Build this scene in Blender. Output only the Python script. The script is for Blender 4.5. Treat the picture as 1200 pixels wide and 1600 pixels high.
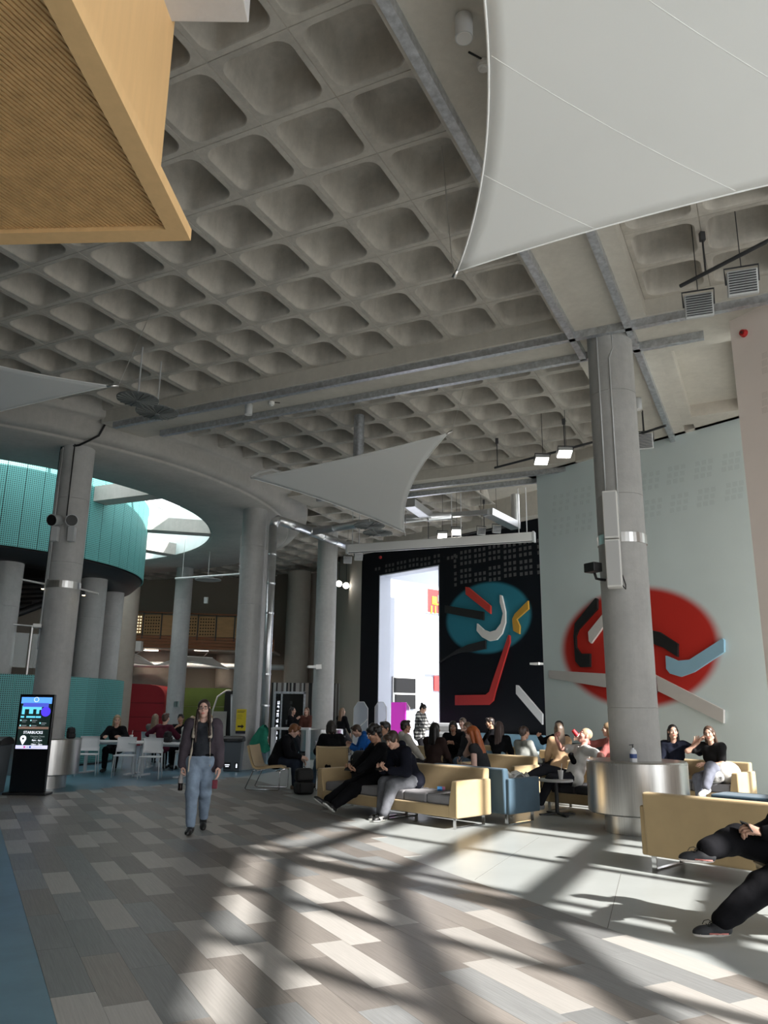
import bpy, bmesh, math, random
import numpy as np
from mathutils import Matrix, Vector

# ---------------------------------------------------------------- camera, sky, sun, exposure
scene = bpy.context.scene
for o in list(bpy.data.objects):
    bpy.data.objects.remove(o)
COL = scene.collection
PI = math.pi

FPX, PITCH, ROLL, EYE = 1220.0, 0.2465, 0.0126, 1.55
FWD = np.array([0, math.cos(PITCH), math.sin(PITCH)])
_r = np.array([1.0, 0, 0]); _u = np.cross(_r, FWD)
RGT = _r * math.cos(ROLL) + _u * math.sin(ROLL)
UPV = -_r * math.sin(ROLL) + _u * math.cos(ROLL)
CAM = np.array([0, 0, EYE])
cam_data = bpy.data.cameras.new('camera')
cam_data.sensor_fit = 'VERTICAL'
cam_data.sensor_height = 36.0
cam_data.lens = 36.0 * FPX / 1600.0
cam_data.clip_end = 400
cam = bpy.data.objects.new('camera', cam_data)
COL.objects.link(cam)
cam.matrix_world = Matrix(((RGT[0], UPV[0], -FWD[0], 0), (RGT[1], UPV[1], -FWD[1], 0),
                           (RGT[2], UPV[2], -FWD[2], EYE), (0, 0, 0, 1)))
scene.camera = cam

SUN_EL, SUN_AZ = math.radians(35), math.atan2(-0.68, 0.73)
SKY_STRENGTH, SUN_STRENGTH, EXPOSURE = 2.6, 9.6, 0.5
scene.view_settings.view_transform = 'Standard'
scene.view_settings.look = 'None'
scene.view_settings.gamma = 1.0
scene.view_settings.use_curve_mapping = False
scene.view_settings.exposure = EXPOSURE

world = bpy.data.worlds.new('sky')
scene.world = world
world.use_nodes = True
wn = world.node_tree.nodes
wn['Background'].inputs['Color'].default_value = (0.93, 0.96, 1.0, 1)
wn['Background'].inputs['Strength'].default_value = SKY_STRENGTH

sun_data = bpy.data.lights.new('sun', 'SUN')
sun_data.energy = SUN_STRENGTH
sun_data.angle = math.radians(1.0)
sun_data.color = (1.0, 0.965, 0.92)
sun = bpy.data.objects.new('sun', sun_data)
COL.objects.link(sun)
_s = Vector((math.cos(SUN_EL) * math.cos(SUN_AZ), math.cos(SUN_EL) * math.sin(SUN_AZ), math.sin(SUN_EL)))
sun.rotation_euler = _s.to_track_quat('Z', 'Y').to_euler()
sun.location = (14, -13, 12)

# ---------------------------------------------------------------- survey helpers (photo pixel + one known coordinate -> point of the place)
def ray(x, y):
    return FWD + RGT * (x - 600) / FPX - UPV * (y - 800) / FPX
def onz(x, y, z=0.0):
    d = ray(x, y); return CAM + d * ((z - EYE) / d[2])
def ony(x, y, yy):
    d = ray(x, y); return CAM + d * (yy / d[1])
def onplane(x, y, p0, n):
    d = ray(x, y); n = np.array(n, float)
    return CAM + d * (((np.array(p0, float) - CAM) @ n) / (d @ n))

# structural grid of the concrete slab (0.9 m module, turned against the camera)
PSI = -0.4602
GA = np.array([math.cos(PSI), math.sin(PSI)]); GB = np.array([-math.sin(PSI), math.cos(PSI)])
GO = np.array([-0.293, 1.0386]) * (0.9 / 0.1525)
ZR, ZS = 7.45, 7.20         # rib plane of the coffers, soffit of the beams
def grid(a, b, z=0.0):
    q = GO + 0.9 * (a * GA + b * GB)
    return np.array([q[0], q[1], z])

# ---------------------------------------------------------------- materials
MATS = {}
def mat(name, col, rough=0.6, metal=0.0, var=0.0, scale=4.0, bump=0.0, bscale=40.0, stretch=None, emit=0.0,
        alpha=None, transmission=0.0, sheen=0.0, coat=0.0, col2=None, spec=0.5):
    if name in MATS: return MATS[name]
    m = bpy.data.materials.new(name); m.use_nodes = True
    nt = m.node_tree; N = nt.nodes; L = nt.links
    b = N['Principled BSDF']
    b.inputs['Base Color'].default_value = (*col, 1)
    b.inputs['Roughness'].default_value = rough
    b.inputs['Metallic'].default_value = metal
    b.inputs['Specular IOR Level'].default_value = spec
    if transmission: b.inputs['Transmission Weight'].default_value = transmission
    if sheen: b.inputs['Sheen Weight'].default_value = sheen
    if coat: b.inputs['Coat Weight'].default_value = coat
    if alpha is not None: b.inputs['Alpha'].default_value = alpha
    if emit:
        b.inputs['Emission Color'].default_value = (*col, 1)
        b.inputs['Emission Strength'].default_value = emit
    tc = None
    def coords(sc):
        nonlocal tc
        if tc is None: tc = N.new('ShaderNodeTexCoord')
        mp = N.new('ShaderNodeMapping'); L.new(tc.outputs['Object'], mp.inputs['Vector'])
        mp.inputs['Scale'].default_value = stretch if stretch else (1, 1, 1)
        nz = N.new('ShaderNodeTexNoise'); nz.inputs['Scale'].default_value = sc
        nz.inputs['Detail'].default_value = 6; nz.inputs['Roughness'].default_value = 0.6
        L.new(mp.outputs['Vector'], nz.inputs['Vector'])
        return nz
    if var or col2:
        nz = coords(scale)
        rp = N.new('ShaderNodeValToRGB')
        c2 = col2 if col2 else col
        lo = [max(0, c * (1 - var)) for c in c2]; hi = [min(1, c * (1 + var)) for c in col]
        rp.color_ramp.elements[0].position = 0.3; rp.color_ramp.elements[1].position = 0.72
        rp.color_ramp.elements[0].color = (*lo, 1); rp.color_ramp.elements[1].color = (*hi, 1)
        L.new(nz.outputs['Fac'], rp.inputs['Fac']); L.new(rp.outputs['Color'], b.inputs['Base Color'])
    if bump:
        nz = coords(bscale); bp = N.new('ShaderNodeBump')
        bp.inputs['Strength'].default_value = bump; bp.inputs['Distance'].default_value = 0.02
        L.new(nz.outputs['Fac'], bp.inputs['Height']); L.new(bp.outputs['Normal'], b.inputs['Normal'])
    MATS[name] = m
    return m

# ---------------------------------------------------------------- mesh building
def root_of(o):
    while o.parent is not None: o = o.parent
    return o
class MB:
    """collects shapes and links them as ONE mesh object"""
    def __init__(s): s.v = []; s.f = []; s.m = []; s.cur = 0; s.sm = []; s.smooth = False
    def add(s, vs, fs):
        n = len(s.v); s.v.extend([tuple(map(float, p)) for p in vs])
        for f in fs:
            s.f.append([n + i for i in f]); s.m.append(s.cur); s.sm.append(s.smooth)
        return s
    def box(s, c, size, rz=0.0, M=None):
        hx, hy, hz = [k / 2 for k in size]; cs, sn = math.cos(rz), math.sin(rz); vs = []
        for dz in (-hz, hz):
            for dx, dy in ((-hx, -hy), (hx, -hy), (hx, hy), (-hx, hy)):
                p = (c[0] + dx * cs - dy * sn, c[1] + dx * sn + dy * cs, c[2] + dz)
                vs.append(p)
        if M is not None: vs = [tuple(M @ Vector(p)) for p in vs]
        return s.add(vs, [(3, 2, 1, 0), (4, 5, 6, 7), (0, 1, 5, 4), (1, 2, 6, 5), (2, 3, 7, 6), (3, 0, 4, 7)])
    def bar(s, p0, p1, w, h, up=(0, 0, 1)):
        """box beam between two points"""
        p0 = np.array(p0, float); p1 = np.array(p1, float); d = p1 - p0; d /= np.linalg.norm(d)
        upv = np.array(up, float)
        if abs(d @ upv) > 0.98: upv = np.array([1.0, 0, 0])
        sd = np.cross(d, upv); sd /= np.linalg.norm(sd); u = np.cross(sd, d)
        vs = []
        for p in (p0, p1):
            for a, b in ((-1, -1), (1, -1), (1, 1), (-1, 1)):
                vs.append(p + sd * a * w / 2 + u * b * h / 2)
        return s.add(vs, [(0, 1, 2, 3), (7, 6, 5, 4), (0, 4, 5, 1), (1, 5, 6, 2), (2, 6, 7, 3), (3, 7, 4, 0)])
    def cyl(s, p0, p1, r0, r1=None, n=16, caps=True):
        if r1 is None: r1 = r0
        p0 = np.array(p0, float); p1 = np.array(p1, float); d = p1 - p0; d /= max(1e-9, np.linalg.norm(d))
        a = np.array([1.0, 0, 0]) if abs(d[0]) < 0.9 else np.array([0, 1.0, 0])
        x = np.cross(d, a); x /= np.linalg.norm(x); y = np.cross(d, x)
        vs = []
        for p, r in ((p0, r0), (p1, r1)):
            for i in range(n):
                t = 2 * PI * i / n; vs.append(p + (x * math.cos(t) + y * math.sin(t)) * r)
        sm = s.smooth; s.smooth = True
        s.add(vs, [(i, (i + 1) % n, n + (i + 1) % n, n + i) for i in range(n)])
        s.smooth = False
        if caps: s.add(vs, [tuple(range(n - 1, -1, -1)), tuple(range(n, 2 * n))])
        s.smooth = sm
        return s
    def tube(s, path, r, n=8, closed=False):
        P = [np.array(p, float) for p in path]; m = len(P); vs = []; prev = None
        for i in range(m):
            if closed: d = P[(i + 1) % m] - P[i - 1]
            else: d = P[min(i + 1, m - 1)] - P[max(i - 1, 0)]
            d /= max(1e-9, np.linalg.norm(d))
            if prev is None:
                a = np.array([0, 0, 1.0]) if abs(d[2]) < 0.9 else np.array([1.0, 0, 0])
                x = np.cross(d, a)
            else: x = prev - d * (prev @ d)
            x /= max(1e-9, np.linalg.norm(x)); prev = x; y = np.cross(d, x)
            rr = r[i] if isinstance(r, (list, tuple)) else r
            for k in range(n):
                t = 2 * PI * k / n; vs.append(P[i] + (x * math.cos(t) + y * math.sin(t)) * rr)
        fs = []
        for i in range(m if closed else m - 1):
            j = (i + 1) % m
            for k in range(n): fs.append((i * n + k, i * n + (k + 1) % n, j * n + (k + 1) % n, j * n + k))
        sm = s.smooth; s.smooth = True
        if not closed: fs += [tuple(range(n - 1, -1, -1)), tuple(range((m - 1) * n, m * n))]
        s.add(vs, fs); s.smooth = sm
        return s
    def lathe(s, prof, c=(0, 0, 0), n=32, a0=0.0, a1=2 * PI, smooth=True):
        full = abs(a1 - a0 - 2 * PI) < 1e-6; k = n if full else n + 1; vs = []
        for i in range(k):
            t = a0 + (a1 - a0) * i / n
            for r, z in prof: vs.append((c[0] + r * math.cos(t), c[1] + r * math.sin(t), c[2] + z))
        q = len(prof); fs = []
        for i in range(n):
            j = (i + 1) % k
            for b in range(q - 1): fs.append((i * q + b, j * q + b, j * q + b + 1, i * q + b + 1))
        sm = s.smooth; s.smooth = smooth; s.add(vs, fs); s.smooth = sm
        return s
    def prism(s, poly, z0, z1, M=None):
        """polygon (x,y) extruded along z"""
        n = len(poly); vs = [(p[0], p[1], z0) for p in poly] + [(p[0], p[1], z1) for p in poly]
        if M is not None: vs = [tuple(M @ Vector(p)) for p in vs]
        return s.add(vs, [tuple(range(n - 1, -1, -1)), tuple(range(n, 2 * n))] + [(i, (i + 1) % n, n + (i + 1) % n, n + i) for i in range(n)])
    def ball(s, c, r, n=12, m=8, M=None):
        rx, ry, rz = (r, r, r) if not isinstance(r, (tuple, list)) else r
        vs = []
        for j in range(1, m):
            ph = PI * j / m
            for i in range(n):
                t = 2 * PI * i / n
                vs.append((c[0] + rx * math.sin(ph) * math.cos(t), c[1] + ry * math.sin(ph) * math.sin(t), c[2] + rz * math.cos(ph)))
        vs += [(c[0], c[1], c[2] + rz), (c[0], c[1], c[2] - rz)]
        fs = [(j * n + i, (j + 1) * n + i, (j + 1) * n + (i + 1) % n, j * n + (i + 1) % n) for j in range(m - 2) for i in range(n)]
        t_, b_ = len(vs) - 2, len(vs) - 1
        fs += [(t_, i, (i + 1) % n) for i in range(n)] + [(b_, (m - 2) * n + (i + 1) % n, (m - 2) * n + i) for i in range(n)]
        if M is not None: vs = [tuple(M @ Vector(p)) for p in vs]
        sm = s.smooth; s.smooth = True; s.add(vs, fs); s.smooth = sm
        return s
    def patch(s, rows, thick=0.0):
        """grid of points; with thickness along the local normal"""
        R = np.array(rows, float); a, b, _ = R.shape
        du = np.gradient(R, axis=0); dv = np.gradient(R, axis=1); nn = np.cross(du, dv)
        nn /= np.maximum(1e-9, np.linalg.norm(nn, axis=2, keepdims=True))
        sm = s.smooth; s.smooth = True
        q = [(i * b + j, (i + 1) * b + j, (i + 1) * b + j + 1, i * b + j + 1) for i in range(a - 1) for j in range(b - 1)]
        if thick:
            T = (R + nn * thick).reshape(-1, 3); B_ = (R - nn * 0).reshape(-1, 3); n = a * b
            loop = [(0, j) for j in range(b)] + [(i, b - 1) for i in range(1, a)] + [(a - 1, j) for j in range(b - 2, -1, -1)] + [(i, 0) for i in range(a - 2, 0, -1)]
            lid = [i * b + j for i, j in loop]
            fs = [tuple(reversed(f)) for f in q] + [tuple(n + k for k in f) for f in q]
            fs += [(lid[k], lid[(k + 1) % len(lid)], n + lid[(k + 1) % len(lid)], n + lid[k]) for k in range(len(lid))]
            s.add(list(B_) + list(T), fs)
        else: s.add(R.reshape(-1, 3), q)
        s.smooth = sm
        return s
    def mesh(s, name, mats):
        me = bpy.data.meshes.new(name); me.from_pydata(s.v, [], s.f)
        if not isinstance(mats, (list, tuple)): mats = [mats]
        for m in mats: me.materials.append(m)
        me.polygons.foreach_set('material_index', s.m); me.polygons.foreach_set('use_smooth', s.sm)
        me.update()
        return me
    def build(s, name, mats, parent=None, bevel=0.0, seg=2, subsurf=0, world=True):
        if parent is not None and world:
            r = root_of(parent); Mi = r.matrix_basis.inverted()
            if Mi != Matrix.Identity(4): s.v = [tuple(Mi @ Vector(p)) for p in s.v]
        o = bpy.data.objects.new(name, s.mesh(name, mats)); COL.objects.link(o)
        if parent is not None: o.parent = parent
        if bevel:
            b = o.modifiers.new('bevel', 'BEVEL'); b.width = bevel; b.segments = seg; b.limit_method = 'ANGLE'; b.angle_limit = 0.7
        if subsurf:
            d = o.modifiers.new('sub', 'SUBSURF'); d.levels = subsurf; d.render_levels = subsurf
        return o
def tag(o, label, cat, group=None):
    o['label'] = label; o['category'] = cat
    if group: o['group'] = group
    return o
def struct(o, label=None):
    o['kind'] = 'structure'
    if label: o['label'] = label
    return o
def thing(name, label, cat, loc=(0, 0, 0), rz=0.0, group=None):
    o = bpy.data.objects.new(name, None); COL.objects.link(o)
    o.location = tuple(float(k) for k in loc); o.rotation_euler = (0, 0, rz); o.empty_display_size = 0.1
    o.matrix_basis = Matrix.Translation(Vector(o.location)) @ Matrix.Rotation(rz, 4, 'Z')
    return tag(o, label, cat, group)
def piece(name, me, parent, loc=(0, 0, 0), rot=(0, 0, 0), scale=None):
    """one of many alike pieces: shares its mesh"""
    o = bpy.data.objects.new(name, me); COL.objects.link(o); o.parent = parent
    o.location = tuple(float(k) for k in loc); o.rotation_euler = rot
    if scale: o.scale = scale
    return o
def copy_tree(o, loc=None, rz=None, label=None, parent=None):
    c = o.copy(); COL.objects.link(c)
    if parent is not None: c.parent = parent
    if loc is not None: c.location = tuple(float(k) for k in loc)
    if rz is not None: c.rotation_euler = (0, 0, rz)
    if label: c['label'] = label
    for ch in list(o.children): copy_tree(ch, parent=c)
    return c
def text_mesh(body, size, align='CENTER', extrude=0.0, bold=0.0):
    cu = bpy.data.curves.new('lettering', 'FONT'); cu.body = body; cu.size = size; cu.align_x = align; cu.align_y = 'CENTER'
    cu.extrude = extrude; cu.offset = bold; cu.resolution_u = 2
    ob = bpy.data.objects.new('lettering', cu); COL.objects.link(ob)
    dg = bpy.context.evaluated_depsgraph_get()
    me = bpy.data.meshes.new_from_object(ob.evaluated_get(dg))
    bpy.data.objects.remove(ob); bpy.data.curves.remove(cu)
    return me
def lettering(name, body, size, M, material, parent, align='CENTER', bold=0.0, extrude=0.0008):
    """flat letters laid on a surface by the matrix M (x along the line, z out of the surface)"""
    me = text_mesh(body, size, align, extrude, bold)
    r = root_of(parent); me.transform(r.matrix_basis.inverted() @ M)
    me.materials.clear(); me.materials.append(material)
    o = bpy.data.objects.new(name, me); COL.objects.link(o); o.parent = parent
    return o
def frame(origin, xdir, zdir):
    x = Vector(xdir).normalized(); z = Vector(zdir).normalized(); y = z.cross(x)
    return Matrix(((x[0], y[0], z[0], origin[0]), (x[1], y[1], z[1], origin[1]), (x[2], y[2], z[2], origin[2]), (0, 0, 0, 1)))

# ================================================================ MATERIALS OF THE SETTING
def concrete(name, col, rough=0.75, bump=0.25, stain=0.22, line=0.0):
    """board-marked concrete: blotches, pores, faint vertical runs"""
    m = bpy.data.materials.new(name); m.use_nodes = True; nt = m.node_tree; N = nt.nodes; L = nt.links
    b = N['Principled BSDF']; b.inputs['Roughness'].default_value = rough
    tc = N.new('ShaderNodeTexCoord')
    oi = N.new('ShaderNodeObjectInfo')
    ad = N.new('ShaderNodeVectorMath'); ad.operation = 'ADD'
    sc = N.new('ShaderNodeVectorMath'); sc.operation = 'SCALE'; sc.inputs['Scale'].default_value = 37.0
    cb = N.new('ShaderNodeCombineXYZ')
    for k in range(3): L.new(oi.outputs['Random'], cb.inputs[k])
    L.new(cb.outputs[0], sc.inputs[0]); L.new(tc.outputs['Object'], ad.inputs[0]); L.new(sc.outputs[0], ad.inputs[1])
    def noise(scale, vec, det=6):
        n = N.new('ShaderNodeTexNoise'); n.inputs['Scale'].default_value = scale; n.inputs['Detail'].default_value = det
        n.inputs['Roughness'].default_value = 0.65; L.new(vec, n.inputs['Vector']); return n.outputs['Fac']
    n1 = noise(1.3, ad.outputs[0]); n2 = noise(9.0, ad.outputs[0])
    mp = N.new('ShaderNodeMapping'); mp.inputs['Scale'].default_value = (7, 7, 0.5); L.new(ad.outputs[0], mp.inputs['Vector'])
    n3 = noise(1.6, mp.outputs['Vector'])
    a1 = N.new('ShaderNodeMath'); a1.operation = 'MULTIPLY_ADD'; a1.inputs[1].default_value = 0.5; L.new(n1, a1.inputs[0])
    m2 = N.new('ShaderNodeMath'); m2.operation = 'MULTIPLY'; m2.inputs[1].default_value = 0.28; L.new(n2, m2.inputs[0]); L.new(m2.outputs[0], a1.inputs[2])
    a2 = N.new('ShaderNodeMath'); a2.operation = 'MULTIPLY_ADD'; a2.inputs[1].default_value = 0.22; L.new(n3, a2.inputs[0]); L.new(a1.outputs[0], a2.inputs[2])
    rp = N.new('ShaderNodeValToRGB'); rp.color_ramp.elements[0].position = 0.32; rp.color_ramp.elements[1].position = 0.66
    rp.color_ramp.elements[0].color = (*[c * (1 - stain) for c in col], 1); rp.color_ramp.elements[1].color = (*[min(1, c * (1 + stain * 0.55)) for c in col], 1)
    L.new(a2.outputs[0], rp.inputs['Fac']); L.new(rp.outputs['Color'], b.inputs['Base Color'])
    bp = N.new('ShaderNodeBump'); bp.inputs['Strength'].default_value = bump; bp.inputs['Distance'].default_value = 0.01
    L.new(noise(28, ad.outputs[0], 8), bp.inputs['Height']); L.new(bp.outputs['Normal'], b.inputs['Normal'])
    MATS[name] = m; return m
M_CEIL = concrete('coffer_concrete', (0.50, 0.465, 0.41), stain=0.3)
M_BEAM = concrete('beam_concrete', (0.56, 0.525, 0.46), stain=0.16)
M_COLM = concrete('column_concrete', (0.43, 0.425, 0.41), stain=0.2)
M_RING = concrete('ring_concrete', (0.45, 0.43, 0.395), stain=0.2)
M_PALE = concrete('pale_concrete', (0.62, 0.60, 0.59), stain=0.1)

def plank_mat(name, col, amp=0.22):
    m = bpy.data.materials.new(name); m.use_nodes = True; nt = m.node_tree; N = nt.nodes; L = nt.links
    b = N['Principled BSDF']; b.inputs['Roughness'].default_value = 0.42; b.inputs['Specular IOR Level'].default_value = 0.45
    tc = N.new('ShaderNodeTexCoord'); oi = N.new('ShaderNodeObjectInfo')
    mul = N.new('ShaderNodeMath'); mul.operation = 'MULTIPLY'; mul.inputs[1].default_value = 91.0; L.new(oi.outputs['Random'], mul.inputs[0])
    cb = N.new('ShaderNodeCombineXYZ'); L.new(mul.outputs[0], cb.inputs[0]); L.new(mul.outputs[0], cb.inputs[1])
    ad = N.new('ShaderNodeVectorMath'); L.new(tc.outputs['Object'], ad.inputs[0]); L.new(cb.outputs[0], ad.inputs[1])
    mp = N.new('ShaderNodeMapping'); mp.inputs['Scale'].default_value = (1.6, 55, 1); L.new(ad.outputs[0], mp.inputs['Vector'])
    n = N.new('ShaderNodeTexNoise'); n.inputs['Scale'].default_value = 1.5; n.inputs['Detail'].default_value = 5; n.inputs['Roughness'].default_value = 0.7
    L.new(mp.outputs[0], n.inputs['Vector'])
    rp = N.new('ShaderNodeValToRGB'); rp.color_ramp.elements[0].position = 0.3; rp.color_ramp.elements[1].position = 0.7
    rp.color_ramp.elements[0].color = (*[c * (1 - amp) for c in col], 1); rp.color_ramp.elements[1].color = (*[min(1, c * (1 + amp)) for c in col], 1)
    L.new(n.outputs['Fac'], rp.inputs['Fac'])
    hv = N.new('ShaderNodeHueSaturation'); vv = N.new('ShaderNodeMapRange'); vv.inputs['To Min'].default_value = 0.86; vv.inputs['To Max'].default_value = 1.12
    L.new(oi.outputs['Random'], vv.inputs['Value']); L.new(vv.outputs[0], hv.inputs['Value']); L.new(rp.outputs['Color'], hv.inputs['Color'])
    L.new(hv.outputs['Color'], b.inputs['Base Color'])
    MATS[name] = m; return m
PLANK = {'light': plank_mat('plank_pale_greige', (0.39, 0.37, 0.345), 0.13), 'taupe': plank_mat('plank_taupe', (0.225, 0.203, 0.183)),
         'blue': plank_mat('plank_blue_grey', (0.205, 0.208, 0.206)), 'dark': plank_mat('plank_dark_taupe', (0.18, 0.162, 0.147))}
M_GREYFLOOR = mat('grey_polished_floor', (0.36, 0.38, 0.37), rough=0.33, var=0.07, scale=1.3, spec=0.4)
M_BLUEFLOOR = mat('blue_resin_floor', (0.115, 0.225, 0.30), rough=0.32, var=0.14, scale=2.5, spec=0.45)

# ================================================================ FLOOR
mb = MB(); mb.box((-6, 15, -0.103), (60, 72, 0.2))
floor = struct(mb.build('floor', M_GREYFLOOR), 'grey polished floor of the hall')
RC = np.array([-12.6, 22.8])            # centre of the round void
SL, SS, PW, PLN = np.array([0.460, -0.8879]), np.array([0.8879, 0.460]), 0.237, 0.94
def ucell(p): return (p @ SS) / PW + 0.4285, (p @ SL) / PLN
def upos(u, v): return SS * (u - 0.4285) * PW + SL * v * PLN
# blue resin: a strip on the left of the planks and the ring around the void
mb = MB(); ring_pts = []
for i in range(40):
    t = math.radians(-62 + 70 * i / 39); ring_pts.append(RC + 10.25 * np.array([math.cos(t), math.sin(t)]))
strip = [upos(3.0, 3.0), upos(3.0, -11.0)]
poly = [strip[0], strip[1]] + [p for p in ring_pts if ucell(p)[0] > 2.6] + [np.array([-2.6, 34.0]), np.array([-26.0, 36.0]), np.array([-26.0, -8.0])]
mb.add([(p[0], p[1], 0.0) for p in poly], [tuple(range(len(poly)))][::-1])
blue = mb.build('resin_floor', M_BLUEFLOOR, floor)
blue['label'] = 'blue resin floor'
if blue.data.polygons[0].normal.z < 0: blue.data.flip_normals()
# planks, each its own piece
def plank_mesh(kind):
    b = MB(); b.box((PLN / 2, PW / 2, -0.0005), (PLN - 0.002, PW - 0.0015, 0.005)); return b.mesh('plank_' + kind, PLANK[kind])
PME = {k: plank_mesh(k) for k in PLANK}
OFF = {3: .63, 4: .90, 5: .30, 6: .52, 7: .29, 8: .08, 9: .58, 10: .28, 11: .42, 12: .20, 13: .10, 14: .34, 15: .46, 16: .97, 17: .40, 18: .06, 19: .55, 20: .2, 21: .7, 22: .3, 23: .8, 24: .1}
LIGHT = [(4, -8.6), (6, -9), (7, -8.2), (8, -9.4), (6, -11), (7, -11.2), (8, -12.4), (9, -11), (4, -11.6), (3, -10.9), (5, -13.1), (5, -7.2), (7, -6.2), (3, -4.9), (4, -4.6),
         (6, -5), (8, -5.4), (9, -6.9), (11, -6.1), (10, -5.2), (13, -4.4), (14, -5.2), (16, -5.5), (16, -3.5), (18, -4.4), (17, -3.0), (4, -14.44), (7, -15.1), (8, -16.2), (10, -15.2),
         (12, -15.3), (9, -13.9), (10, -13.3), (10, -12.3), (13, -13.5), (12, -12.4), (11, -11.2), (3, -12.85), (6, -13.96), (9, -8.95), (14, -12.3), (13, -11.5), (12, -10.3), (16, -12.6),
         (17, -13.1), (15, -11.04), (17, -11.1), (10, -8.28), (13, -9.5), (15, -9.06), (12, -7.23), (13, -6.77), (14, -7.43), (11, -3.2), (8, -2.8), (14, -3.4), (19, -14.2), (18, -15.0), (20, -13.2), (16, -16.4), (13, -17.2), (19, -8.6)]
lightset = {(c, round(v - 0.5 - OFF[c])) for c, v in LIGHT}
rnd = random.Random(11)
rot = math.atan2(SL[1], SL[0]); near = []; n_pl = 0
cells = []
for c in range(3, 25):
    for r in range(-24, 0):
        v0 = r + OFF[c]
        m_ = upos(c + 0.5, v0 + 0.5)
        right = 18.6 + max(0.0, (-8.0 - v0)) * 0.62
        if c + 0.5 > right + 0.4: continue
        if np.linalg.norm(m_ - RC) < 10.35 or v0 > -1.6: continue
        if m_[1] > 21: continue
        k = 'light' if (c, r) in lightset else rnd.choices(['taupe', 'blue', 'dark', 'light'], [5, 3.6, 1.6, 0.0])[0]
        cells.append((np.linalg.norm(m_), c, r, k, upos(c, v0)))
cells.sort(key=lambda t: t[0])
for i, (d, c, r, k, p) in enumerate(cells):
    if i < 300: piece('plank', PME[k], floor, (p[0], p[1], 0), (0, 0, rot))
rest = cells[300:]
if rest:
    mb = MB()
    for d, c, r, k, p in rest:
        mb.cur = list(PLANK).index(k)
        q0 = p; q1 = p + SL * (PLN - .002); q2 = q1 + SS * (PW - .0015); q3 = q0 + SS * (PW - .0015)
        mb.add([(q[0], q[1], 0.002) for q in (q0, q3, q2, q1)], [(0, 1, 2, 3)])
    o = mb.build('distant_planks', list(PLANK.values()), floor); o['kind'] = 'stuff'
    if o.data.polygons[0].normal.z < 0: o.data.flip_normals()
# fine joints in the grey floor
mb = MB()
for p, q in (((970, 1365), (926, 1545)), ((842, 1308), (742, 1374)), ((640, 1285), (720, 1275))):
    a, b_ = onz(*p), onz(*q); mb.bar((a[0], a[1], -0.0025), (b_[0], b_[1], -0.0025), 0.006, 0.001)
mb.build('floor_joint', mat('joint_grey', (0.18, 0.18, 0.17), 0.8), floor)

# ================================================================ CEILING
FAC_C = np.array([5.8, 2.6]); FD_N = np.array([0.1, -0.995]); FD_F = np.array([0.42, 0.9075])
fac_near_end = FAC_C + FD_N * 12.0; fac_far_end = FAC_C + FD_F * 10.2
TW0, TWD = np.array([3.75, 18.45]), np.array([0.634, -0.773])       # pale green wall line
BW0, BWD = np.array([-0.81, 29.15]), np.array([0.666, -0.746])      # black wall line
outer = [fac_near_end, FAC_C, fac_far_end, BW0 + BWD * 12.5, BW0 + BWD * -0.2 , np.array([-2.6, 35.6]), np.array([-28.0, 42.0]), np.array([-28.0, fac_near_end[1]])]
def cast(center, ang, poly):
    d = np.array([math.cos(ang), math.sin(ang)]); best = None
    for i in range(len(poly)):
        p, q = poly[i], poly[(i + 1) % len(poly)]; e = q - p
        den = d[0] * e[1] - d[1] * e[0]
        if abs(den) < 1e-9: continue
        w = p - center; t = (w[0] * e[1] - w[1] * e[0]) / den; s_ = (w[0] * d[1] - w[1] * d[0]) / den
        if t > 0 and -1e-6 <= s_ <= 1 + 1e-6 and (best is None or t < best): best = t
    return center + d * (best or 1)
angs = sorted({round(math.atan2(*(p - RC)[::-1]), 6) for p in outer} | {round(-PI + 2 * PI * i / 120, 6) for i in range(120)})
R_IN, R_OUT = 7.25, 10.25
mb = MB(); n = len(angs); vs = []
for z in (7.95, 8.25):
    for a in angs: vs.append((*(RC + R_IN * np.array([math.cos(a), math.sin(a)])), z))
    for a in angs: vs.append((*cast(RC, a, outer), z))
fs = []
for i in range(n):
    j = (i + 1) % n
    fs += [(i, j, n + j, n + i), (2 * n + i, 3 * n + i, 3 * n + j, 2 * n + j), (n + i, n + j, 3 * n + j, 3 * n + i), (i, 2 * n + i, 2 * n + j, j)]
mb.add(vs, fs)
ceiling = struct(mb.build('ceiling', M_BEAM), 'concrete coffered ceiling slab')

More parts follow.
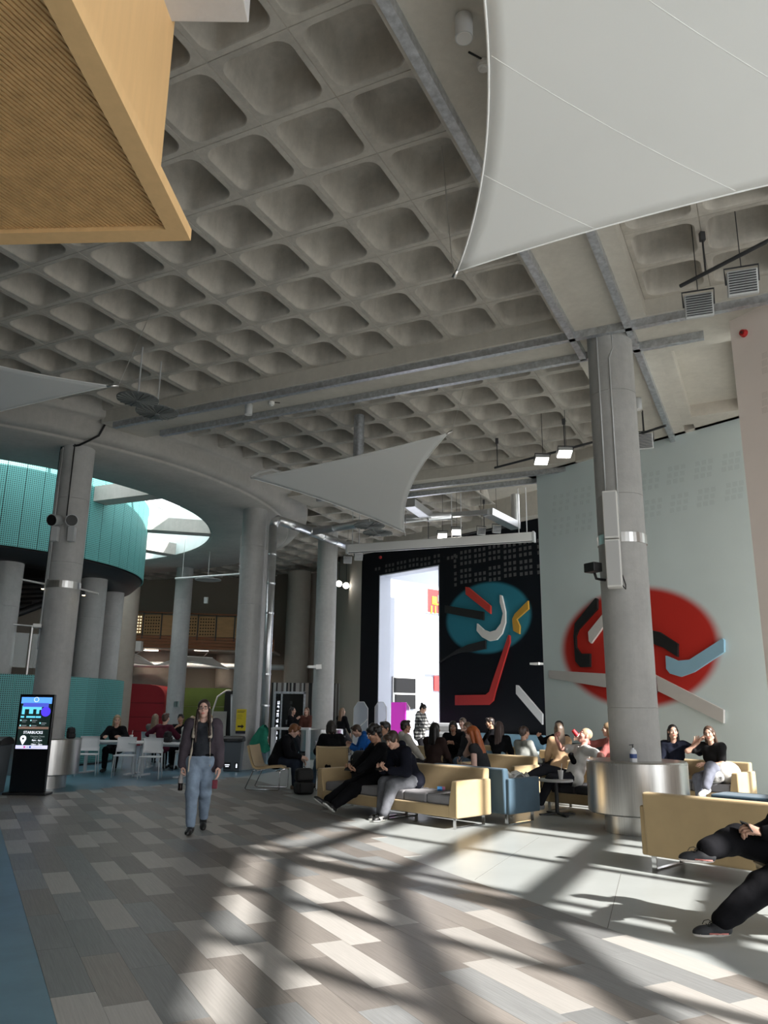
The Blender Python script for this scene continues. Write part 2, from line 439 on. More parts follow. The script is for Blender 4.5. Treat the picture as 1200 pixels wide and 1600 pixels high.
def coffer_mesh():
    b = MB(); K = 6
    def loop(h, r, z):
        out = []
        for c in range(4):
            a0 = c * PI / 2; cx, cy = [(1, 1), (-1, 1), (-1, -1), (1, -1)][c]
            for k in range(K + 1):
                t = a0 + PI / 2 * k / K
                out.append((cx * (h - r) + r * math.cos(t), cy * (h - r) + r * math.sin(t), z))
        return out
    def square(h, z):
        e = 0.16; out = []
        for c in range(4):
            cx, cy = [(1, 1), (-1, 1), (-1, -1), (1, -1)][c]
            for k in range(K + 1):
                t = (k - K / 2) / (K / 2) * e
                out.append(((h if t <= 0 else h - t) * (1), (h + t if t < 0 else h), z))
            # rotate this corner into place
            m_ = K + 1; pts = out[-m_:]; ang = c * PI / 2; cs, sn = math.cos(ang), math.sin(ang)
            out[-m_:] = [(x * cs - y * sn, x * sn + y * cs, zz) for x, y, zz in pts]
        return out
    loops = [square(0.45, 0.012), square(0.444, 0.0), loop(0.385, 0.15, 0.0), loop(0.376, 0.15, 0.010), loop(0.355, 0.15, 0.12), loop(0.33, 0.15, 0.30), loop(0.305, 0.15, 0.42), loop(0.26, 0.14, 0.475), loop(0.12, 0.1, 0.49)]
    m_ = len(loops[0]); vs = [p for l in loops for p in l]; fs = []
    for i in range(len(loops) - 1):
        for k in range(m_): fs.append((i * m_ + k, i * m_ + (k + 1) % m_, (i + 1) * m_ + (k + 1) % m_, (i + 1) * m_ + k))
    fs.append(tuple(range((len(loops) - 1) * m_, len(loops) * m_)))
    fs = [tuple(reversed(f)) for f in fs]
    b.add(vs, fs)
    b.sm = [i >= 3 * m_ for i in range(len(fs))]
    me = b.mesh('coffer', M_CEIL)
    return me
CME = coffer_mesh()
def px(p):
    v = np.array(p) - CAM; d = v @ FWD
    if d < 0.3: return None
    return 600 + FPX * (v @ RGT) / d, 800 - FPX * (v @ UPV) / d
def seen(c, marg=170):
    for da in (-.45, .45):
        for db in (-.45, .45):
            q = px((c[0] + da, c[1] + db, ZR))
            if q and -marg < q[0] < 1200 + marg and -marg < q[1] < 1600: return True
    return False
def side(p, p0, d): return (p[0] - p0[0]) * d[1] - (p[1] - p0[1]) * d[0]     # >0 : right of the direction
cof = []
for ia in range(-36, 12):
    for ib in range(-16, 38):
        if ia < 2: a, bb = ia + .5, (ib + .5 if ib < 7 else ib + .7 + .5 + 0.0)
        else: a, bb = ia + 1.4 + .5, ib + .5
        if ia < 2:
            if ib < 7: bb = ib + .5
            elif ib == 7: continue
            else:
                bb = 8.2 + (ib - 8) + .5
                if 14.2 < bb < 15.6: continue
                if bb > 15.6: bb += 0.4
        else:
            if bb > 6.9: continue
        c = grid(a, bb, ZR)
        rr = np.linalg.norm(c[:2] - RC)
        if rr < R_OUT - 0.15: continue
        if side(c[:2], FAC_C, FD_F) > -0.3 and c[1] > 2.6: continue
        if c[1] <= 2.6 and c[0] > FAC_C[0] + (2.6 - c[1]) * 0.1 - 0.4: continue
        if c[1] < fac_near_end[1] + .6 or c[0] < -27 or c[1] > 38: continue
        if side(c[:2], TW0, TWD) < -0.2 and c[0] > 3.0: continue
        if side(c[:2], BW0, BWD) < -0.3 and c[0] > -2: continue
        cof.append((np.linalg.norm(c - CAM), c))
cof.sort(key=lambda t: t[0])
vis = [c for d, c in cof if seen(c)]
indiv = vis[:295]
for c in indiv: piece('coffer', CME, ceiling, c, (0, 0, PSI))
ids = {id(c) for c in indiv}
rest = [c for d, c in cof if id(c) not in ids]
vv = np.array([v.co[:] for v in CME.vertices]); ff = [list(p.vertices) for p in CME.polygons]
cs, sn = math.cos(PSI), math.sin(PSI); vv = vv @ np.array([[cs, sn, 0], [-sn, cs, 0], [0, 0, 1]])
mb = MB(); mb.smooth = True
for c in rest: mb.add(vv + c, ff)
o = mb.build('distant_coffers', M_CEIL, ceiling); o['kind'] = 'stuff'

def strip_box(a0, a1, b0, b1, z0, z1, mbx):
    c = grid((a0 + a1) / 2, (b0 + b1) / 2, (z0 + z1) / 2)
    return mbx.box(c, (abs(a1 - a0) * .9, abs(b1 - b0) * .9, z1 - z0), PSI)
mb = MB()
strip_box(-8.6, 6.5, 7.0, 8.2, ZS, 7.95, mb)
b1 = mb.build('beam', M_BEAM, ceiling)
mb = MB(); strip_box(2.02, 3.4, -13, 6.999, ZS, 7.95, mb); strip_box(2.02, 3.4, 8.201, 13.5, ZS, 7.95, mb); mb.build('beam', M_BEAM, ceiling)
mb = MB(); strip_box(-8.2, 0.6, 14.2, 15.6, ZS, 7.95, mb); mb.build('beam', M_BEAM, ceiling)
# plain recessed bay by the pale green wall
mb = MB()
strip_box(3.4, 6.5, 8.2, 8.55, ZS, 7.95, mb); strip_box(3.4, 3.62, 8.55, 12.6, ZS, 7.95, mb); strip_box(4.62, 6.2, 8.55, 12.6, ZS, 7.95, mb); strip_box(3.62, 4.62, 12.1, 13.6, ZS, 7.95, mb); strip_box(3.62, 4.62, 8.55, 12.1, 7.44, 7.6, mb)
mb.build('recessed_bay', M_BEAM, ceiling)
# edge beam over the black wall
mb = MB()
p = BW0 - BWD * 0.5; q = BW0 + BWD * 9
mb.bar((*p, 7.71), (*q, 7.71), 0.8, 1.0); mb.build('beam', M_BEAM, ceiling)

mb = MB(); p = TW0 - TWD * 0.3; q = TW0 + TWD * 9.3; nrm = np.array([-TWD[1], TWD[0]])
mb.bar((*(p + nrm * .22), 7.58), (*(q + nrm * .22), 7.58), 0.7, 0.76); mb.build('beam', M_BEAM, ceiling)
# ---------------------------------------------------------------- round void: ring slab
mb = MB()
mb.lathe([(R_IN, 8.7), (R_IN, 6.92), (R_IN + .06, 6.85), (9.62, 6.85), (9.66, 6.88), (9.66, 6.91), (9.70, 6.91), (9.95, 6.98), (9.95, 7.28), (R_OUT - .05, 7.28), (R_OUT, 7.33), (R_OUT, 7.95)], (RC[0], RC[1], 0), 128)
ring = mb.build('ring_slab', M_RING, ceiling)
mb = MB(); mb.lathe([(R_IN - 0.02, 6.9), (R_IN - 0.02, 8.69)], (RC[0], RC[1], 0), 128)
mb.build('void_lining', mat('pale_green_lining', (0.52, 0.62, 0.60), 0.5, var=0.06), ceiling)
# radial beams and skylight bars over the void
for ang in (-60, -24, 14, 48, 84, 120, 156, 192, 228, 264):
    d = np.array([math.cos(math.radians(ang)), math.sin(math.radians(ang))])
    mb = MB(); p, q = RC + d * 5.3, RC + d * 7.4
    mb.bar((*p, 7.1), (*q, 7.1), 0.5, 0.42)
    mb.build('radial_beam', M_RING, ceiling)
M_WHITE = mat('white_paint', (0.8, 0.8, 0.79), 0.45)
for ang in range(-90, 270, 24):
    d = np.array([math.cos(math.radians(ang)), math.sin(math.radians(ang))])
    mb = MB(); p, q = RC + d * 4.2, RC + d * 7.5
    mb.bar((*p, 9.5), (*q, 8.72), 0.08, 0.12); mb.build('skylight_bar', M_WHITE, ceiling)
mb = MB(); mb.lathe([(5.9, 9.06), (5.98, 9.06), (5.98, 9.16), (5.9, 9.16), (5.9, 9.06)], (RC[0], RC[1], 0), 64, smooth=False)
mb.build('skylight_ring', M_WHITE, ceiling)

# ================================================================ WALLS
def wall_frame(p0, d):
    """object matrix: x along the wall, z up, -y into the hall"""
    return Matrix(((d[0], -d[1], 0, p0[0]), (d[1], d[0], 0, p0[1]), (0, 0, 1, 0), (0, 0, 0, 1)))
def disc_wall(name, base, disc, c, rx, rz, soft, rough=0.55):
    m = bpy.data.materials.new(name); m.use_nodes = True; nt = m.node_tree; N = nt.nodes; L = nt.links
    b = N['Principled BSDF']; b.inputs['Roughness'].default_value = rough; b.inputs['Specular IOR Level'].default_value = 0.18
    tc = N.new('ShaderNodeTexCoord'); mp = N.new('ShaderNodeMapping')
    mp.inputs['Location'].default_value = (-c[0] / rx, 0, -c[1] / rz); mp.inputs['Scale'].default_value = (1 / rx, 0, 1 / rz)
    L.new(tc.outputs['Object'], mp.inputs['Vector'])
    ln = N.new('ShaderNodeVectorMath'); ln.operation = 'LENGTH'; L.new(mp.outputs[0], ln.inputs[0])
    mr = N.new('ShaderNodeMapRange'); mr.interpolation_type = 'SMOOTHSTEP'
    mr.inputs['From Min'].default_value = 1 - soft; mr.inputs['From Max'].default_value = 1 + soft
    mr.inputs['To Min'].default_value = 1; mr.inputs['To Max'].default_value = 0; L.new(ln.outputs['Value'], mr.inputs['Value'])
    nz = N.new('ShaderNodeTexNoise'); nz.inputs['Scale'].default_value = 1.2; L.new(tc.outputs['Object'], nz.inputs['Vector'])
    rp = N.new('ShaderNodeValToRGB'); rp.color_ramp.elements[0].color = (*[k * 0.95 for k in base], 1); rp.color_ramp.elements[1].color = (*[min(1, k * 1.05) for k in base], 1)
    L.new(nz.outputs['Fac'], rp.inputs['Fac'])
    mx = N.new('ShaderNodeMix'); mx.data_type = 'RGBA'; L.new(mr.outputs[0], mx.inputs[0]); L.new(rp.outputs['Color'], mx.inputs[6]); mx.inputs[7].default_value = (*disc, 1)
    L.new(mx.outputs[2], b.inputs['Base Color']); return m
# pale green wall
mb = MB(); mb.box((4.6, 0.15, 3.6), (9.2, 0.3, 7.2))
wall_right = struct(mb.build('wall_right', disc_wall('pale_green_wall_with_red_disc', (0.70, 0.80, 0.80), (0.56, 0.035, 0.025), (2.43, 2.87), 1.86, 1.24, 0.07)), 'pale green wall painted with a soft red disc')
wall_right.matrix_world = wall_frame(TW0, TWD)
# black wall with the tall opening
mb = MB()
for x0, x1, z0, z1 in ((0, 1.0, 0, 7.2), (4.06, 12.5, 0, 7.2), (1.0, 4.06, 6.30, 7.2)):
    mb.box(((x0 + x1) / 2, 0.25, (z0 + z1) / 2), (x1 - x0, 0.5, z1 - z0))
wall_back = struct(mb.build('wall_back', disc_wall('black_wall_with_teal_disc', (0.0042, 0.0055, 0.009), (0.03, 0.20, 0.27), (6.12, 4.36), 1.72, 1.10, 0.06, 0.5)), 'black wall painted with a soft teal disc')
wall_back.matrix_world = wall_frame(BW0, BWD)
mb = MB()   # white lining of the opening
for c, s_ in (((1.02, 0.27, 3.15), (0.04, 0.54, 6.3)), ((4.04, 0.27, 3.15), (0.04, 0.54, 6.3)), ((2.53, 0.27, 6.28), (3.06, 0.54, 0.04))): mb.box(c, s_)
M_WALLWHITE = mat('white_wall_paint', (0.55, 0.58, 0.66), 0.6, var=0.03, scale=1.0)
o = struct(mb.build('trim_1', M_WALLWHITE), 'white lining of the tall opening'); o.matrix_world = wall_frame(BW0, BWD)
# lobby beyond the opening
LB = wall_frame(BW0, BWD)
mb = MB(); mb.box((3.0, 11.3, 4.0), (7, 0.3, 9.0)); o = struct(mb.build('wall_lobby_back', M_WALLWHITE), 'white back wall of the lobby'); o.matrix_world = LB
mb = MB(); mb.box((0.1, 5.85, 4.0), (0.3, 10.7, 9.0)); o = struct(mb.build('wall_lobby_left', M_WALLWHITE), 'white side wall of the lobby'); o.matrix_world = LB
mb = MB(); mb.box((0.36, 4.9, 4.0), (0.22, 0.3, 8.4)); mb.box((0.5, 7.6, 4.55), (0.5, 4.6, 0.4))
mb.box((4.22, 1.15, 4.2), (0.3, 1.4, 8.4)); o = struct(mb.build('trim_2', M_WALLWHITE), 'white pier and gallery edge in the lobby, with an added shading stub wall'); o.matrix_world = LB  # stub wall behind the right jamb is added to shade the side wall
mb = MB(); mb.box((1.6, 5.9, 8.6), (3.2, 10.9, 0.3)); o = struct(mb.build('ceiling_lobby_shade', M_WALLWHITE), 'white roof added over part of the lobby to cut its sky light'); o.matrix_world = LB  # unseen roof slab, added to dim the lobby; right side left open for sun
# blush wall at the right
BL0 = np.array([5.10, 10.56]); BL1 = np.array([7.55, 6.25]); bd = (BL1 - BL0) / np.linalg.norm(BL1 - BL0)
mb = MB(); L_ = np.linalg.norm(BL1 - BL0); mb.box((L_ / 2, 0.2, 3.6), (L_, 0.4, 7.2))
wall_blush = struct(mb.build('wall_side', mat('blush_wall', (0.90, 0.79, 0.72), 0.6, var=0.03, scale=1.0)), 'blush coloured wall'); wall_blush.matrix_world = wall_frame(BL0, bd)
# rear and left walls of the hall
M_REAR = mat('taupe_rear_wall', (0.30, 0.26, 0.215), 0.8, var=0.06, scale=0.6); M_BEIGE = mat('beige_wall', (0.52, 0.47, 0.40), 0.75, var=0.05, scale=0.7)
def wall_seg(name, p, q, h, m, label, t=0.3, z0=0):
    p, q = np.array(p, float), np.array(q, float); d = (q - p) / np.linalg.norm(q - p)
    b = MB(); ln_ = np.linalg.norm(q - p); b.box((ln_ / 2, t / 2, z0 + h / 2), (ln_, t, h)); o = struct(b.build(name, m), label); o.matrix_world = wall_frame(p, d); return o
wall_seg('wall_beige', (-2.7, 35.2), BW0 + BWD * 0.02, 8.0, M_BEIGE, 'beige wall beside the black wall')
wall_seg('wall_rear', (-28, 41.5), (-2.6, 35.4), 8.0, M_REAR, 'taupe rear wall')
wall_seg('wall_left', (-27.5, -9), (-27.5, 42), 8.0, M_REAR, 'taupe left wall')

# ================================================================ GLAZED FRONT behind and beside the camera
M_FRAME = mat('grey_window_frame', (0.30, 0.31, 0.32), 0.45, metal=0.3)
ZT = [0.08, 1.2, 2.27, 3.35, 4.42, 5.50, 6.54, 7.12]
def facade(name, p, q, ts, label):
    p, q = np.array(p, float), np.array(q, float); d = (q - p) / np.linalg.norm(q - p); ln_ = np.linalg.norm(q - p)
    w = bpy.data.objects.new(name, None); COL.objects.link(w); struct(w, label)
    for z in ZT:
        b = MB(); b.bar((*p, z), (*q, z), 0.16, 0.17); b.build('transom', M_FRAME, w)
    b = MB(); b.bar((*p, 7.7), (*q, 7.7), 0.3, 1.1); b.build('spandrel', M_FRAME, w)
    for t in ts:
        c = p + d * t; b = MB(); b.box((c[0], c[1], 3.6), (0.11, 0.14, 7.2), math.atan2(d[1], d[0])); b.build('mullion', M_FRAME, w)
    return w
facade('window_1', FAC_C, fac_near_end, [1.8 + 1.6 * k for k in range(6)] + [11.95], 'glazed front beside the camera')
facade('window_2', FAC_C, fac_far_end, [0.42 + 1.62 * k for k in range(7)], 'glazed front along the seating')
mb = MB(); mb.cyl((*FAC_C, 0), (*FAC_C, 7.2), 0.18, n=20); struct(mb.build('trim_3', M_FRAME), 'corner post of the glazed front')
facade('window_3', fac_near_end, (-1.0, fac_near_end[1]), [2.0 * k for k in range(1, 4)], 'unseen glazed bay behind the camera, opened to brighten the hall')  # unseen rear glazing, opened to brighten the blush wall, sails and sofa backs
wall_seg('wall_front', (-1.0, fac_near_end[1]), (-27.5, fac_near_end[1]), 8.0, M_REAR, 'unseen plain wall behind the camera, added to stop frontal light')  # unseen wall, added to keep frontal light off the coffers
# paved ground outside
mb = MB(); mb.box((20, 0, -0.25), (220, 220, 0.1))
o = struct(mb.build('ground_outside', mat('paving_outside', (0.42, 0.41, 0.39), 0.85, var=0.1, scale=0.4)), 'paving outside the hall')

# ================================================================ COLUMNS
M_STEEL = mat('brushed_steel', (0.62, 0.61, 0.59), 0.28, metal=1.0, var=0.12, scale=3.0, stretch=(18, 18, 0.6))
M_GALV = mat('galvanised_steel', (0.55, 0.57, 0.60), 0.42, metal=0.85, var=0.25, scale=14.0)
M_DUCT = mat('spiral_duct_steel', (0.66, 0.67, 0.68), 0.3, metal=0.9, var=0.08, scale=6.0)
M_BLACK = mat('black_plastic', (0.012, 0.012, 0.013), 0.45)
M_DARK = mat('dark_grey_metal', (0.06, 0.062, 0.066), 0.5, metal=0.4)
M_LIGHTGREY = mat('light_grey_metal', (0.55, 0.56, 0.56), 0.4, metal=0.2)
M_OFFWHITE = mat('off_white_plastic', (0.72, 0.71, 0.68), 0.5)
M_LAMP = mat('lit_lamp_face', (1.0, 0.95, 0.86), emit=14.0)
M_CABLE = mat('black_cable', (0.01, 0.01, 0.01), 0.6)

def column(p, r, top, label, joints=(1.6, 3.9, 5.6), band=None, drum=False, group='concrete columns'):
    t = thing('concrete_column', label, 'column', (p[0], p[1], 0), 0, group)
    b = MB(); z0 = 0.0
    for z in [z for z in joints if z < top - .2] + [top]:
        b.lathe([(r, z0), (r, z - (.006 if z < top else 0))], (p[0], p[1], 0), 40)
        if z < top: b.lathe([(r, z - .006), (r - .007, z), (r, z + .006)], (p[0], p[1], 0), 40, smooth=False)
        z0 = z + .006
    b.build('shaft', M_COLM, t)
    if band:
        b = MB(); b.lathe([(r, band - .07), (r + .014, band - .07), (r + .014, band + .07), (r, band + .07)], (p[0], p[1], 0), 40, smooth=False)
        b.build('steel_band', M_STEEL, t)
    if drum:
        R = 0.66
        b = MB(); b.lathe([(0.45, 0), (0.45, .25)], (p[0], p[1], 0), 48); bs = b.build('plinth', M_STEEL, t)
        b = MB(); b.lathe([(R, .262), (R, .893)], (p[0], p[1], 0), 64); b.lathe([(0.45, .245), (R - .015, .245), (R, .262)], (p[0], p[1], 0), 64, smooth=False); b.lathe([(R, .893), (R - .015, .91), (r, .91)], (p[0], p[1], 0), 64, smooth=False)
        d = b.build('drum_table', M_STEEL, t); d['label'] = 'brushed steel drum table wrapped round the column'
        b = MB()
        for k in range(0, 360, 5):
            a = math.radians(k); b.box((p[0] + (R + .002) * math.cos(a), p[1] + (R + .002) * math.sin(a), .875), (.006, .006, .006), a)
        b.build('rivets', M_LIGHTGREY, d)['kind'] = 'stuff'
    return t
CR = np.array([3.47, 11.12]); CL = np.array([-6.55, 15.9]); CC = np.array([-3.58, 21.08]); C2 = np.array([-1.85, 25.4])
colR = column(CR, .335, ZS, 'concrete column with a steel drum table in front of the pale green wall', (1.6, 4.6, 6.2), 3.95, True)
colL = column(CL, .335, 6.9, 'concrete column carrying two round spotlights behind the information screen', (1.3, 4.35, 5.7), 3.9, True)
colC = column(CC, .33, 6.9, 'concrete column with the yellow arrow sign, silver pipe beside it', (1.35, 4.2, 5.8))
colC2 = column(C2, .33, ZS, 'slim concrete column with a steel drum table beside the glass doors', (1.8, 3.6, 5.4), None, True)
def ringp(r, ang): return RC + r * np.array([math.cos(math.radians(ang)), math.sin(math.radians(ang))])
column(ringp(9.18, 59), .33, 6.9, 'concrete column between the red booth and the green panel')
column(ringp(9.18, 26), .33, 6.9, 'concrete column hidden almost wholly behind the yellow sign column')
column(ringp(4.45, -9.7), .36, 5.4, 'thick concrete column under the right end of the teal drum')
column(ringp(4.45, -46), .36, 5.4, 'thick concrete column at the left picture edge under the teal drum')
column(ringp(4.45, 26), .36, 5.4, 'concrete column half hidden behind the thick one under the teal drum')
for ang in (98, 134): column(ringp(4.45, ang), .36, 5.4, 'concrete column far inside the teal drum', group='columns inside the teal drum')
# fixings on the right column
t = thing('column_loudspeaker', 'tall white two-part loudspeaker fixed to the column by the red disc', 'loudspeaker', (3.2, 10.68, 3.2))
for k, (z0, z1) in enumerate(((3.2, 3.87), (3.885, 4.57))):
    b = MB(); b.box((3.2, 10.68, (z0 + z1) / 2), (.2, .2, z1 - z0), -.35); bx = b.build('cabinet', M_OFFWHITE, t, bevel=.012)
    b = MB(); b.box((3.166, 10.586, (z0 + z1) / 2), (.17, .008, z1 - z0 - .05), -.35); b.build('grille', mat('speaker_grille', (.5, .5, .49), .7), bx)
for z in (3.6, 4.2): b = MB(); b.bar((3.27, 10.78, z), (3.4, 10.95, z), .05, .05); b.build('bracket', M_DARK, t)
b = MB(); b.tube([(3.27, 10.62, 3.24), (3.33, 10.64, 3.18), (3.36, 10.72, 3.25), (3.34, 10.78, 3.4)], .008, 6); b.build('cable', M_CABLE, t)
t = thing('security_camera', 'small black box camera on an arm at the left of the loudspeaker column', 'camera', (2.95, 10.85, 3.45))
b = MB(); b.box((2.94, 10.8, 3.50), (.16, .2, .13), .5); b.build('housing', M_BLACK, t, bevel=.01)
b = MB(); b.tube([(2.97, 10.85, 3.44), (3.0, 10.88, 3.36), (3.08, 10.95, 3.36), (3.16, 11.0, 3.36)], .02, 8); b.build('arm', M_BLACK, t)
for k, (dx, z0, label) in enumerate(((-.26, 4.58, 'thin pale conduit running up the loudspeaker column, left one'), (-.12, 4.0, 'thin pale conduit running up the loudspeaker column, right one'))):
    x = CR[0] + dx; yv = CR[1] - math.sqrt(.335 ** 2 - dx ** 2) - .012
    b = MB(); b.tube([(x, yv, z0), (x, yv, 6.3), (x - (.0 if k else .0), yv, 6.7), (x + (.06 if k else 0), yv, 6.85), (x + (.06 if k else 0), yv, 7.18)], .011, 8)
    o = b.build('conduit', M_LIGHTGREY); tag(o, label, 'conduit', 'conduits on the columns')
b = MB(); p = onz(981, 1296, .02)
t = thing('power_socket', 'white double power socket in the steel plinth of the column', 'socket', (CR[0] - .12, CR[1] - .44, .16))
b = MB(); b.box((CR[0] - .0, CR[1] - .455, .12), (.085, .012, .085)); pl = b.build('plate', M_OFFWHITE, t, bevel=.004)
b = MB()
for dx, dz in ((0, .018), (-.015, -.012), (.015, -.012)): b.box((CR[0] + dx, CR[1] - .463, .12 + dz), (.012, .004, .014))
b.build('pin_hole', M_BLACK, pl)
# fixings on the left column
for sgn, label in ((-1, 'round black spotlight on the left column, left of the pair'), (1, 'round black spotlight on the left column, right of the pair')):
    x, y_, z = CL[0] + .05 + sgn * .17, CL[1] - .43, 5.02
    t = thing('spotlight', label, 'spotlight', (x, y_, z), 0, 'spotlights on the left column')
    b = MB(); b.box((x, y_ + .03, z - .12), (.14, .12, .3), 0); b.build('gear_box', M_LIGHTGREY, t, bevel=.008)
    d = np.array([sgn * .25, -.85, -.2]); d /= np.linalg.norm(d); c = np.array([x, y_ - .02, z + .16])
    b = MB(); b.cyl(c + d * -.13, c + d * .12, .10, .125, 24); hd = b.build('lamp_head', M_LIGHTGREY, t)
    b = MB(); b.cyl(c + d * .121, c + d * .126, .112, .112, 24); b.build('lens', mat('dark_lens', (.01, .01, .012), .08), hd)
def ringxyz(r, ang, z): return (*(RC + r * np.array([math.cos(math.radians(ang)), math.sin(math.radians(ang))])), z)
b = MB(); b.tube([(CL[0] - .31, CL[1] - .16, 3.98), (CL[0] - .31, CL[1] - .16, 6.7), (CL[0] - .28, CL[1] - .22, 6.81), ringxyz(9.55, -49.5, 6.82), ringxyz(9.75, -49, 6.87), ringxyz(9.99, -48.2, 6.97), ringxyz(9.99, -47.6, 7.24), ringxyz(10.2, -47.2, 7.25), ringxyz(10.29, -47, 7.3), ringxyz(10.3, -46.6, 7.36), ringxyz(10.5, -45.6, 7.22)], .022, 8)
tag(b.build('cable', M_CABLE), 'black cable looping over the head of the left column', 'cable')
b = MB(); b.tube([(CL[0] - .28, CL[1] - .2, 2.6), (CL[0] - .28, CL[1] - .2, 6.8)], .02, 8); b.tube([(CL[0] - .22, CL[1] - .27, 4.0), (CL[0] - .22, CL[1] - .27, 6.8)], .014, 8)
tag(b.build('conduit', M_LIGHTGREY), 'pale conduit pair up the left side of the left column', 'conduit', 'conduits on the columns')
b = MB(); b.tube([(CL[0] + .05, CL[1] - .345, 5.3), (CL[0] + .05, CL[1] - .345, 6.85)], .012, 8)
tag(b.build('conduit', M_CABLE), 'black conduit above the twin spotlights of the left column', 'conduit', 'conduits on the columns')
for p0, p1, label in (((32, 905), (72, 913), 'thin white lighting bar left of the left column'), ((124, 920), (154, 928), 'thin white lighting bar right of the left column')):
    a, c = ony(*p0, 15.7), ony(*p1, 15.7)
    t = thing('lighting_bar', label, 'lighting bar', a, 0, 'lighting bars on the left column')
    b = MB(); b.cyl(a, c, .018, n=10); b.build('bar', M_OFFWHITE, t)
    m_ = a * .75 + c * .25 if p0[0] > 100 else a * .1 + c * .9
    b = MB(); b.cyl(m_ + np.array([0, 0, -.02]), m_ + np.array([0, 0, -.1]), .03, .035, 12); hd = b.build('lamp_head', M_BLACK, t)
    b = MB(); b.cyl(m_ + np.array([0, 0, -.101]), m_ + np.array([0, 0, -.112]), .03, .03, 12); b.build('lamp_face', mat('warm_lamp_face', (1, .85, .5), emit=6), hd)
t = thing('ceiling_projector', 'small white device on an arm at the left column', 'device', ony(60, 978, 15.6))
a = ony(58, 978, 15.6); b = MB(); b.box(a, (.16, .2, .07), .4); b.build('body', M_OFFWHITE, t, bevel=.01)
b = MB(); b.bar(a, a + np.array([.12, .1, -.05]), .05, .06); b.build('arm', M_DARK, t)
t = thing('service_box', 'small grey metal service box on the column before the green panel', 'box', (*ringp(9.18, 59), 1.4))
p = ony(276, 1100, ringp(9.18, 59)[1] - .36); b = MB(); b.box(p, (.2, .1, .22)); b.build('box', M_STEEL, t, bevel=.01); b = MB(); b.box(p + np.array([.02, -.055, 0]), (.02, .012, .2)); b.build('door_edge', M_DARK, t)
# signs and pipe at the centre column
t = thing('arrow_sign', 'yellow sign with a black arrow on the centre column', 'sign', (*onz(376, 1190, 0)[:2], 1.2))
yv = CC[1] - .36; a = ony(370, 1108, yv); c = ony(383.5, 1142, yv)
w, h = c[0] - a[0], a[2] - c[2]; cx, cz = (a[0] + c[0]) / 2, (a[2] + c[2]) / 2
b = MB(); b.box((cx, yv, cz), (w, .012, h)); bd_ = b.build('board', mat('yellow_sign', (.62, .50, .02), .5), t)
b = MB(); b.box((cx, yv - .002, c[2] - .035), (w, .012, .07)); b.build('foot_strip', mat('navy_strip', (.01, .012, .03), .5), t)
b = MB(); M_ = frame((cx, yv - .0075, cz - .16), (1, 0, 0), (0, -1, 0))
b.prism([(-.08, -.02), (.02, -.02), (.02, -.055), (.085, 0), (.02, .055), (.02, .02), (-.08, .02)], 0, .002, M_); b.build('arrow', M_BLACK, bd_)
b = MB()
for k, (wd, hh) in enumerate(((.8, .018), (.7, .018), (.0, 0), (.5, .008), (.55, .008), (.45, .008), (.5, .008))):
    if wd: b.box((cx - w * (0.85 - wd) / 2, yv - .0075, a[2] - .045 - k * .032), (w * wd, .002, hh))
b.build('text_line', mat('sign_text', (.18, .15, .02), .6), bd_)
pipe_x, pipe_y = -3.02, 20.82
t = thing('ventilation_duct', 'silver ventilation duct rising beside the centre column and branching under the ceiling', 'duct', (pipe_x, pipe_y, 0))
e0 = np.array([pipe_x, pipe_y, 6.5]); e1 = onz(482, 829, 6.55); e2 = onz(560, 860, 6.55); e3 = onz(600, 813, 6.55)
def run(pts, r, name, par, step=.9):
    b_ = MB(); b_.tube(pts, r, 20)
    for i in range(len(pts) - 1):
        p_, q_ = np.array(pts[i]), np.array(pts[i + 1]); ln_ = np.linalg.norm(q_ - p_); k_ = int(ln_ / step)
        for j in range(1, k_ + 1):
            c_ = p_ + (q_ - p_) * j / (k_ + 1); d_ = (q_ - p_) / ln_
            b_.cyl(c_ - d_ * .02, c_ + d_ * .02, r + .008, n=20)
    return b_.build(name, M_DUCT, par)
run([(pipe_x, pipe_y, 0), (pipe_x, pipe_y, 6.35)], .115, 'riser', t)
run([(pipe_x, pipe_y, 6.34), (pipe_x + .03, pipe_y + .06, 6.5), e0 + (e1 - e0) * .12 + np.array([0, 0, .06])], .117, 'elbow', t, 9)
run([e0 + (e1 - e0) * .1 + np.array([0, 0, .06]), e1], .125, 'main_run', t)
run([e1, e2], .125, 'main_run', t); run([e1 + (e2 - e1) * .05, e3, onz(706, 806, 6.55)], .11, 'branch', t)
q0 = onz(640, 786, 6.6); q1 = onz(668, 806, 6.6); q2 = onz(762, 800, 6.6); q3 = onz(806, 822, 6.5)
t = thing('rectangular_duct', 'bright steel rectangular duct over the projection screen', 'duct', q1)
for p_, q_ in ((q0, q1), (q2, q3)):
    b = MB(); b.bar(p_, q_, .3, .2); b.build('duct_length', M_DUCT, t, bevel=.01)
b = MB(); b.bar(onz(690, 806, 6.6), q2, .12, .12); b.cyl(q3 + np.array([0, 0, -.02]), q3 + np.array([0, 0, .9]), .12, n=16); b.build('spigot', M_DUCT, t)
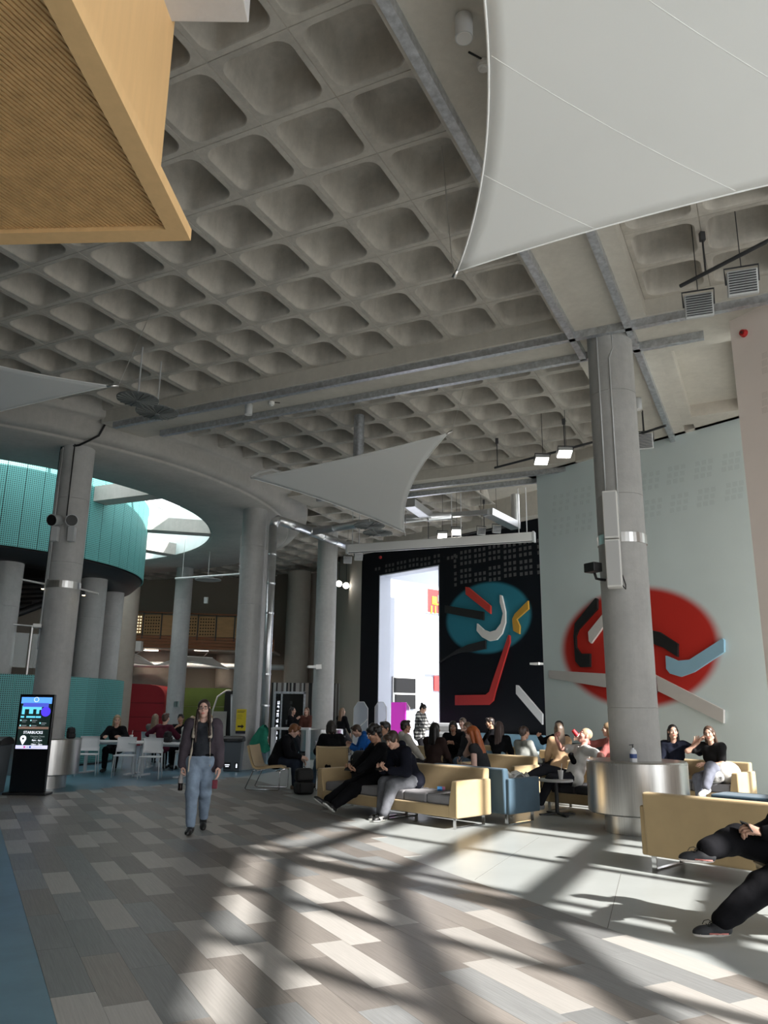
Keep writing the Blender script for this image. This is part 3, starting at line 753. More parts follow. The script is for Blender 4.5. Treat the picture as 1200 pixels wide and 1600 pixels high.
# ================================================================ TRUNKING
def trunk(a0, b0, a1, b1, label):
    p, q = grid(a0, b0, 7.14), grid(a1, b1, 7.14)
    t = thing('cable_trunking', label, 'trunking', p, 0, 'cable trunking under the beams')
    b = MB(); b.bar(p, q, .10, .12); b.build('channel', M_GALV, t)
    n_ = max(2, int(np.linalg.norm(q - p) / 2.4))
    for i in range(1, n_):
        c = p + (q - p) * i / n_; d = (q - p) / np.linalg.norm(q - p); b = MB(); b.bar(c - d * .03, c + d * .03, .104, .124); b.build('coupler', M_GALV, t)
trunk(-8.3, 7.12, 6.3, 7.12, 'galvanised trunking along the near edge of the cross beam')
trunk(-7.7, 8.0, 4.2, 8.0, 'galvanised trunking along the far edge of the cross beam')
trunk(2.17, -6, 2.17, 8.0, 'galvanised trunking along the left edge of the beam above the big sail')
trunk(3.1, -6, 3.1, 13.3, 'galvanised trunking along the right edge of the beam, running to the pale green wall')
trunk(-7.4, 14.62, .35, 14.62, 'far galvanised trunking, near one of the pair behind the centre sail')
trunk(-7.2, 15.35, .2, 15.35, 'far galvanised trunking, rear one of the pair behind the centre sail')
# ================================================================ SAILS
def fabric():
    m = bpy.data.materials.new('white_sail_fabric'); m.use_nodes = True; nt = m.node_tree; N = nt.nodes; L = nt.links
    out = N['Material Output']; N.remove(N['Principled BSDF'])
    d = N.new('ShaderNodeBsdfDiffuse'); d.inputs['Color'].default_value = (.92, .92, .90, 1)
    tl = N.new('ShaderNodeBsdfTranslucent'); tl.inputs['Color'].default_value = (.92, .92, .9, 1)
    mx = N.new('ShaderNodeMixShader'); mx.inputs[0].default_value = .3
    tc = N.new('ShaderNodeTexCoord'); nz = N.new('ShaderNodeTexNoise'); nz.inputs['Scale'].default_value = 1.2; L.new(tc.outputs['Object'], nz.inputs['Vector'])
    rp = N.new('ShaderNodeValToRGB'); rp.color_ramp.elements[0].color = (.9, .9, .885, 1); rp.color_ramp.elements[1].color = (.95, .95, .93, 1)
    L.new(nz.outputs['Fac'], rp.inputs['Fac']); L.new(rp.outputs['Color'], d.inputs['Color'])
    L.new(d.outputs[0], mx.inputs[1]); L.new(tl.outputs[0], mx.inputs[2]); L.new(mx.outputs[0], out.inputs['Surface']); return m
M_SAIL = fabric(); M_SEAM = mat('sail_seam', (.9, .9, .88), .7)
def sail(cs_, pulls, label, seams, arms, lift=0.0):
    A_, B_, C_ = [np.array(c, float) for c in cs_]; G = (A_ + B_ + C_) / 3
    AB, BC, CA = [(p + q) / 2 + (G - (p + q) / 2) * k for (p, q), k in zip(((A_, B_), (B_, C_), (C_, A_)), pulls)]
    up = np.array([0, 0, lift])
    def P(u, v, w): return A_ * u * u + B_ * v * v + C_ * w * w + 2 * (AB * u * v + BC * v * w + CA * w * u) + up * (u * v * w) * 9
    n_ = 28; idx = {}; vs = []; fs = []
    for i in range(n_ + 1):
        for j in range(n_ + 1 - i):
            idx[i, j] = len(vs); vs.append(P(i / n_, j / n_, (n_ - i - j) / n_))
    for i in range(n_):
        for j in range(n_ - i):
            fs.append((idx[i, j], idx[i + 1, j], idx[i, j + 1]))
            if j < n_ - i - 1: fs.append((idx[i + 1, j], idx[i + 1, j + 1], idx[i, j + 1]))
    t = thing('shade_sail', label, 'sail', A_, 0, 'white shade sails')
    b = MB(); b.smooth = True; b.add(vs, fs); o = b.build('membrane', M_SAIL, t)
    sd = o.modifiers.new('thick', 'SOLIDIFY'); sd.thickness = .004
    for f in ((lambda s_: P(1 - s_, s_, 0)), (lambda s_: P(0, 1 - s_, s_)), (lambda s_: P(s_, 0, 1 - s_))):
        b = MB(); b.tube([f(s_) for s_ in np.linspace(0, 1, 25)], .011, 6); b.build('edge_cord', M_SEAM, t)
    for k in seams:
        b = MB(); b.tube([P(k, (1 - k) * s_, (1 - k) * (1 - s_)) for s_ in np.linspace(0.01, .99, 25)], .006, 6); b.build('seam', M_SEAM, o)
    for c, (dx, dy, dz) in arms:
        c = np.array(c, float); e = c + np.array([dx, dy, dz]); b = MB(); b.tube([c - np.array([dx, dy, dz]) * .4, c, e], [.014, .02, .024], 8); b.build('corner_fitting', M_STEEL, t)
        b = MB(); b.cyl(e, (e[0] + dx * 3, e[1] + dy * 3, 7.46), .004, n=6); b.build('stay_wire', M_STEEL, t)
    return t
c1 = onz(714, 424, 5.9); c2 = onz(640, -560, 6.7); c3 = onz(1640, 200, 6.4)
sail([c1, c2, c3], (.42, .25, .20), 'huge white shade sail at the upper right, its tip pointing down', (.72, .47, .2), [(c1, (-.035, .02, -.06))])
s1 = onz(392, 747, 6.3); s2 = onz(700, 677, 6.5); s3 = onz(632, 832, 5.5)
sail([s1, s2, s3], (.12, .45, .22), 'white shade sail hanging in the middle above the seating', (.45, .2), [(s2, (.08, 0, .05)), (s3, (.02, .05, -.06))])
b = MB(); e = onz(455, 742, 6.5); mid = (s1 + e) / 2 + np.array([0, 0, .16]); b.tube([s1 + np.array([0, 0, .02]), s1 * .6 + mid * .4 + np.array([0, 0, .05]), mid, e], .028, 8)
tag(b.build('sail_arm', M_OFFWHITE), 'curved white arm holding the left tip of the middle sail', 'sail arm')
b = MB(); h_ = onz(560, 714, 6.55); b.cyl(h_, h_ + np.array([0, 0, .9]), .11, n=16); tag(b.build('suspension_tube', M_GALV), 'short galvanised tube hanging behind the middle sail', 'tube')
l1 = onz(172, 603, 6.2); l2 = onz(-190, 520, 6.7); l3 = onz(-200, 700, 5.9)
sail([l1, l2, l3], (.25, .2, .2), 'white shade sail at the left picture edge', (.5,), [(l1, (.12, .02, .02))])
# ================================================================ TIMBER POD (upper left)
M_OAK = mat('pale_oak_veneer', (.80, .51, .24), .5, var=.045, scale=2.2, stretch=(6, 6, .5)); M_OAKD = mat('oak_slat', (.62, .37, .16), .55, var=.16, scale=3.0, stretch=(3, 3, 3))
zb = 4.6; K = onz(298, 376, zb); ex = np.array([-1, .06, 0]); ey = np.array([-.05, -1, 0])
t = thing('timber_pod', 'overhanging oak box with a slatted underside at the upper left', 'timber box', (K[0], K[1], zb))
def podpt(u, v, z): q = K + ex * u + ey * v; return (q[0], q[1], z)
W_, D_ = 3.6, 4.4
def slab(u0, u1, v0, v1, z0, z1):
    b_ = MB(); vs = [podpt(u, v, z) for z in (z0, z1) for u, v in ((u0, v0), (u1, v0), (u1, v1), (u0, v1))]
    b_.add(vs, [(3, 2, 1, 0), (4, 5, 6, 7), (0, 1, 5, 4), (1, 2, 6, 5), (2, 3, 7, 6), (3, 0, 4, 7)]); bm_ = b_; return bm_
def fixn(o):
    bm = bmesh.new(); bm.from_mesh(o.data); bmesh.ops.recalc_face_normals(bm, faces=bm.faces); bm.to_mesh(o.data); bm.free(); return o
lw = .13
for u0, u1, v0, v1 in ((0, W_, 0, lw), (0, lw, lw, D_)): fixn(slab(u0, u1, v0, v1, zb, zb + .085).build('edge_frame', M_OAK, t))
fixn(slab(.19, .23, .16, D_, zb + .08, 7.1).build('side_panel', M_OAK, t)); fixn(slab(.23, W_, .16, .20, zb + .08, 7.1).build('end_panel', M_OAK, t))
fixn(slab(lw, W_, lw, D_, zb + .07, zb + .09).build('backing', mat('slat_backing', (.10, .05, .02), .8), t))
b = MB(); sdir = np.array([.444, .896, 0]); sper = np.array([.896, -.444, 0])
Mx = np.array([[ex[0], ey[0]], [ex[1], ey[1]]]); Mi = np.linalg.inv(Mx)
for k in range(-120, 200):
    o_ = K[:2] + sper[:2] * k * .028; dl = Mi @ sdir[:2]; ol = Mi @ (o_ - K[:2]); lo, hi = -1e9, 1e9
    for c_ in range(2):
        mn, mxv = lw + .004, (W_ if c_ == 0 else D_)
        t0, t1 = (mn - ol[c_]) / dl[c_], (mxv - ol[c_]) / dl[c_]; lo = max(lo, min(t0, t1)); hi = min(hi, max(t0, t1))
    if hi - lo > .02:
        p_, q_ = o_ + sdir[:2] * lo, o_ + sdir[:2] * hi; b.bar((*p_, zb + .05), (*q_, zb + .05), .017, .04)
o = b.build('slats', M_OAKD, t); o['kind'] = 'stuff'
# pale concrete stub under the slab beside the pod
p = onz(389, 36, 6.2); t = thing('concrete_stub', 'pale concrete stub hanging from the ceiling beside the timber box', 'concrete block', (p[0], p[1], 6.2))
b = MB(); b.box((p[0] - .3, p[1] - .9, 6.7), (.6, 1.8, 1.0), .0); b.build('stub', M_PALE, t, bevel=.01)
# ================================================================ TEAL PERFORATED DRUM AND SCREEN
def perforated(name, col, pitch=.052, hole=.30):
    m = bpy.data.materials.new(name); m.use_nodes = True; nt = m.node_tree; N = nt.nodes; L = nt.links
    b = N['Principled BSDF']; b.inputs['Roughness'].default_value = .5; b.inputs['Metallic'].default_value = .0
    tc = N.new('ShaderNodeTexCoord'); sp = N.new('ShaderNodeSeparateXYZ'); L.new(tc.outputs['Object'], sp.inputs[0]); ds = []
    for ax in ('Y', 'Z'):
        mu = N.new('ShaderNodeMath'); mu.operation = 'MULTIPLY'; mu.inputs[1].default_value = 1 / pitch; L.new(sp.outputs[ax], mu.inputs[0])
        fr = N.new('ShaderNodeMath'); fr.operation = 'FRACT'; L.new(mu.outputs[0], fr.inputs[0])
        sb = N.new('ShaderNodeMath'); sb.operation = 'SUBTRACT'; sb.inputs[1].default_value = .5; L.new(fr.outputs[0], sb.inputs[0])
        sq = N.new('ShaderNodeMath'); sq.operation = 'MULTIPLY'; L.new(sb.outputs[0], sq.inputs[0]); L.new(sb.outputs[0], sq.inputs[1]); ds.append(sq)
    ad = N.new('ShaderNodeMath'); L.new(ds[0].outputs[0], ad.inputs[0]); L.new(ds[1].outputs[0], ad.inputs[1])
    lt = N.new('ShaderNodeMath'); lt.operation = 'LESS_THAN'; lt.inputs[1].default_value = hole * hole; L.new(ad.outputs[0], lt.inputs[0])
    mx = N.new('ShaderNodeMix'); mx.data_type = 'RGBA'; L.new(lt.outputs[0], mx.inputs[0]); mx.inputs[7].default_value = (.004, .012, .012, 1)
    nz = N.new('ShaderNodeTexNoise'); nz.inputs['Scale'].default_value = 1.0; L.new(tc.outputs['Object'], nz.inputs['Vector'])
    rp = N.new('ShaderNodeValToRGB'); rp.color_ramp.elements[0].color = (*[c * .85 for c in col], 1); rp.color_ramp.elements[1].color = (*[c * 1.1 for c in col], 1)
    L.new(nz.outputs['Fac'], rp.inputs['Fac']); L.new(rp.outputs['Color'], mx.inputs[6]); L.new(mx.outputs[2], b.inputs['Base Color']); return m
M_PERF = perforated('teal_perforated_panel', (.14, .45, .43), .05, .28)
def drum(name, r, z0, z1, npan, label, rng):
    t = thing(name, label, 'perforated screen', (RC[0], RC[1], z0)); half = PI / npan; b = MB(); K_ = 4; vs = []
    for rad in (r, r - .03):
        for z in (0, z1 - z0):
            for k in range(K_ + 1):
                a = -half * .975 + 2 * half * .975 * k / K_; vs.append((rad * math.cos(a), rad * math.sin(a), z))
    n1 = K_ + 1; fs = []
    for k in range(K_): fs += [(k, k + 1, n1 + k + 1, n1 + k), (2 * n1 + k + 1, 2 * n1 + k, 3 * n1 + k, 3 * n1 + k + 1), (n1 + k, n1 + k + 1, 3 * n1 + k + 1, 3 * n1 + k), (k + 1, k, 2 * n1 + k, 2 * n1 + k + 1)]
    fs += [(0, n1, 3 * n1, 2 * n1), (K_, 2 * n1 + K_, 3 * n1 + K_, n1 + K_)]
    b.add(vs, fs); me = b.mesh('perforated_panel', M_PERF)
    for k in range(npan):
        a = 2 * PI * k / npan; dg = (math.degrees(a) + 180) % 360 - 180
        if rng[0] <= dg <= rng[1]: piece('perforated_panel', me, t, (0, 0, 0), (0, 0, a))
    return t
tdrum = drum('perforated_drum', 5.3, 5.3, 7.6, 72, 'big teal drum of perforated panels below the round skylight', (-181, 181))
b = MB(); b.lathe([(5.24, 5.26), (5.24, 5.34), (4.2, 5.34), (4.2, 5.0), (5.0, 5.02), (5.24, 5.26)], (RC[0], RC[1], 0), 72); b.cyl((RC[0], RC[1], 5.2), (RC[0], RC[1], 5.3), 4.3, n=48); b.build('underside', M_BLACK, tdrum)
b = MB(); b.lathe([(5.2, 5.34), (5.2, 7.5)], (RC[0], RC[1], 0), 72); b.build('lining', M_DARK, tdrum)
tlow = drum('curved_screen', 5.0, 0.06, 2.25, 72, 'low curved teal screen of perforated panels behind the white tables', (-181, 60))
b = MB(); b.lathe([(4.93, .0), (4.93, 2.2)], (RC[0], RC[1], 0), 72, math.radians(-180), math.radians(62)); b.build('lining', M_DARK, tlow)
# dark stair rising inside the drum
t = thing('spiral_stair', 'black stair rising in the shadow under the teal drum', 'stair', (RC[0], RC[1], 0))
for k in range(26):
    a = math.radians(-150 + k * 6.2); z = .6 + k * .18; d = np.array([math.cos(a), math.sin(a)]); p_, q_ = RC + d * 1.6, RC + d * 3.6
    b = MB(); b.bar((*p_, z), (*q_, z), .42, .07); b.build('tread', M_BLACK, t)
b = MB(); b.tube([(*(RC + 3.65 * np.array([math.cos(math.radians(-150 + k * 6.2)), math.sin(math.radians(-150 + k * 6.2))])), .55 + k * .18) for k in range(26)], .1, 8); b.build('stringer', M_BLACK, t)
p0 = ony(42, 850, 20.6); t = thing('lift_shaft', 'grey lift shaft wall seen under the teal drum', 'shaft', (-11.2, 24.2, 0)); b = MB(); b.box((-11.6, 24.6, 3.2), (1.7, 1.7, 6.4), .3); b.build('shaft_wall', M_REAR, t)
# glass balustrade with posts
t = thing('glass_balustrade', 'glass balustrade with steel posts above the low teal screen', 'balustrade', (*ringp(4.6, -60), 2.25))
M_GLASS = mat('clear_glass', (.86, .9, .9), .03, alpha=.22, spec=.6)
for k in range(5):
    a0, a1 = -82 + k * 11, -82 + (k + 1) * 11; p_, q_ = ringp(4.75, a0 + .6), ringp(4.75, a1 - .6)
    b = MB(); b.bar((*p_, 2.85), (*q_, 2.85), .012, .85); b.build('pane', M_GLASS, t)
    p_ = ringp(4.75, a0); b = MB(); b.box((*p_, 2.85), (.04, .04, 1.2), math.radians(a0)); b.build('post', M_STEEL, t)
b = MB(); b.tube([(*ringp(4.75, -82 + k * 5.5), 3.46) for k in range(11)], .022, 8); b.build('handrail', M_STEEL, t)
# ================================================================ BRIDGE with oak panels
t = thing('footbridge', 'high footbridge with oak balustrade panels across the rear of the hall', 'bridge', (-12, 33.6, 4.0))
M_OAKW = mat('walkway_oak', (.42, .24, .10), .5, var=.15, scale=2.0, stretch=(1, 6, 6)); M_REDWOOD = mat('redwood_soffit', (.26, .10, .04), .55, var=.2, scale=2, stretch=(.6, 8, 8))
def zz(x): return 4.35 + (-5.9 - x) * .022
def bridge_wall():
    m = bpy.data.materials.new('oak_panel_with_holes'); m.use_nodes = True; return m
for k in range(16):
    x0, x1 = -17.2 + k * .78, -17.2 + (k + 1) * .78 - .05
    zl = zz((x0 + x1) / 2); b = MB(); b.box(((x0 + x1) / 2, 33.5, zl + .46), (x1 - x0, .04, .86)); pn = b.build('oak_panel', M_OAKW, t)
    if k % 3 != 1:
        b = MB()
        for i in range(6):
            for j in range(6): b.cyl((x0 + .09 + i * .11, 33.475, zl + .12 + j * .13), (x0 + .09 + i * .11, 33.47, zl + .12 + j * .13), .035, n=8)
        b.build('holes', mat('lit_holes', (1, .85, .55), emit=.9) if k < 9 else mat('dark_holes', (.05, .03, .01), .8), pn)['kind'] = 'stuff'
    b = MB(); b.box((x1 + .025, 33.46, zl + .4), (.035, .05, 1.1)); b.build('post', M_DARK, t)
b = MB(); b.bar((-17.5, 33.45, zz(-17.5) + .98), (-4.6, 33.45, zz(-4.6) + .98), .07, .05); b.build('handrail', M_REDWOOD, t)
for k in range(4):
    b = MB(); b.bar((-17.5, 33.5 + .0, zz(-17.5) - .05 - k * .13), (-4.6, 33.5, zz(-4.6) - .05 - k * .13), .08, .115); b.build('fascia_board', M_REDWOOD, t)
b = MB(); b.bar((-17.5, 34.6, zz(-17.5) - .5), (-4.6, 34.6, zz(-4.6) - .5), 2.2, .1); b.build('deck', M_REAR, t)
for x0, x1 in ((545, 625), (840, 920), (1015, 1110)):
    a = ony(80 + x0 / 3.75, 930 + 322 / 3.75, 33.6); c = ony(80 + x1 / 3.75, 930 + 324 / 3.75, 33.6)
    b = MB(); b.bar(a, c, .1, .04); b.build('strip_light', mat('strip_light', (1, .92, .8), emit=6), t)
    ld = bpy.data.lights.new('strip_light_glow', 'AREA'); ld.energy = 15; ld.shape = 'RECTANGLE'; ld.size = 1.8; ld.size_y = .12; ld.color = (1, .88, .74); lo_ = bpy.data.objects.new('strip_light_glow', ld); COL.objects.link(lo_); lo_.location = tuple((a + c) / 2 + np.array([0, 0, -.06]))
b = MB(); b.cyl((-18, 34.2, 3.35), (-4, 34.2, 3.2), .12, n=14); tag(b.build('service_pipe', M_LIGHTGREY), 'grey service pipe below the footbridge', 'pipe')
# rear wall piers
for i, (xp, yv, r, h) in enumerate(((236, 36.0, 1.0, 3.2), (352, 36.0, .45, 3.2), (190, 30.6, .4, 6.0))):
    p = ony(xp, 1060, yv); b = MB(); b.lathe([(r, 0), (r, 4.2 if i != 2 else 6.5)], (p[0], p[1], 0), 24)
    tag(b.build('rear_pier', mat('pier_taupe', (.36, .31, .26), .8, var=.06)), ['wide taupe pier behind the red booth', 'taupe pier behind the green panel', 'pale pier above the low teal screen'][i], 'pier')
for i, (xp, yv, r) in enumerate(((462, 33.2, .5), (490, 33.8, .3))):
    p = ony(xp, 1060, yv); b = MB(); b.lathe([(r, 0), (r, 7.2)], (p[0], p[1], 0), 24)
    tag(b.build('rear_pier', mat('pier_grey_taupe', (.33, .30, .26), .8, var=.06)), ['tall taupe pier left of the slim column', 'narrow pier just behind the slim column'][i], 'pier')

# ================================================================ LAMPS, DETECTORS, SMALL CEILING FITTINGS
def downlight(x, y, label):
    p = onz(x, y, 6.98)
    t = thing('cylinder_downlight', label, 'downlight', p, 0, 'cylinder downlights')
    b = MB(); b.cyl(p + np.array([0, 0, 0]), p + np.array([0, 0, .21]), .075, n=24); b.build('can', M_LIGHTGREY, t)
    b = MB(); b.cyl(p + np.array([0, 0, -.004]), p, .066, n=24); b.build('diffuser', M_OFFWHITE, t)
downlight(725, 60, 'grey cylinder downlight beside the huge sail')
downlight(388, 648, 'grey cylinder downlight between the two trunking lines')
downlight(997, 640, 'grey cylinder downlight right of the loudspeaker column')
def detector(x, y, label, z=7.15):
    p = onz(x, y, z)
    t = thing('smoke_detector', label, 'smoke detector', p, 0, 'smoke detectors')
    b = MB(); b.lathe([(0, -.03), (.03, -.03), (.036, -.018), (.055, -.012), (.055, .015), (0, .015)], p, 20, smooth=False); b.build('head', M_OFFWHITE, t)
    b = MB(); b.cyl(p + np.array([0, 0, .015]), p + np.array([0, 0, .05]), .06, n=20); b.build('base', M_OFFWHITE, t)
    b = MB(); b.tube([p + np.array([.05, .0, .045]), p + np.array([-.15, -.12, .045]) if x > 600 else p + np.array([.16, .02, .045])], .01, 6); b.build('cable', M_CABLE, t)
detector(756, 105, 'smoke detector at the edge of the huge sail'); detector(424, 632, 'smoke detector beside the middle downlight'); detector(650, 762, 'smoke detector on the far beam')
def floodlight(p, yaw, tilt, label, lit=False, s=1.0, group='floodlights'):
    p = np.array(p, float); t = thing('floodlight', label, 'floodlight', p, 0, group)
    M_ = Matrix.Translation(Vector(p)) @ Matrix.Rotation(yaw, 4, 'Z') @ Matrix.Rotation(tilt, 4, 'X')
    b = MB(); b.box((0, 0, 0), (.34 * s, .1 * s, .3 * s), M=M_); b.build('housing', M_LIGHTGREY, t, bevel=.012)
    if lit:
        b = MB(); b.box((0, -.055 * s, 0), (.3 * s, .012, .26 * s), M=M_); b.build('lamp_face', M_LAMP, t)
    else:
        for k in range(9):
            b = MB(); b.box((0, -.06 * s, (-.12 + k * .03) * s), (.3 * s, .03, .009), M=M_); b.build('cooling_fin', M_DARK, t)
    b = MB(); tp = M_ @ Vector((0, .02, .2 * s)); b.cyl(tp, (tp[0], tp[1], 7.97), .006, n=6); b.build('hanger', M_DARK, t)
    b = MB(); b.tube([M_ @ Vector((-.18 * s, 0, 0)), M_ @ Vector((-.19 * s, .02, .2 * s)), M_ @ Vector((.19 * s, .02, .2 * s)), M_ @ Vector((.18 * s, 0, 0))], .012, 6); b.build('yoke', M_DARK, t)
floodlight(onz(1092, 478, 6.55), -.35, .25, 'grey finned floodlight under the right panel, left of the pair'); floodlight(onz(1160, 442, 6.55), -.35, .25, 'grey finned floodlight under the right panel, right of the pair')
floodlight(onz(1006, 690, 6.6), -.35, .2, 'grey finned floodlight just right of the loudspeaker column')
floodlight(onz(846, 718, 6.6), 0, 1.2, 'lit floodlight over the pale green wall, left of the pair', True, .85); floodlight(onz(882, 707, 6.6), 0, 1.2, 'lit floodlight over the pale green wall, right of the pair', True, .85)
floodlight(onz(691, 836, 6.35), 0, 1.1, 'lit floodlight above the projection screen, left of the pair', True, .8); floodlight(onz(713, 830, 6.35), 0, 1.1, 'lit floodlight above the projection screen, right of the pair', True, .8)
floodlight(onz(752, 830, 6.4), .2, .2, 'grey floodlight above the right half of the projection screen, left of the pair', False, .7); floodlight(onz(776, 827, 6.4), .2, .2, 'grey floodlight above the right half of the projection screen, right of the pair', False, .7)
floodlight(onz(543, 875, 6.3), .2, .2, 'grey floodlight below the left end of the projection screen, left of the pair', False, .8); floodlight(onz(560, 870, 6.3), .2, .2, 'grey floodlight below the left end of the projection screen, right of the pair', False, .8)
for (x, y, yv, lab) in ((530, 911, 31, 'far lit spotlight right of the slim column, left of the pair'), (541, 914, 31, 'far lit spotlight right of the slim column, right of the pair'), (202, 947, 31.5, 'lit spotlight over the footbridge, left of the pair'), (210, 945, 31.5, 'lit spotlight over the footbridge, right of the pair')):
    p = ony(x, y, yv); t = thing('far_spotlight', lab, 'spotlight', p, 0, 'far lit spotlights')
    b = MB(); b.cyl(p + np.array([0, .0, 0]), p + np.array([0, -.16, -.05]), .1, .13, 16); b.build('can', M_DARK, t)
    b = MB(); b.cyl(p + np.array([0, -.161, -.05]), p + np.array([0, -.17, -.053]), .12, .12, 16); b.build('lamp_face', M_LAMP, t)
    b = MB(); b.cyl(p, (p[0], p[1], 7.9), .015, n=6); b.build('stem', M_DARK, t)
# lighting rails on drop rods
def rail(x0, y0, x1, y1, z, drops, label):
    p, q = onz(x0, y0, z), onz(x1, y1, z); t = thing('lighting_rail', label, 'lighting rail', p, 0, 'lighting rails')
    b = MB(); b.cyl(p, q, .025, n=10); b.build('rail', M_DARK, t)
    for f in drops:
        c = p + (q - p) * f; b = MB(); b.cyl(c, (c[0], c[1], 7.42), .012, n=6); b.build('drop_rod', M_DARK, t)
        b = MB(); b.box((c[0], c[1], 7.36), (.06, .06, .12)); b.build('rod_fixing', M_DARK, t)
rail(1063, 447, 1290, 330, 6.85, (.2, .8), 'black lighting rail holding the two right floodlights')
rail(773, 731, 930, 690, 6.75, (.03, .72), 'black lighting rail over the pale green wall')
rail(985, 683, 1040, 665, 6.75, (.4,), 'short black lighting rail right of the loudspeaker column')
rail(640, 850, 800, 822, 6.5, (.2, .75), 'black lighting rail above the projection screen')
# projection screen housing on rods
zc = 6.02; p, q = onz(545, 858, zc), onz(833, 839, zc)
t = thing('projection_screen', 'long white projection screen housing hung before the black wall', 'projection screen', p)
b = MB(); b.bar(p, q, .22, .24); b.build('housing', M_OFFWHITE, t, bevel=.02)
d = (q - p) / np.linalg.norm(q - p)
for e_, s_ in ((p, -1), (q, 1)):
    b = MB(); b.bar(e_, e_ + d * s_ * .05, .24, .27); b.build('end_cap', M_LIGHTGREY, t)
b = MB(); b.bar(p + np.array([0, -.08, -.125]), q + np.array([0, -.08, -.125]), .02, .03); b.build('screen_slot', M_DARK, t)
for f in (.02, .06, .58, .63, .93, .97):
    c = p + (q - p) * f; b = MB(); b.cyl(c + np.array([0, 0, .12]), (c[0], c[1], 7.4), .014, n=6); b.build('drop_rod', M_LIGHTGREY, t)
# ribbed round discs on stems
def disc(x, y, z, r, label):
    p = onz(x, y, z); t = thing('ribbed_disc', label, 'ceiling disc', p, 0, 'ribbed grey ceiling discs'); m_ = mat('disc_grey', (.17, .18, .175), .6)
    b = MB(); b.lathe([(0, .0), (r, .02), (r, .035), (0, .02)], p, 40, smooth=False); b.build('disc', m_, t)
    for k in range(20):
        a = 2 * PI * k / 20; d = np.array([math.cos(a), math.sin(a), 0]); b = MB(); b.bar(p + d * .04 + np.array([0, 0, -.008]), p + d * (r - .01) + np.array([0, 0, .012]), .014, .02); b.build('rib', m_, t)
    b = MB(); b.cyl(p + np.array([0, 0, -.03]), p + np.array([0, 0, .05]), .045, n=14); b.build('hub', m_, t)
    b = MB(); b.cyl(p, (p[0], p[1], 7.42), .014, n=8); b.build('stem', M_LIGHTGREY, t)
disc(245, 646, 6.45, .36, 'ribbed grey disc above the cross beam trunking'); disc(215, 626, 6.45, .34, 'ribbed grey disc half hidden behind the left sail')
disc(590, 834, 6.3, .42, 'ribbed grey disc left of the tip of the middle sail'); disc(577, 823, 6.3, .42, 'ribbed grey disc tucked behind the tip of the middle sail')
p = ony(325, 906, 27); b = MB(); b.cyl(p + np.array([0, 0, -.01]), p + np.array([0, 0, .02]), .45, n=28); b.cyl(p, p + np.array([0, 0, 1.0]), .015, n=6)
tag(b.build('flat_disc', mat('disc_pale', (.32, .32, .31), .6)), 'plain grey disc right of the column before the green panel', 'ceiling disc')
b = MB(); a, c = onz(274, 904, 5.6), onz(385, 896, 5.6); b.cyl(a, c, .03, n=8); [b.cyl(a + (c - a) * f, (*(a + (c - a) * f)[:2], 6.9), .006, n=5) for f in (.1, .9)]; tag(b.build('tube_lamp', mat('pale_tube', (.8, .8, .78), .4)), 'thin pale tube lamp behind the ring columns', 'tube lamp')
# red alarm sounders
for x, y, plane, lab in ((1163, 521, 'blush', 'red round alarm sounder on the blush wall'), (595, 871, 'black', 'small red alarm sounder high on the black wall')):
    p0, d_ = (BL0, bd) if plane == 'blush' else (BW0, BWD); n_ = np.array([d_[1], -d_[0], 0]); p = onplane(x, y, (*p0, 0), n_)
    t = thing('alarm_sounder', lab, 'alarm', p); b = MB(); b.cyl(p, p + n_ * .06, .06, .045, 20); b.build('body', mat('alarm_red', (.5, .02, .02), .4), t)
    b = MB(); b.cyl(p + n_ * .06, p + n_ * .075, .022, .018, 14); b.build('lens', mat('alarm_dark', (.08, .005, .005), .3), t)
# exit-type bracket lamp at the black wall and devices
p = onplane(848, 1038, (*BW0, 0), (BWD[1], -BWD[0], 0)); b = MB(); b.box(p + np.array([-.2, -.2, 0]), (.3, .3, .06), -.8); tag(b.build('wall_device', M_OFFWHITE), 'small white device on the edge of the black wall', 'device')
p = ony(487, 1042, C2[1] - .5); t = thing('wireless_point', 'white angled device on the slim column', 'device', p); b = MB(); b.box(p, (.26, .2, .08), .3); b.build('body', M_OFFWHITE, t, bevel=.02); b = MB(); b.bar(p + np.array([.1, .02, 0]), p + np.array([.26, .2, .02]), .1, .14); b.build('bracket', M_OFFWHITE, t)
p = ony(322, 938, ringp(9.18, 59)[1] - .4); b = MB(); b.box(p, (.14, .12, .24)); tag(b.build('wall_speaker', M_OFFWHITE), 'small white box on the column before the green panel', 'device')

# ================================================================ MURAL PLANKS ON THE WALLS
WN = {'black': (BW0, np.array([BWD[1], -BWD[0], 0.0])), 'green': (TW0, np.array([TWD[1], -TWD[0], 0.0]))}
def mural(wall, pts, k, off, col, label, th=.07, edge=1.35):
    p0, n_ = WN[wall]; P = [onplane(off[0] + x / k, off[1] + y / k, (*p0, 0), n_) for x, y in pts]
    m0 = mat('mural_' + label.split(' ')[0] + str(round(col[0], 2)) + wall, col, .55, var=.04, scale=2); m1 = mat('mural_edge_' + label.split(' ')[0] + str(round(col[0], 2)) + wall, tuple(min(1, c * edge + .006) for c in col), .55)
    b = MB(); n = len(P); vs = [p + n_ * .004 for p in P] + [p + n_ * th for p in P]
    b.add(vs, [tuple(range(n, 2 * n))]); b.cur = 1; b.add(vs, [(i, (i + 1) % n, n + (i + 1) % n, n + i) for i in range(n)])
    o = b.build('mural_plank', [m0, m1]); fixn(o)
    bm = bmesh.new(); bm.from_mesh(o.data); bmesh.ops.triangulate(bm, faces=[f for f in bm.faces if len(f.verts) > 4]); bm.to_mesh(o.data); bm.free()
    tag(o, label, 'mural plank', 'planks of the ' + wall + ' wall mural')
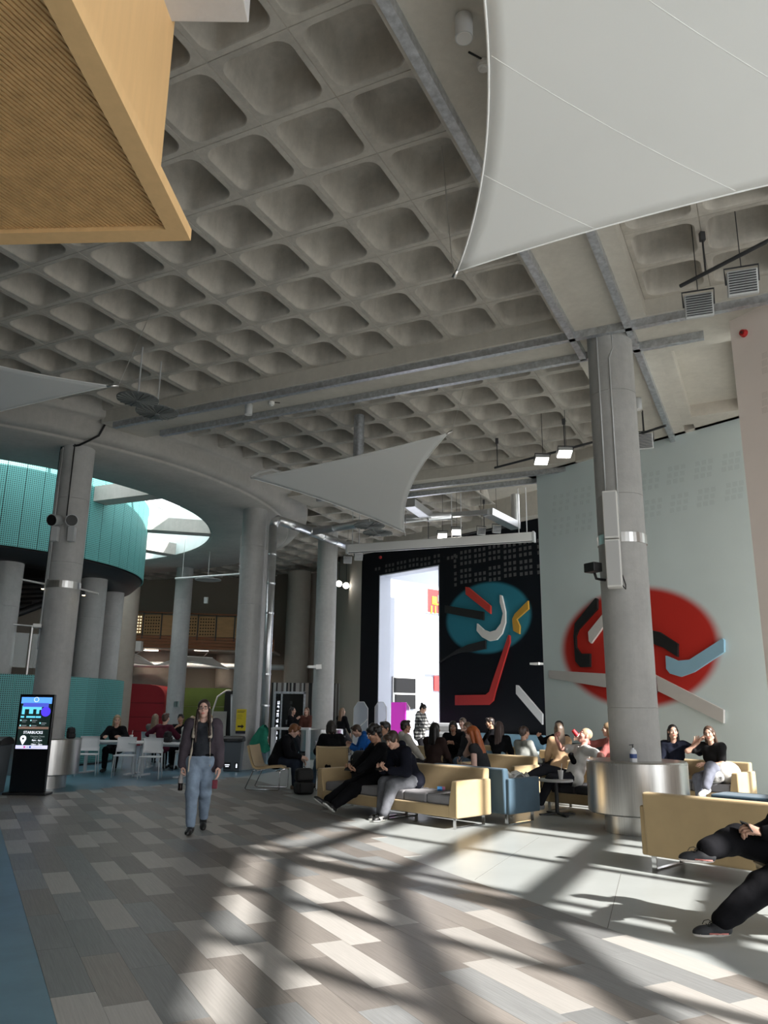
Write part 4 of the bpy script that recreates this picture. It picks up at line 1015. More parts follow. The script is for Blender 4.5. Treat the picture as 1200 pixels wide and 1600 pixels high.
RED, BLK, WHT, OCH, SKY = (.56, .045, .03), (.012, .012, .012), (.72, .70, .67), (.50, .27, .03), (.30, .52, .66)
kb, ob = 3.529, (540, 820); kg, og = 2.962, (830, 640)
mural('black', [(668, 343), (682, 345), (806, 448), (806, 492), (670, 385)], kb, ob, RED, 'red straight plank across the top of the teal disc')
mural('black', [(554, 445), (767, 480), (767, 527), (554, 486)], kb, ob, BLK, 'black straight plank on the left of the teal disc')
mural('black', [(858, 388), (868, 392), (888, 480), (888, 540), (870, 600), (840, 635), (800, 642), (760, 620), (730, 585), (732, 545), (770, 580), (800, 592), (835, 582), (863, 545), (875, 490), (858, 430)], kb, ob, WHT, 'white plank bent into a U on the teal disc')
mural('black', [(1012, 420), (1015, 465), (950, 522), (967, 560), (965, 603), (932, 585), (926, 520), (940, 492)], kb, ob, OCH, 'ochre bent plank at the right rim of the teal disc')
mural('black', [(778, 637), (778, 685), (700, 700), (640, 705), (590, 722), (525, 762), (525, 755), (620, 690), (680, 662)], kb, ob, (.011, .011, .013), 'dark bent plank at the lower rim of the teal disc')
mural('black', [(905, 608), (912, 612), (912, 650), (832, 920), (820, 970), (795, 993), (611, 995), (611, 940), (780, 937), (800, 920), (815, 870)], kb, ob, (.42, .025, .022), 'red plank bent like a hockey stick below the teal disc')
mural('black', [(947, 884), (957, 886), (1092, 1043), (1092, 1102), (947, 932)], kb, ob, (.55, .55, .56), 'white straight plank low on the black wall')
mural('green', [(305, 873), (313, 878), (313, 923), (225, 1020), (213, 1050), (215, 1100), (235, 1130), (280, 1130), (280, 1192), (235, 1192), (212, 1165), (204, 1050), (210, 990)], kg, og, BLK, 'black bent plank on the left of the red disc')
mural('green', [(272, 1030), (345, 940), (345, 1000), (285, 1083), (275, 1072)], kg, og, WHT, 'short white plank left of the loudspeaker column')
mural('green', [(480, 1018), (545, 1018), (600, 1030), (685, 1085), (685, 1145), (620, 1103), (560, 1080), (480, 1075)], kg, og, BLK, 'black curved plank right of the loudspeaker column')
mural('green', [(630, 1140), (640, 1143), (685, 1163), (740, 1158), (893, 1060), (900, 1068), (900, 1123), (760, 1215), (700, 1237), (650, 1222), (633, 1200)], kg, og, SKY, 'sky blue curved plank at the right rim of the red disc')
mural('green', [(90, 1207), (345, 1222), (480, 1232), (480, 1290), (345, 1285), (90, 1243)], kg, og, (.60, .585, .56), 'long white plank at the left foot of the red disc')
mural('green', [(540, 1208), (568, 1222), (898, 1390), (898, 1452), (595, 1303), (540, 1275)], kg, og, (.60, .58, .56), 'long white plank falling to the right foot of the red disc')
mural('green', [(572, 1252), (588, 1240), (595, 1303), (575, 1322)], kg, og, (.06, .015, .02), 'small dark block where the long white planks meet', .09)
# acoustic perforations: groups of small square recesses
def perfs(wall, cents, k, off, m, sq, pit, parent, name='perforations'):
    p0, n_ = WN[wall]; d_ = np.array([-n_[1], n_[0], 0]) ; b = MB()
    for (x, y, cols, rows) in cents:
        c = onplane(off[0] + x / k, off[1] + y / k, (*p0, 0), n_)
        for i in range(cols):
            for j in range(rows):
                q = c + d_ * (i - (cols - 1) / 2) * pit + np.array([0, 0, (j - (rows - 1) / 2) * pit]) + n_ * .003
                vs = [q + d_ * a * sq / 2 + np.array([0, 0, e * sq / 2]) for a, e in ((-1, -1), (1, -1), (1, 1), (-1, 1))]; b.add(vs, [(0, 1, 2, 3)])
    Mi = parent.matrix_basis.inverted(); b.v = [tuple(Mi @ Vector(p)) for p in b.v]
    o = b.build(name, m, parent, world=False); o['kind'] = 'stuff'
bc = [(990, 130, 3, 3), (905, 145, 3, 3), (820, 152, 3, 3), (740, 168, 3, 3), (662, 180, 3, 3), (588, 180, 3, 1), (603, 200, 1, 3), (503, 187, 2, 2), (440, 202, 3, 2), (375, 208, 3, 2), (308, 222, 3, 2), (243, 237, 3, 2), (177, 243, 2, 1), (995, 235, 3, 3), (907, 245, 3, 3), (822, 268, 3, 3), (742, 285, 3, 2), (663, 282, 3, 3), (606, 300, 1, 3), (1065, 120, 1, 3), (1065, 245, 1, 2)]
perfs('black', bc, kb, ob, mat('perforation_grey', (.085, .085, .085), .7), .11, .185, wall_back)
gc = []
for x, y in ((138, 430), (236, 400), (140, 540), (242, 520), (553, 330), (670, 300), (797, 275), (925, 240), (563, 455), (685, 430), (810, 405), (940, 375)):
    for i in (-1, 0, 1):
        for j in (-1, 0, 1): gc.append((x + i * 30 - j * 3, y + j * 31 - i * 6, 4, 4))
perfs('green', gc, kg, og, mat('perforation_green', (.48, .56, .56), .7), .011, .024, wall_right)
WN['blush'] = (BL0, np.array([bd[1], -bd[0], 0.0]))
perfs('blush', [(1195 + i * 14, 555 + j * 12 + k, 4, 4) for i in range(2) for j in range(3) for k in (0, 62)], 1, (0, 0), mat('perforation_blush', (.66, .58, .52), .7), .012, .022, wall_blush)

# ================================================================ SEATING
M_TAN = mat('ochre_upholstery', (.47, .345, .185), .85, var=.07, scale=3, bump=.08, bscale=220, sheen=.2)
M_NAVY = mat('petrol_blue_upholstery', (.05, .095, .135), .85, var=.1, scale=3, bump=.08, bscale=220, sheen=.2)
M_BLUEUP = mat('light_blue_upholstery', (.20, .33, .42), .85, var=.08, scale=3, bump=.08, bscale=220)
M_SEAT = mat('grey_seat_fabric', (.225, .22, .23), .9, var=.1, scale=5, bump=.1, bscale=250)
M_CHROME = mat('chrome', (.75, .75, .76), .12, metal=1.0)
E1 = np.array([-.70, .714]); E2 = np.array([.714, .70]); RZS = math.atan2(-.714, .70)
def sofa(fr, L, label, arms=(True, True), m=M_TAN, ms=M_SEAT, D=.78, ncush=3, flip=False, back=True, rz=None, backm=None, cat='sofa', bh=.75):
    """fr: front right floor corner; local x along the sofa, -y the front"""
    rz = (RZS + (PI if flip else 0)) if rz is None else rz
    ax = np.array([math.cos(rz), math.sin(rz)]); ay = np.array([-ax[1], ax[0]])
    c = np.array(fr[:2]) - ax * L / 2 + ay * D / 2
    t = thing('sofa', label, cat, (c[0], c[1], 0), rz, 'modular sofas')
    x0, x1 = -L / 2 + (.15 if arms[0] else 0), L / 2 - (.15 if arms[1] else 0)
    b = MB(); b.box((0, -.02 if back else 0, .215), (L - .01, D - .06, .15)); b.build('base', m, t, bevel=.015, world=False)
    for k in range(ncush):
        w = (x1 - x0) / ncush; b = MB(); b.box((x0 + w * (k + .5), -.06 if back else 0, .355), (w - .008, D - (.2 if back else .04), .135)); b.build('seat_cushion', ms, t, bevel=.028, seg=3, world=False)
    if back:
        b = MB(); M_ = Matrix(((0, 0, 1, -L / 2), (1, 0, 0, 0), (0, 1, 0, 0), (0, 0, 0, 1)))
        b.prism([(D / 2 - .19, .28), (D / 2 - .11, bh), (D / 2 + .01, bh), (D / 2 - .02, .14), (D / 2 - .19, .14)], .002 if not arms[0] else .06, L - (.002 if not arms[1] else .06), M_)
        b.build('backrest', backm or m, t, bevel=.025, seg=3, world=False)
    for s_, on in ((-1, arms[0]), (1, arms[1])):
        if not on: continue
        b = MB(); xo = s_ * L / 2; M_ = Matrix(((1, 0, 0, 0), (0, 0, 1, -D / 2), (0, 1, 0, 0), (0, 0, 0, 1)))
        poly = [(xo, .14), (xo, .615), (xo - s_ * .10, .615), (xo - s_ * .155, .30), (xo - s_ * .155, .14)]
        b.prism(poly if s_ < 0 else poly[::-1], 0, D - .04, M_); o = b.build('arm', m, t, bevel=.02, seg=3, world=False)
    for s_ in (-1, 1):
        x = s_ * (L / 2 - .1); b = MB()
        for y0, y1, z0, z1 in ((-D / 2 + .07, -D / 2 + .07, .0, .15), (D / 2 - .1, D / 2 - .1, .0, .15)): b.bar((x, y0, z0 + .004), (x, y1, z1), .05, .012, up=(0, 1, 0))
        b.bar((x, -D / 2 + .065, .006), (x, D / 2 - .095, .006), .05, .012); b.build('sled_leg', M_CHROME, t, world=False)
    return t
FR1 = np.array([1.02, 11.02])
sofaA = sofa(FR1, 1.47, 'ochre sofa with its right arm in full sun, boy in grey trousers on it', (False, True))
sofaB = sofa(FR1 + E1 * 1.48, 1.42, 'ochre sofa where the slouching boy in black sits', (True, False), ncush=2)
sofaN = sofa(FR1 + E2 * 1.63 + E1 * 1.35 - E1 * .1, 1.45, 'petrol blue sofa back to back with the sunlit ochre sofa', (True, True), M_NAVY, M_NAVY, flip=True)
sofaB2 = sofa((2.30, 14.05), 1.3, 'ochre sofa in the second row with a white garment in front of it', (True, True))
sofaM = sofa((3.72, 12.10), 1.62, 'ochre sofa with dark seat behind the drum table, man in white on it', (True, True), M_TAN, mat('charcoal_seat_fabric', (.055, .055, .06), .9, bump=.1, bscale=250))
sofaW = sofa((5.70, 13.10), 2.25, 'ochre sofa along the pale green wall with two women on it', (True, True))
sofaR = sofa(np.array([2.64, 8.52]) + E2 * .78, 2.3, 'ochre sofa at the right turning its plain back to the camera', (True, True), flip=True)
sofaC = sofa((.95, 17.2), 1.9, 'ochre sofa in the third row behind the boys', (True, True))
sofaC2 = sofa((2.62, 17.75), 1.4, 'ochre sofa in the third row, long-haired woman leaning on it', (True, True))
sofaD = sofa((1.93, 15.68), .7, 'light blue seat with a back in the aisle before the third row', (False, False), M_BLUEUP, M_BLUEUP, ncush=1)
sofaE = sofa((1.33, 15.05), .6, 'short ochre seat block in front of the light blue seat', (False, False), M_TAN, M_TAN, ncush=1, back=False)
sofaF = sofa((5.35, 11.2), .9, 'low petrol blue stool at the right picture edge near the women', (False, False), M_NAVY, M_NAVY, ncush=1, back=False, D=.6)
sofaG = sofa((3.85, 15.65), 1.5, 'ochre sofa under the left half of the red disc', (True, True))
# bench along the black wall
p0 = BW0 + BWD * 5.6; p1 = BW0 + BWD * 8.3; nb = np.array([BWD[1], -BWD[0]])
t = thing('wall_bench', 'long light blue bench along the foot of the black wall', 'bench', (*(p0 + nb * .4), 0))
b = MB(); b.bar((*(p0 + nb * .45), .22), (*(p1 + nb * .45), .22), .5, .44); b.build('seat', M_BLUEUP, t, bevel=.02)
b = MB(); b.bar((*(p0 + nb * .14), .62), (*(p1 + nb * .14), .62), .12, .5); b.build('backrest', M_BLUEUP, t, bevel=.02)
p0 = TW0 + TWD * .2; p1 = TW0 + TWD * 2.0; ng = np.array([TWD[1], -TWD[0]])
t = thing('wall_bench', 'dark grey bench along the left foot of the pale green wall', 'bench', (*(p0 + ng * .4), 0))
b = MB(); b.bar((*(p0 + ng * .45), .22), (*(p1 + ng * .45), .22), .5, .44); b.build('seat', M_DARK, t, bevel=.02); b = MB(); b.bar((*(p0 + ng * .14), .62), (*(p1 + ng * .14), .62), .12, .5); b.build('backrest', mat('slate_upholstery', (.07, .085, .1), .8), t, bevel=.02)
# lounge chairs with steel sled frames
def lounge(loc, rz, label, m=M_TAN):
    t = thing('lounge_chair', label, 'chair', (*loc, 0), rz, 'lounge chairs')
    prof = [(-.34, .395), (-.30, .415), (-.1, .40), (.1, .375), (.2, .37), (.27, .40), (.31, .48), (.36, .62), (.40, .78), (.41, .80)]
    rows = []
    for x in np.linspace(-.31, .31, 9): rows.append([(x, y, z + .012 * (x / .31) ** 2) for y, z in prof])
    b = MB(); b.patch(rows, .055); o = b.build('shell', m, t, subsurf=1, world=False)
    for s_ in (-1, 1):
        b = MB(); x = s_ * .29; b.tube([(x, -.26, .38), (x, -.27, .34), (x, -.27, .03), (x, -.24, .012), (x, .38, .012), (x, .41, .03), (x, .26, .36), (x, .22, .37)], .011, 8); b.build('sled_leg', M_CHROME, t, world=False)
    b = MB(); b.cyl((-.29, -.2, .355), (.29, -.2, .355), .011, n=8); b.cyl((-.29, .2, .355), (.29, .2, .355), .011, n=8); b.build('cross_tube', M_CHROME, t, world=False)
    return t
lounge((-2.15, 16.05), math.radians(80), 'ochre lounge chair on a steel sled, ginger-haired boy sitting in it')
lounge((-.93, 16.1), math.radians(178), 'ochre lounge chair seen from behind, person in a black jumper in it')
lounge((-1.05, 17.9), math.radians(20), 'pale grey lounge chair behind the ginger-haired boy', mat('pale_grey_upholstery', (.36, .36, .38), .85))
# side table with crossed foot
def side_table(loc, h, r, label, foot=True):
    t = thing('side_table', label, 'table', (*loc, 0))
    b = MB(); b.cyl((0, 0, h - .03), (0, 0, h), r, n=36); b.build('table_top', mat('pale_laminate', (.55, .55, .54), .35), t, world=False)
    b = MB(); b.cyl((0, 0, .03), (0, 0, h - .03), .03, n=16); b.build('stem', M_DARK, t, world=False)
    for k in range(4):
        a = k * PI / 2 + .3; b = MB(); b.bar((0, 0, .025), (.3 * math.cos(a), .3 * math.sin(a), .012), .045, .022); b.build('foot', M_DARK, t, world=False)
side_table((2.72, 12.75), .52, .26, 'round pale side table beside the petrol blue sofa')
# ================================================================ CAFE TABLES AND CHAIRS (left)
M_WTOP = mat('white_laminate', (.62, .64, .65), .35); M_WFRAME = mat('white_frame', (.6, .62, .63), .4, metal=.2); M_WCH = mat('white_chair_plastic', (.66, .68, .69), .5)
def cafe_table(c, rz, L, W, label):
    t = thing('cafe_table', label, 'table', (*c, 0), rz, 'white cafe tables')
    b = MB(); b.box((0, 0, .72), (L, W, .03)); b.build('table_top', M_WTOP, t, bevel=.006, world=False)
    for s_ in (-1, 1):
        x = s_ * (L / 2 - .18); b = MB(); b.bar((x, 0, .02), (x, 0, .705), .07, .05); b.build('leg', M_WFRAME, t, world=False)
        b = MB(); b.box((x, 0, .02), (.09, W - .08, .035)); b.build('foot', M_WFRAME, t, bevel=.008, world=False)
    b = MB(); b.bar((-L / 2 + .18, 0, .67), (L / 2 - .18, 0, .67), .05, .04); b.build('rail', M_WFRAME, t, world=False)
trz = math.atan2(-.62, 1.4)
cafe_table((-6.35, 19.15), trz * .55, 1.6, .75, 'white cafe table before the low teal screen, blonde woman in black at it'); cafe_table((-4.95, 18.55), trz * .55, 1.35, .75, 'white cafe table with a black bag lying on it'); cafe_table((-5.35, 21.2), .1, 1.6, .75, 'white cafe table of the group before the red booth'); cafe_table((-6.2, 27.2), .0, 1.6, .7, 'far white cafe table in front of the green panel')
def chair_proto():
    t = thing('cafe_chair', 'x', 'chair', (0, 0, 0), 0, 'white cafe chairs')
    b = MB(); prof = [(-.22, .455), (-.2, .465), (0, .455), (.16, .452), (.2, .46)]
    b.patch([[(x, y, z) for y, z in prof] for x in np.linspace(-.22, .22, 5)], .02); b.build('seat', M_WCH, t, world=False)
    b = MB(); rows = []
    for x in np.linspace(-.21, .21, 7): rows.append([(x, .24 + .05 * k / 4 - .04 * (x / .21) ** 2, .53 + .32 * k / 4) for k in range(5)])
    b.patch(rows, .016); bk = b.build('backrest', M_WCH, t, world=False)
    me_ = MB()
    for i in range(9):
        for j in range(7): me_.box((-.15 + i * .0375, .262 + .05 * (j + .5) / 7 * .9 + .012 - .04 * ((-.15 + i * .0375) / .21) ** 2, .575 + j * .036), (.018, .006, .018))
    mo = me_.build('mesh_holes', mat('chair_hole_grey', (.40, .42, .43), .7), bk, world=False); mo['kind'] = 'stuff'
    for sx in (-1, 1):
        b = MB(); b.tube([(sx * .2, -.2, .455), (sx * .22, -.24, .01)], .011, 8); b.build('leg', M_WFRAME, t, world=False)
        b = MB(); b.tube([(sx * .21, .26, .62), (sx * .215, .2, .46), (sx * .23, .27, .01)], .012, 8); b.build('leg', M_WFRAME, t, world=False)
    return t
ch0 = chair_proto()
CH = [((-6.62, 18.45), .25, 'white mesh-back cafe chair nearest the left drum table'), ((-5.72, 18.25), .2, 'white mesh-back cafe chair in the middle of the front row'), ((-5.02, 17.85), .15, 'white mesh-back cafe chair nearest the walking woman'),
      ((-5.6, 20.2), .1, 'white cafe chair under the boy in maroon'), ((-4.85, 20.3), .05, 'white cafe chair beside the boy in maroon'), ((-4.35, 19.7), -.6, 'white cafe chair under the girl in the white hoodie'), ((-6.5, 20.4), 2.9, 'white cafe chair under the blonde woman in black'),
      ((-4.2, 22.3), 1.4, 'white cafe chair left of the recycling bin, near one'), ((-4.5, 23.6), 1.5, 'white cafe chair left of the recycling bin, far one'), ((-6.3, 22.4), 2.9, 'white cafe chair before the red booth')]
for i, (l, rz, lab) in enumerate(CH):
    if i == 0: ch0.location = (*l, 0); ch0.rotation_euler = (0, 0, rz); ch0['label'] = lab
    else: copy_tree(ch0, (*l, 0), rz, lab)
# ================================================================ INFORMATION SCREEN
kx0, kx1, ky = -6.55, -5.92, 14.55; kc = (kx0 + kx1) / 2
t = thing('information_screen', 'tall black information screen showing a coffee shop page', 'display', (kc, ky, 0))
b = MB(); b.box((kc, ky + .04, .87), (kx1 - kx0, .07, 1.70)); b.build('cabinet', mat('gloss_black', (.006, .006, .007), .15), t, bevel=.008)
b = MB(); b.box((kc, ky + .06, .02), (kx1 - kx0 + .12, .34, .04)); b.build('foot', M_BLACK, t, bevel=.008)
def scr(name, x0, x1, z0, z1, col, e, par, d=.0):
    b_ = MB(); b_.box((kx0 + (x0 + x1) / 2, ky - .0005 - d, (z0 + z1) / 2), (x1 - x0, .003, z1 - z0)); return b_.build(name, mat('screen_' + name, col, .3, emit=e), par)
W = kx1 - kx0
s0 = scr('picture', .04, W - .04, .77, 1.67, (.01, .022, .02), .5, t)
scr('sky_band', .04, W - .04, 1.56, 1.67, (.10, .32, .85), .9, s0, .002); scr('blue_band', .08, W - .09, 1.50, 1.57, (.07, .10, .55), .8, s0, .003)
for k, (x0, x1, z0, z1) in enumerate(((.07, .12, 1.37, 1.52), (.12, .20, 1.46, 1.52), (.20, .27, 1.38, 1.52), (.27, .33, 1.46, 1.52), (.33, .38, 1.38, 1.52), (.38, .42, 1.45, 1.52), (.06, .12, 1.31, 1.34), (.16, .32, 1.31, 1.34), (.33, .42, 1.31, 1.34))): scr('map_block', x0, x1, z0, z1, (.12, .55, .75), .9, s0, .002)
b = MB(); b.cyl((kx0 + .50, ky - .003, 1.42), (kx0 + .50, ky - .006, 1.42), .085, n=28); b.build('info_circle', mat('screen_violet', (.07, .04, .75), emit=.9), s0)
b = MB(); b.lathe([(.036, 0), (.044, 0), (.044, .002), (.036, .002), (.036, 0)], (0, 0, 0), 28, smooth=False); M_ = frame((kx0 + .31, ky - .006, 1.63), (1, 0, 0), (0, -1, 0)); b.v = [tuple(M_ @ Vector(p)) for p in b.v]; b.build('emblem_ring', mat('screen_white', (.85, .88, .95), emit=.8), s0)
for k, (x, z) in enumerate(((.07, 1.265), (.25, 1.265), (.42, 1.22), (.07, 1.175), (.25, 1.175))):
    b = MB(); b.cyl((kx0 + x, ky - .003, z), (kx0 + x, ky - .005, z), .013, n=14); b.build('legend_dot', mat('screen_aqua', (.35, .8, .85), emit=.8), s0); scr('legend_line', x + .025, x + .11, z - .004, z + .004, (.4, .45, .48), .5, s0, .002); scr('legend_line', x + .025, x + .09, z - .03, z - .025, (.3, .33, .35), .4, s0, .002)
scr('photo_strip', .04, W - .05, 1.115, 1.155, (.20, .13, .10), .6, s0, .002); scr('footer', .03, W - .03, .775, .835, (.62, .62, .85), .8, s0, .002)
SW_ = MATS['screen_white']; SG_ = mat('screen_grey_text', (.25, .30, .30), emit=.5)
def kt(tx, size, x, z, m_, bold=0.0): lettering('lettering', tx, size, frame((kx0 + x, ky - .0045, z), (1, 0, 0), (0, -1, 0)), m_, s0, bold=bold)
kt('STARBUCKS', .064, W / 2, 1.055, SW_, .0009); kt('Opening Times', .042, .40, .99, SG_); kt('Mon - Fri', .036, .40, .957, SG_); kt('8am - 4pm', .042, .40, .923, SW_, .0004); kt('Sat & Sun', .034, .40, .886, SG_); kt('10am - 3pm', .042, .40, .852, SW_, .0004)
b = MB(); M_ = frame((kx0 + .15, ky - .003, .925), (1, 0, 0), (0, -1, 0)); pin = [(.055 * math.cos(a), .025 + .055 * math.sin(a)) for a in np.linspace(-.5, PI + .5, 20)] + [(0, -.09)]
b.prism(pin, 0, .002, M_); b.build('map_pin', SW_, s0); b = MB(); b.cyl(M_ @ Vector((0, .025, .002)), M_ @ Vector((0, .025, .004)), .018, n=14); b.build('pin_eye', M_BLACK, s0)
for k, (x, c_) in enumerate(((.19, (.75, .1, .4)), (.24, (.05, .08, .3)), (.29, (.05, .1, .35)))): b = MB(); b.box((kx0 + x, ky - .005, .805), (.034 if k != 1 else .012, .002, .034 if k != 1 else .02)); b.build('social_icon', mat('screen_icon%d' % k, c_, emit=.5), s0)
scr('social_line', .34, .50, .80, .81, (.45, .47, .7), .6, s0, .003)
# ================================================================ BINS
def bin_(c, rz, label, w=.46, d=.42, h=.82):
    t = thing('recycling_bin', label, 'bin', (*c, 0), rz, 'grey recycling bins'); m_ = mat('bin_grey', (.10, .115, .13), .5)
    b = MB(); vs = []
    for z, k in ((0, .86), (h - .12, 1.0)):
        for x, y in ((-1, -1), (1, -1), (1, 1), (-1, 1)): vs.append((x * w / 2 * k, y * d / 2 * k, z))
    b.add(vs, [(3, 2, 1, 0), (4, 5, 6, 7), (0, 1, 5, 4), (1, 2, 6, 5), (2, 3, 7, 6), (3, 0, 4, 7)]); b.build('body', m_, t, bevel=.02, world=False)
    b = MB(); M_ = Matrix(((0, 0, 1, -w / 2 - .02), (1, 0, 0, 0), (0, 1, 0, h - .12), (0, 0, 0, 1))); arc = [(-d / 2 - .02, 0)] + [((-d / 2 - .02) * math.cos(a), .04 + .1 * math.sin(a)) for a in np.linspace(0, PI, 9)] + [(d / 2 + .02, 0)]
    b.prism(arc[::-1], 0, w + .04, M_); ld = b.build('lid', M_BLACK, t, bevel=.01, world=False)
    b = MB(); b.box((0, -d / 2 - .015, h - .07), (w * .6, .02, .05)); b.build('slot', M_DARK, ld, world=False)
    for x, lw_ in ((-.1, .17), (.13, .09)):
        b = MB(); b.box((x, -d / 2 * .9 - .004, .14), (lw_, .006, .15)); lb = b.build('sticker', M_BLACK, t, world=False); b = MB()
        if lw_ > .1: b.box((x, -d / 2 * .9 - .008, .16), (lw_ * .7, .003, .02)); b.box((x, -d / 2 * .9 - .008, .12), (lw_ * .5, .003, .02))
        else: b.box((x, -d / 2 * .9 - .008, .13), (.035, .003, .08)); b.box((x, -d / 2 * .9 - .008, .18), (.02, .003, .02))
        b.build('sticker_print', SW_, lb, world=False)
bin_((-3.68, 20.35), 0, 'grey recycling bin in front of the yellow sign column'); bin_((-7.05, 14.8), 0, 'grey recycling bin cut by the left picture edge', .5, .5, .95)
# ================================================================ SMALL THINGS
dz = .91
p = np.array([CR[0] - .17, CR[1] - .45, dz]); t = thing('sanitiser_bottle', 'white pump bottle of hand sanitiser standing on the steel drum table', 'bottle', p)
b = MB(); b.lathe([(0, 0), (.042, 0), (.046, .01), (.046, .13), (.036, .155), (.016, .165), (.016, .18), (0, .18)], p, 20); b.build('bottle', mat('bottle_white', (.75, .77, .8), .3), t); b = MB(); b.lathe([(.047, .05), (.047, .105)], p, 20); b.build('label_band', mat('label_blue', (.04, .08, .25), .4), t)
b = MB(); b.cyl(p + np.array([0, 0, .18]), p + np.array([0, 0, .215]), .008, n=8); b.bar(p + np.array([.01, 0, .22]), p + np.array([-.045, 0, .215]), .014, .012); b.build('pump', M_BLACK, t)
p = np.array([*(FR1 + E1 * .62 + E2 * .38), .425]); t = thing('drink_can', 'small blue and pink can lying on the sunlit ochre sofa', 'can', p)
b = MB(); b.cyl(p + np.array([-.05, 0, .03]), p + np.array([.02, 0, .03]), .03, n=18); b.build('can_body', mat('can_blue', (.10, .35, .75), .3, metal=.3), t); b = MB(); b.cyl(p + np.array([.02, 0, .03]), p + np.array([.06, 0, .03]), .03, .026, n=18); b.build('can_end', mat('can_pink', (.65, .25, .4), .3, metal=.3), t)
def backpack(p, rz, label, s=1.0, m_=None):
    m_ = m_ or mat('black_nylon', (.01, .01, .011), .7); t = thing('backpack', label, 'backpack', p, rz)
    b = MB(); b.box((0, 0, .12 * s), (.36 * s, .26 * s, .24 * s)); b.box((0, .02 * s, .36 * s), (.33 * s, .2 * s, .24 * s)); b.v[8:12] = b.v[4:8]; b.build('bag', m_, t, bevel=.06 * s, seg=4, world=False); b = MB(); b.box((0, -.14 * s, .13 * s), (.26 * s, .08 * s, .2 * s)); b.build('pocket', m_, t, bevel=.03 * s, seg=3, world=False)
    b = MB(); b.tube([(-.03, .05 * s, .45 * s), (-.02, .05 * s, .51 * s), (.02, .05 * s, .51 * s), (.03, .05 * s, .45 * s)], .008, 6); b.build('handle', m_, t, world=False)
    for sx in (-1, 1): b = MB(); b.tube([(sx * .08 * s, .1 * s, .4 * s), (sx * .1 * s, .17 * s, .3 * s), (sx * .1 * s, .15 * s, .1 * s), (sx * .09 * s, .09 * s, .03 * s)], .014, 6); b.build('strap', m_, t, world=False)
backpack((-1.42, 15.25, 0), .4, 'black backpack on the floor between the lounge chairs', .95); backpack((*(FR1 + E1 * 2.3 + E2 * .45), .42), .9, 'black backpack on the ochre sofa beside the slouching boy', 1.0)
backpack((-4.9, 18.7, .735), 1.2, 'black bag lying on the white cafe table', .5); backpack((CL[0] + .5, CL[1] - .05, .91), 1.0, 'black bag standing on the left steel drum table', .42)
b = MB(); p = ony(404, 1140, CC[1] - .5); rows = []
for i in range(9):
    f = i / 8; rows.append([(p[0] + .16 + (j / 6 - .75) * (.08 + .46 * math.sqrt(f)) * (1 if j < 6 else .9) + .03 * math.sin(j * 2.1 + i), p[1] - .05 * math.sin(j * 1.7) * f, p[2] + .12 - f * (.62 + .08 * math.cos(j * 1.3))) for j in range(7)])
b.patch(rows, .01); tag(b.build('green_cloth', mat('green_cloth', (.01, .20, .125), .8, var=.2, scale=5)), 'green cloth hanging on the silver duct', 'cloth')
def cup(p, label, col=(.6, .5, .4)):
    t = thing('drink_cup', label, 'cup', p); b = MB(); b.lathe([(0, 0), (.03, 0), (.042, .12), (0, .12)], p, 16, smooth=False); b.build('cup_body', mat('cup_%d' % int(col[0] * 100), col, .4), t)
    b = MB(); b.cyl(p + np.array([0, 0, .12]), p + np.array([0, 0, .135]), .044, n=16); b.build('lid', M_OFFWHITE, t); b = MB(); b.cyl(p + np.array([.01, 0, .13]), p + np.array([.025, 0, .24]), .005, n=6); b.build('straw', M_OFFWHITE, t)
cup(np.array([2.78, 12.68, .52]), 'white cup standing on the round side table', (.65, .65, .65)); cup(np.array([-5.9, 19.2, .735]), 'clear drink cup on the white cafe table', (.55, .58, .58))
# white garment on the second row
b = MB(); p = np.array([1.95, 13.0, .42]); rows = []
for i in range(12):
    rows.append([(p[0] + (i / 11 - .5) * .75, p[1] + (j / 8 - .5) * .45, p[2] + .12 + .12 * math.sin(i * .9) * math.cos(j * .8) - .35 * max(0, abs(j / 8 - .5) - .3)) for j in range(9)])
b.patch(rows, .03); tag(b.build('white_garment', mat('white_wool', (.75, .74, .71), .9, bump=.3, bscale=60), subsurf=1), 'crumpled white garment lying on the petrol blue sofa', 'garment')
# ================================================================ ENTRANCE: gates, desk, posters, doors
M_CLEAR = mat('gate_glass', (.80, .84, .90), .05, alpha=.35, spec=.6)
NB3 = np.array([BWD[1], -BWD[0], 0]); BD3 = np.array([*BWD, 0])
def gate(x0, x1, label, dist=1.6):
    p0 = np.array([*BW0, 0]) + NB3 * dist; a = onplane(x0, 1100, p0, NB3); c = onplane(x1, 1100, p0, NB3); m_ = (a + c) / 2; w = np.linalg.norm(c - a)
    t = thing('ticket_gate', label, 'gate', (m_[0], m_[1], 0), 0, 'clear gate wings'); M_ = frame((m_[0], m_[1], 0), BD3, NB3)
    h = 1.75; k = w * .28; b = MB(); b.prism([(-w / 2, .25), (w / 2, .25), (w / 2, h - k), (w / 2 - k, h), (-w / 2 + k, h), (-w / 2, h - k)], -.008, .008, M_); b.build('wing', M_CLEAR, t)
    b = MB(); b.tube([M_ @ Vector(q) for q in ((-w / 2, .25, 0), (-w / 2, h - k, 0), (-w / 2 + k, h, 0), (w / 2 - k, h, 0), (w / 2, h - k, 0), (w / 2, .25, 0))], .01, 6); b.build('rim', M_OFFWHITE, t)
    b = MB(); b.bar(M_ @ Vector((-w / 2, .75, .02)), M_ @ Vector((w / 2, 1.2, .02)), .02, .02); b.build('brace', M_OFFWHITE, t); b = MB(); b.box((m_[0], m_[1], .13), (w * .9, .2, .26), math.atan2(BWD[1], BWD[0])); b.build('foot', M_LIGHTGREY, t)
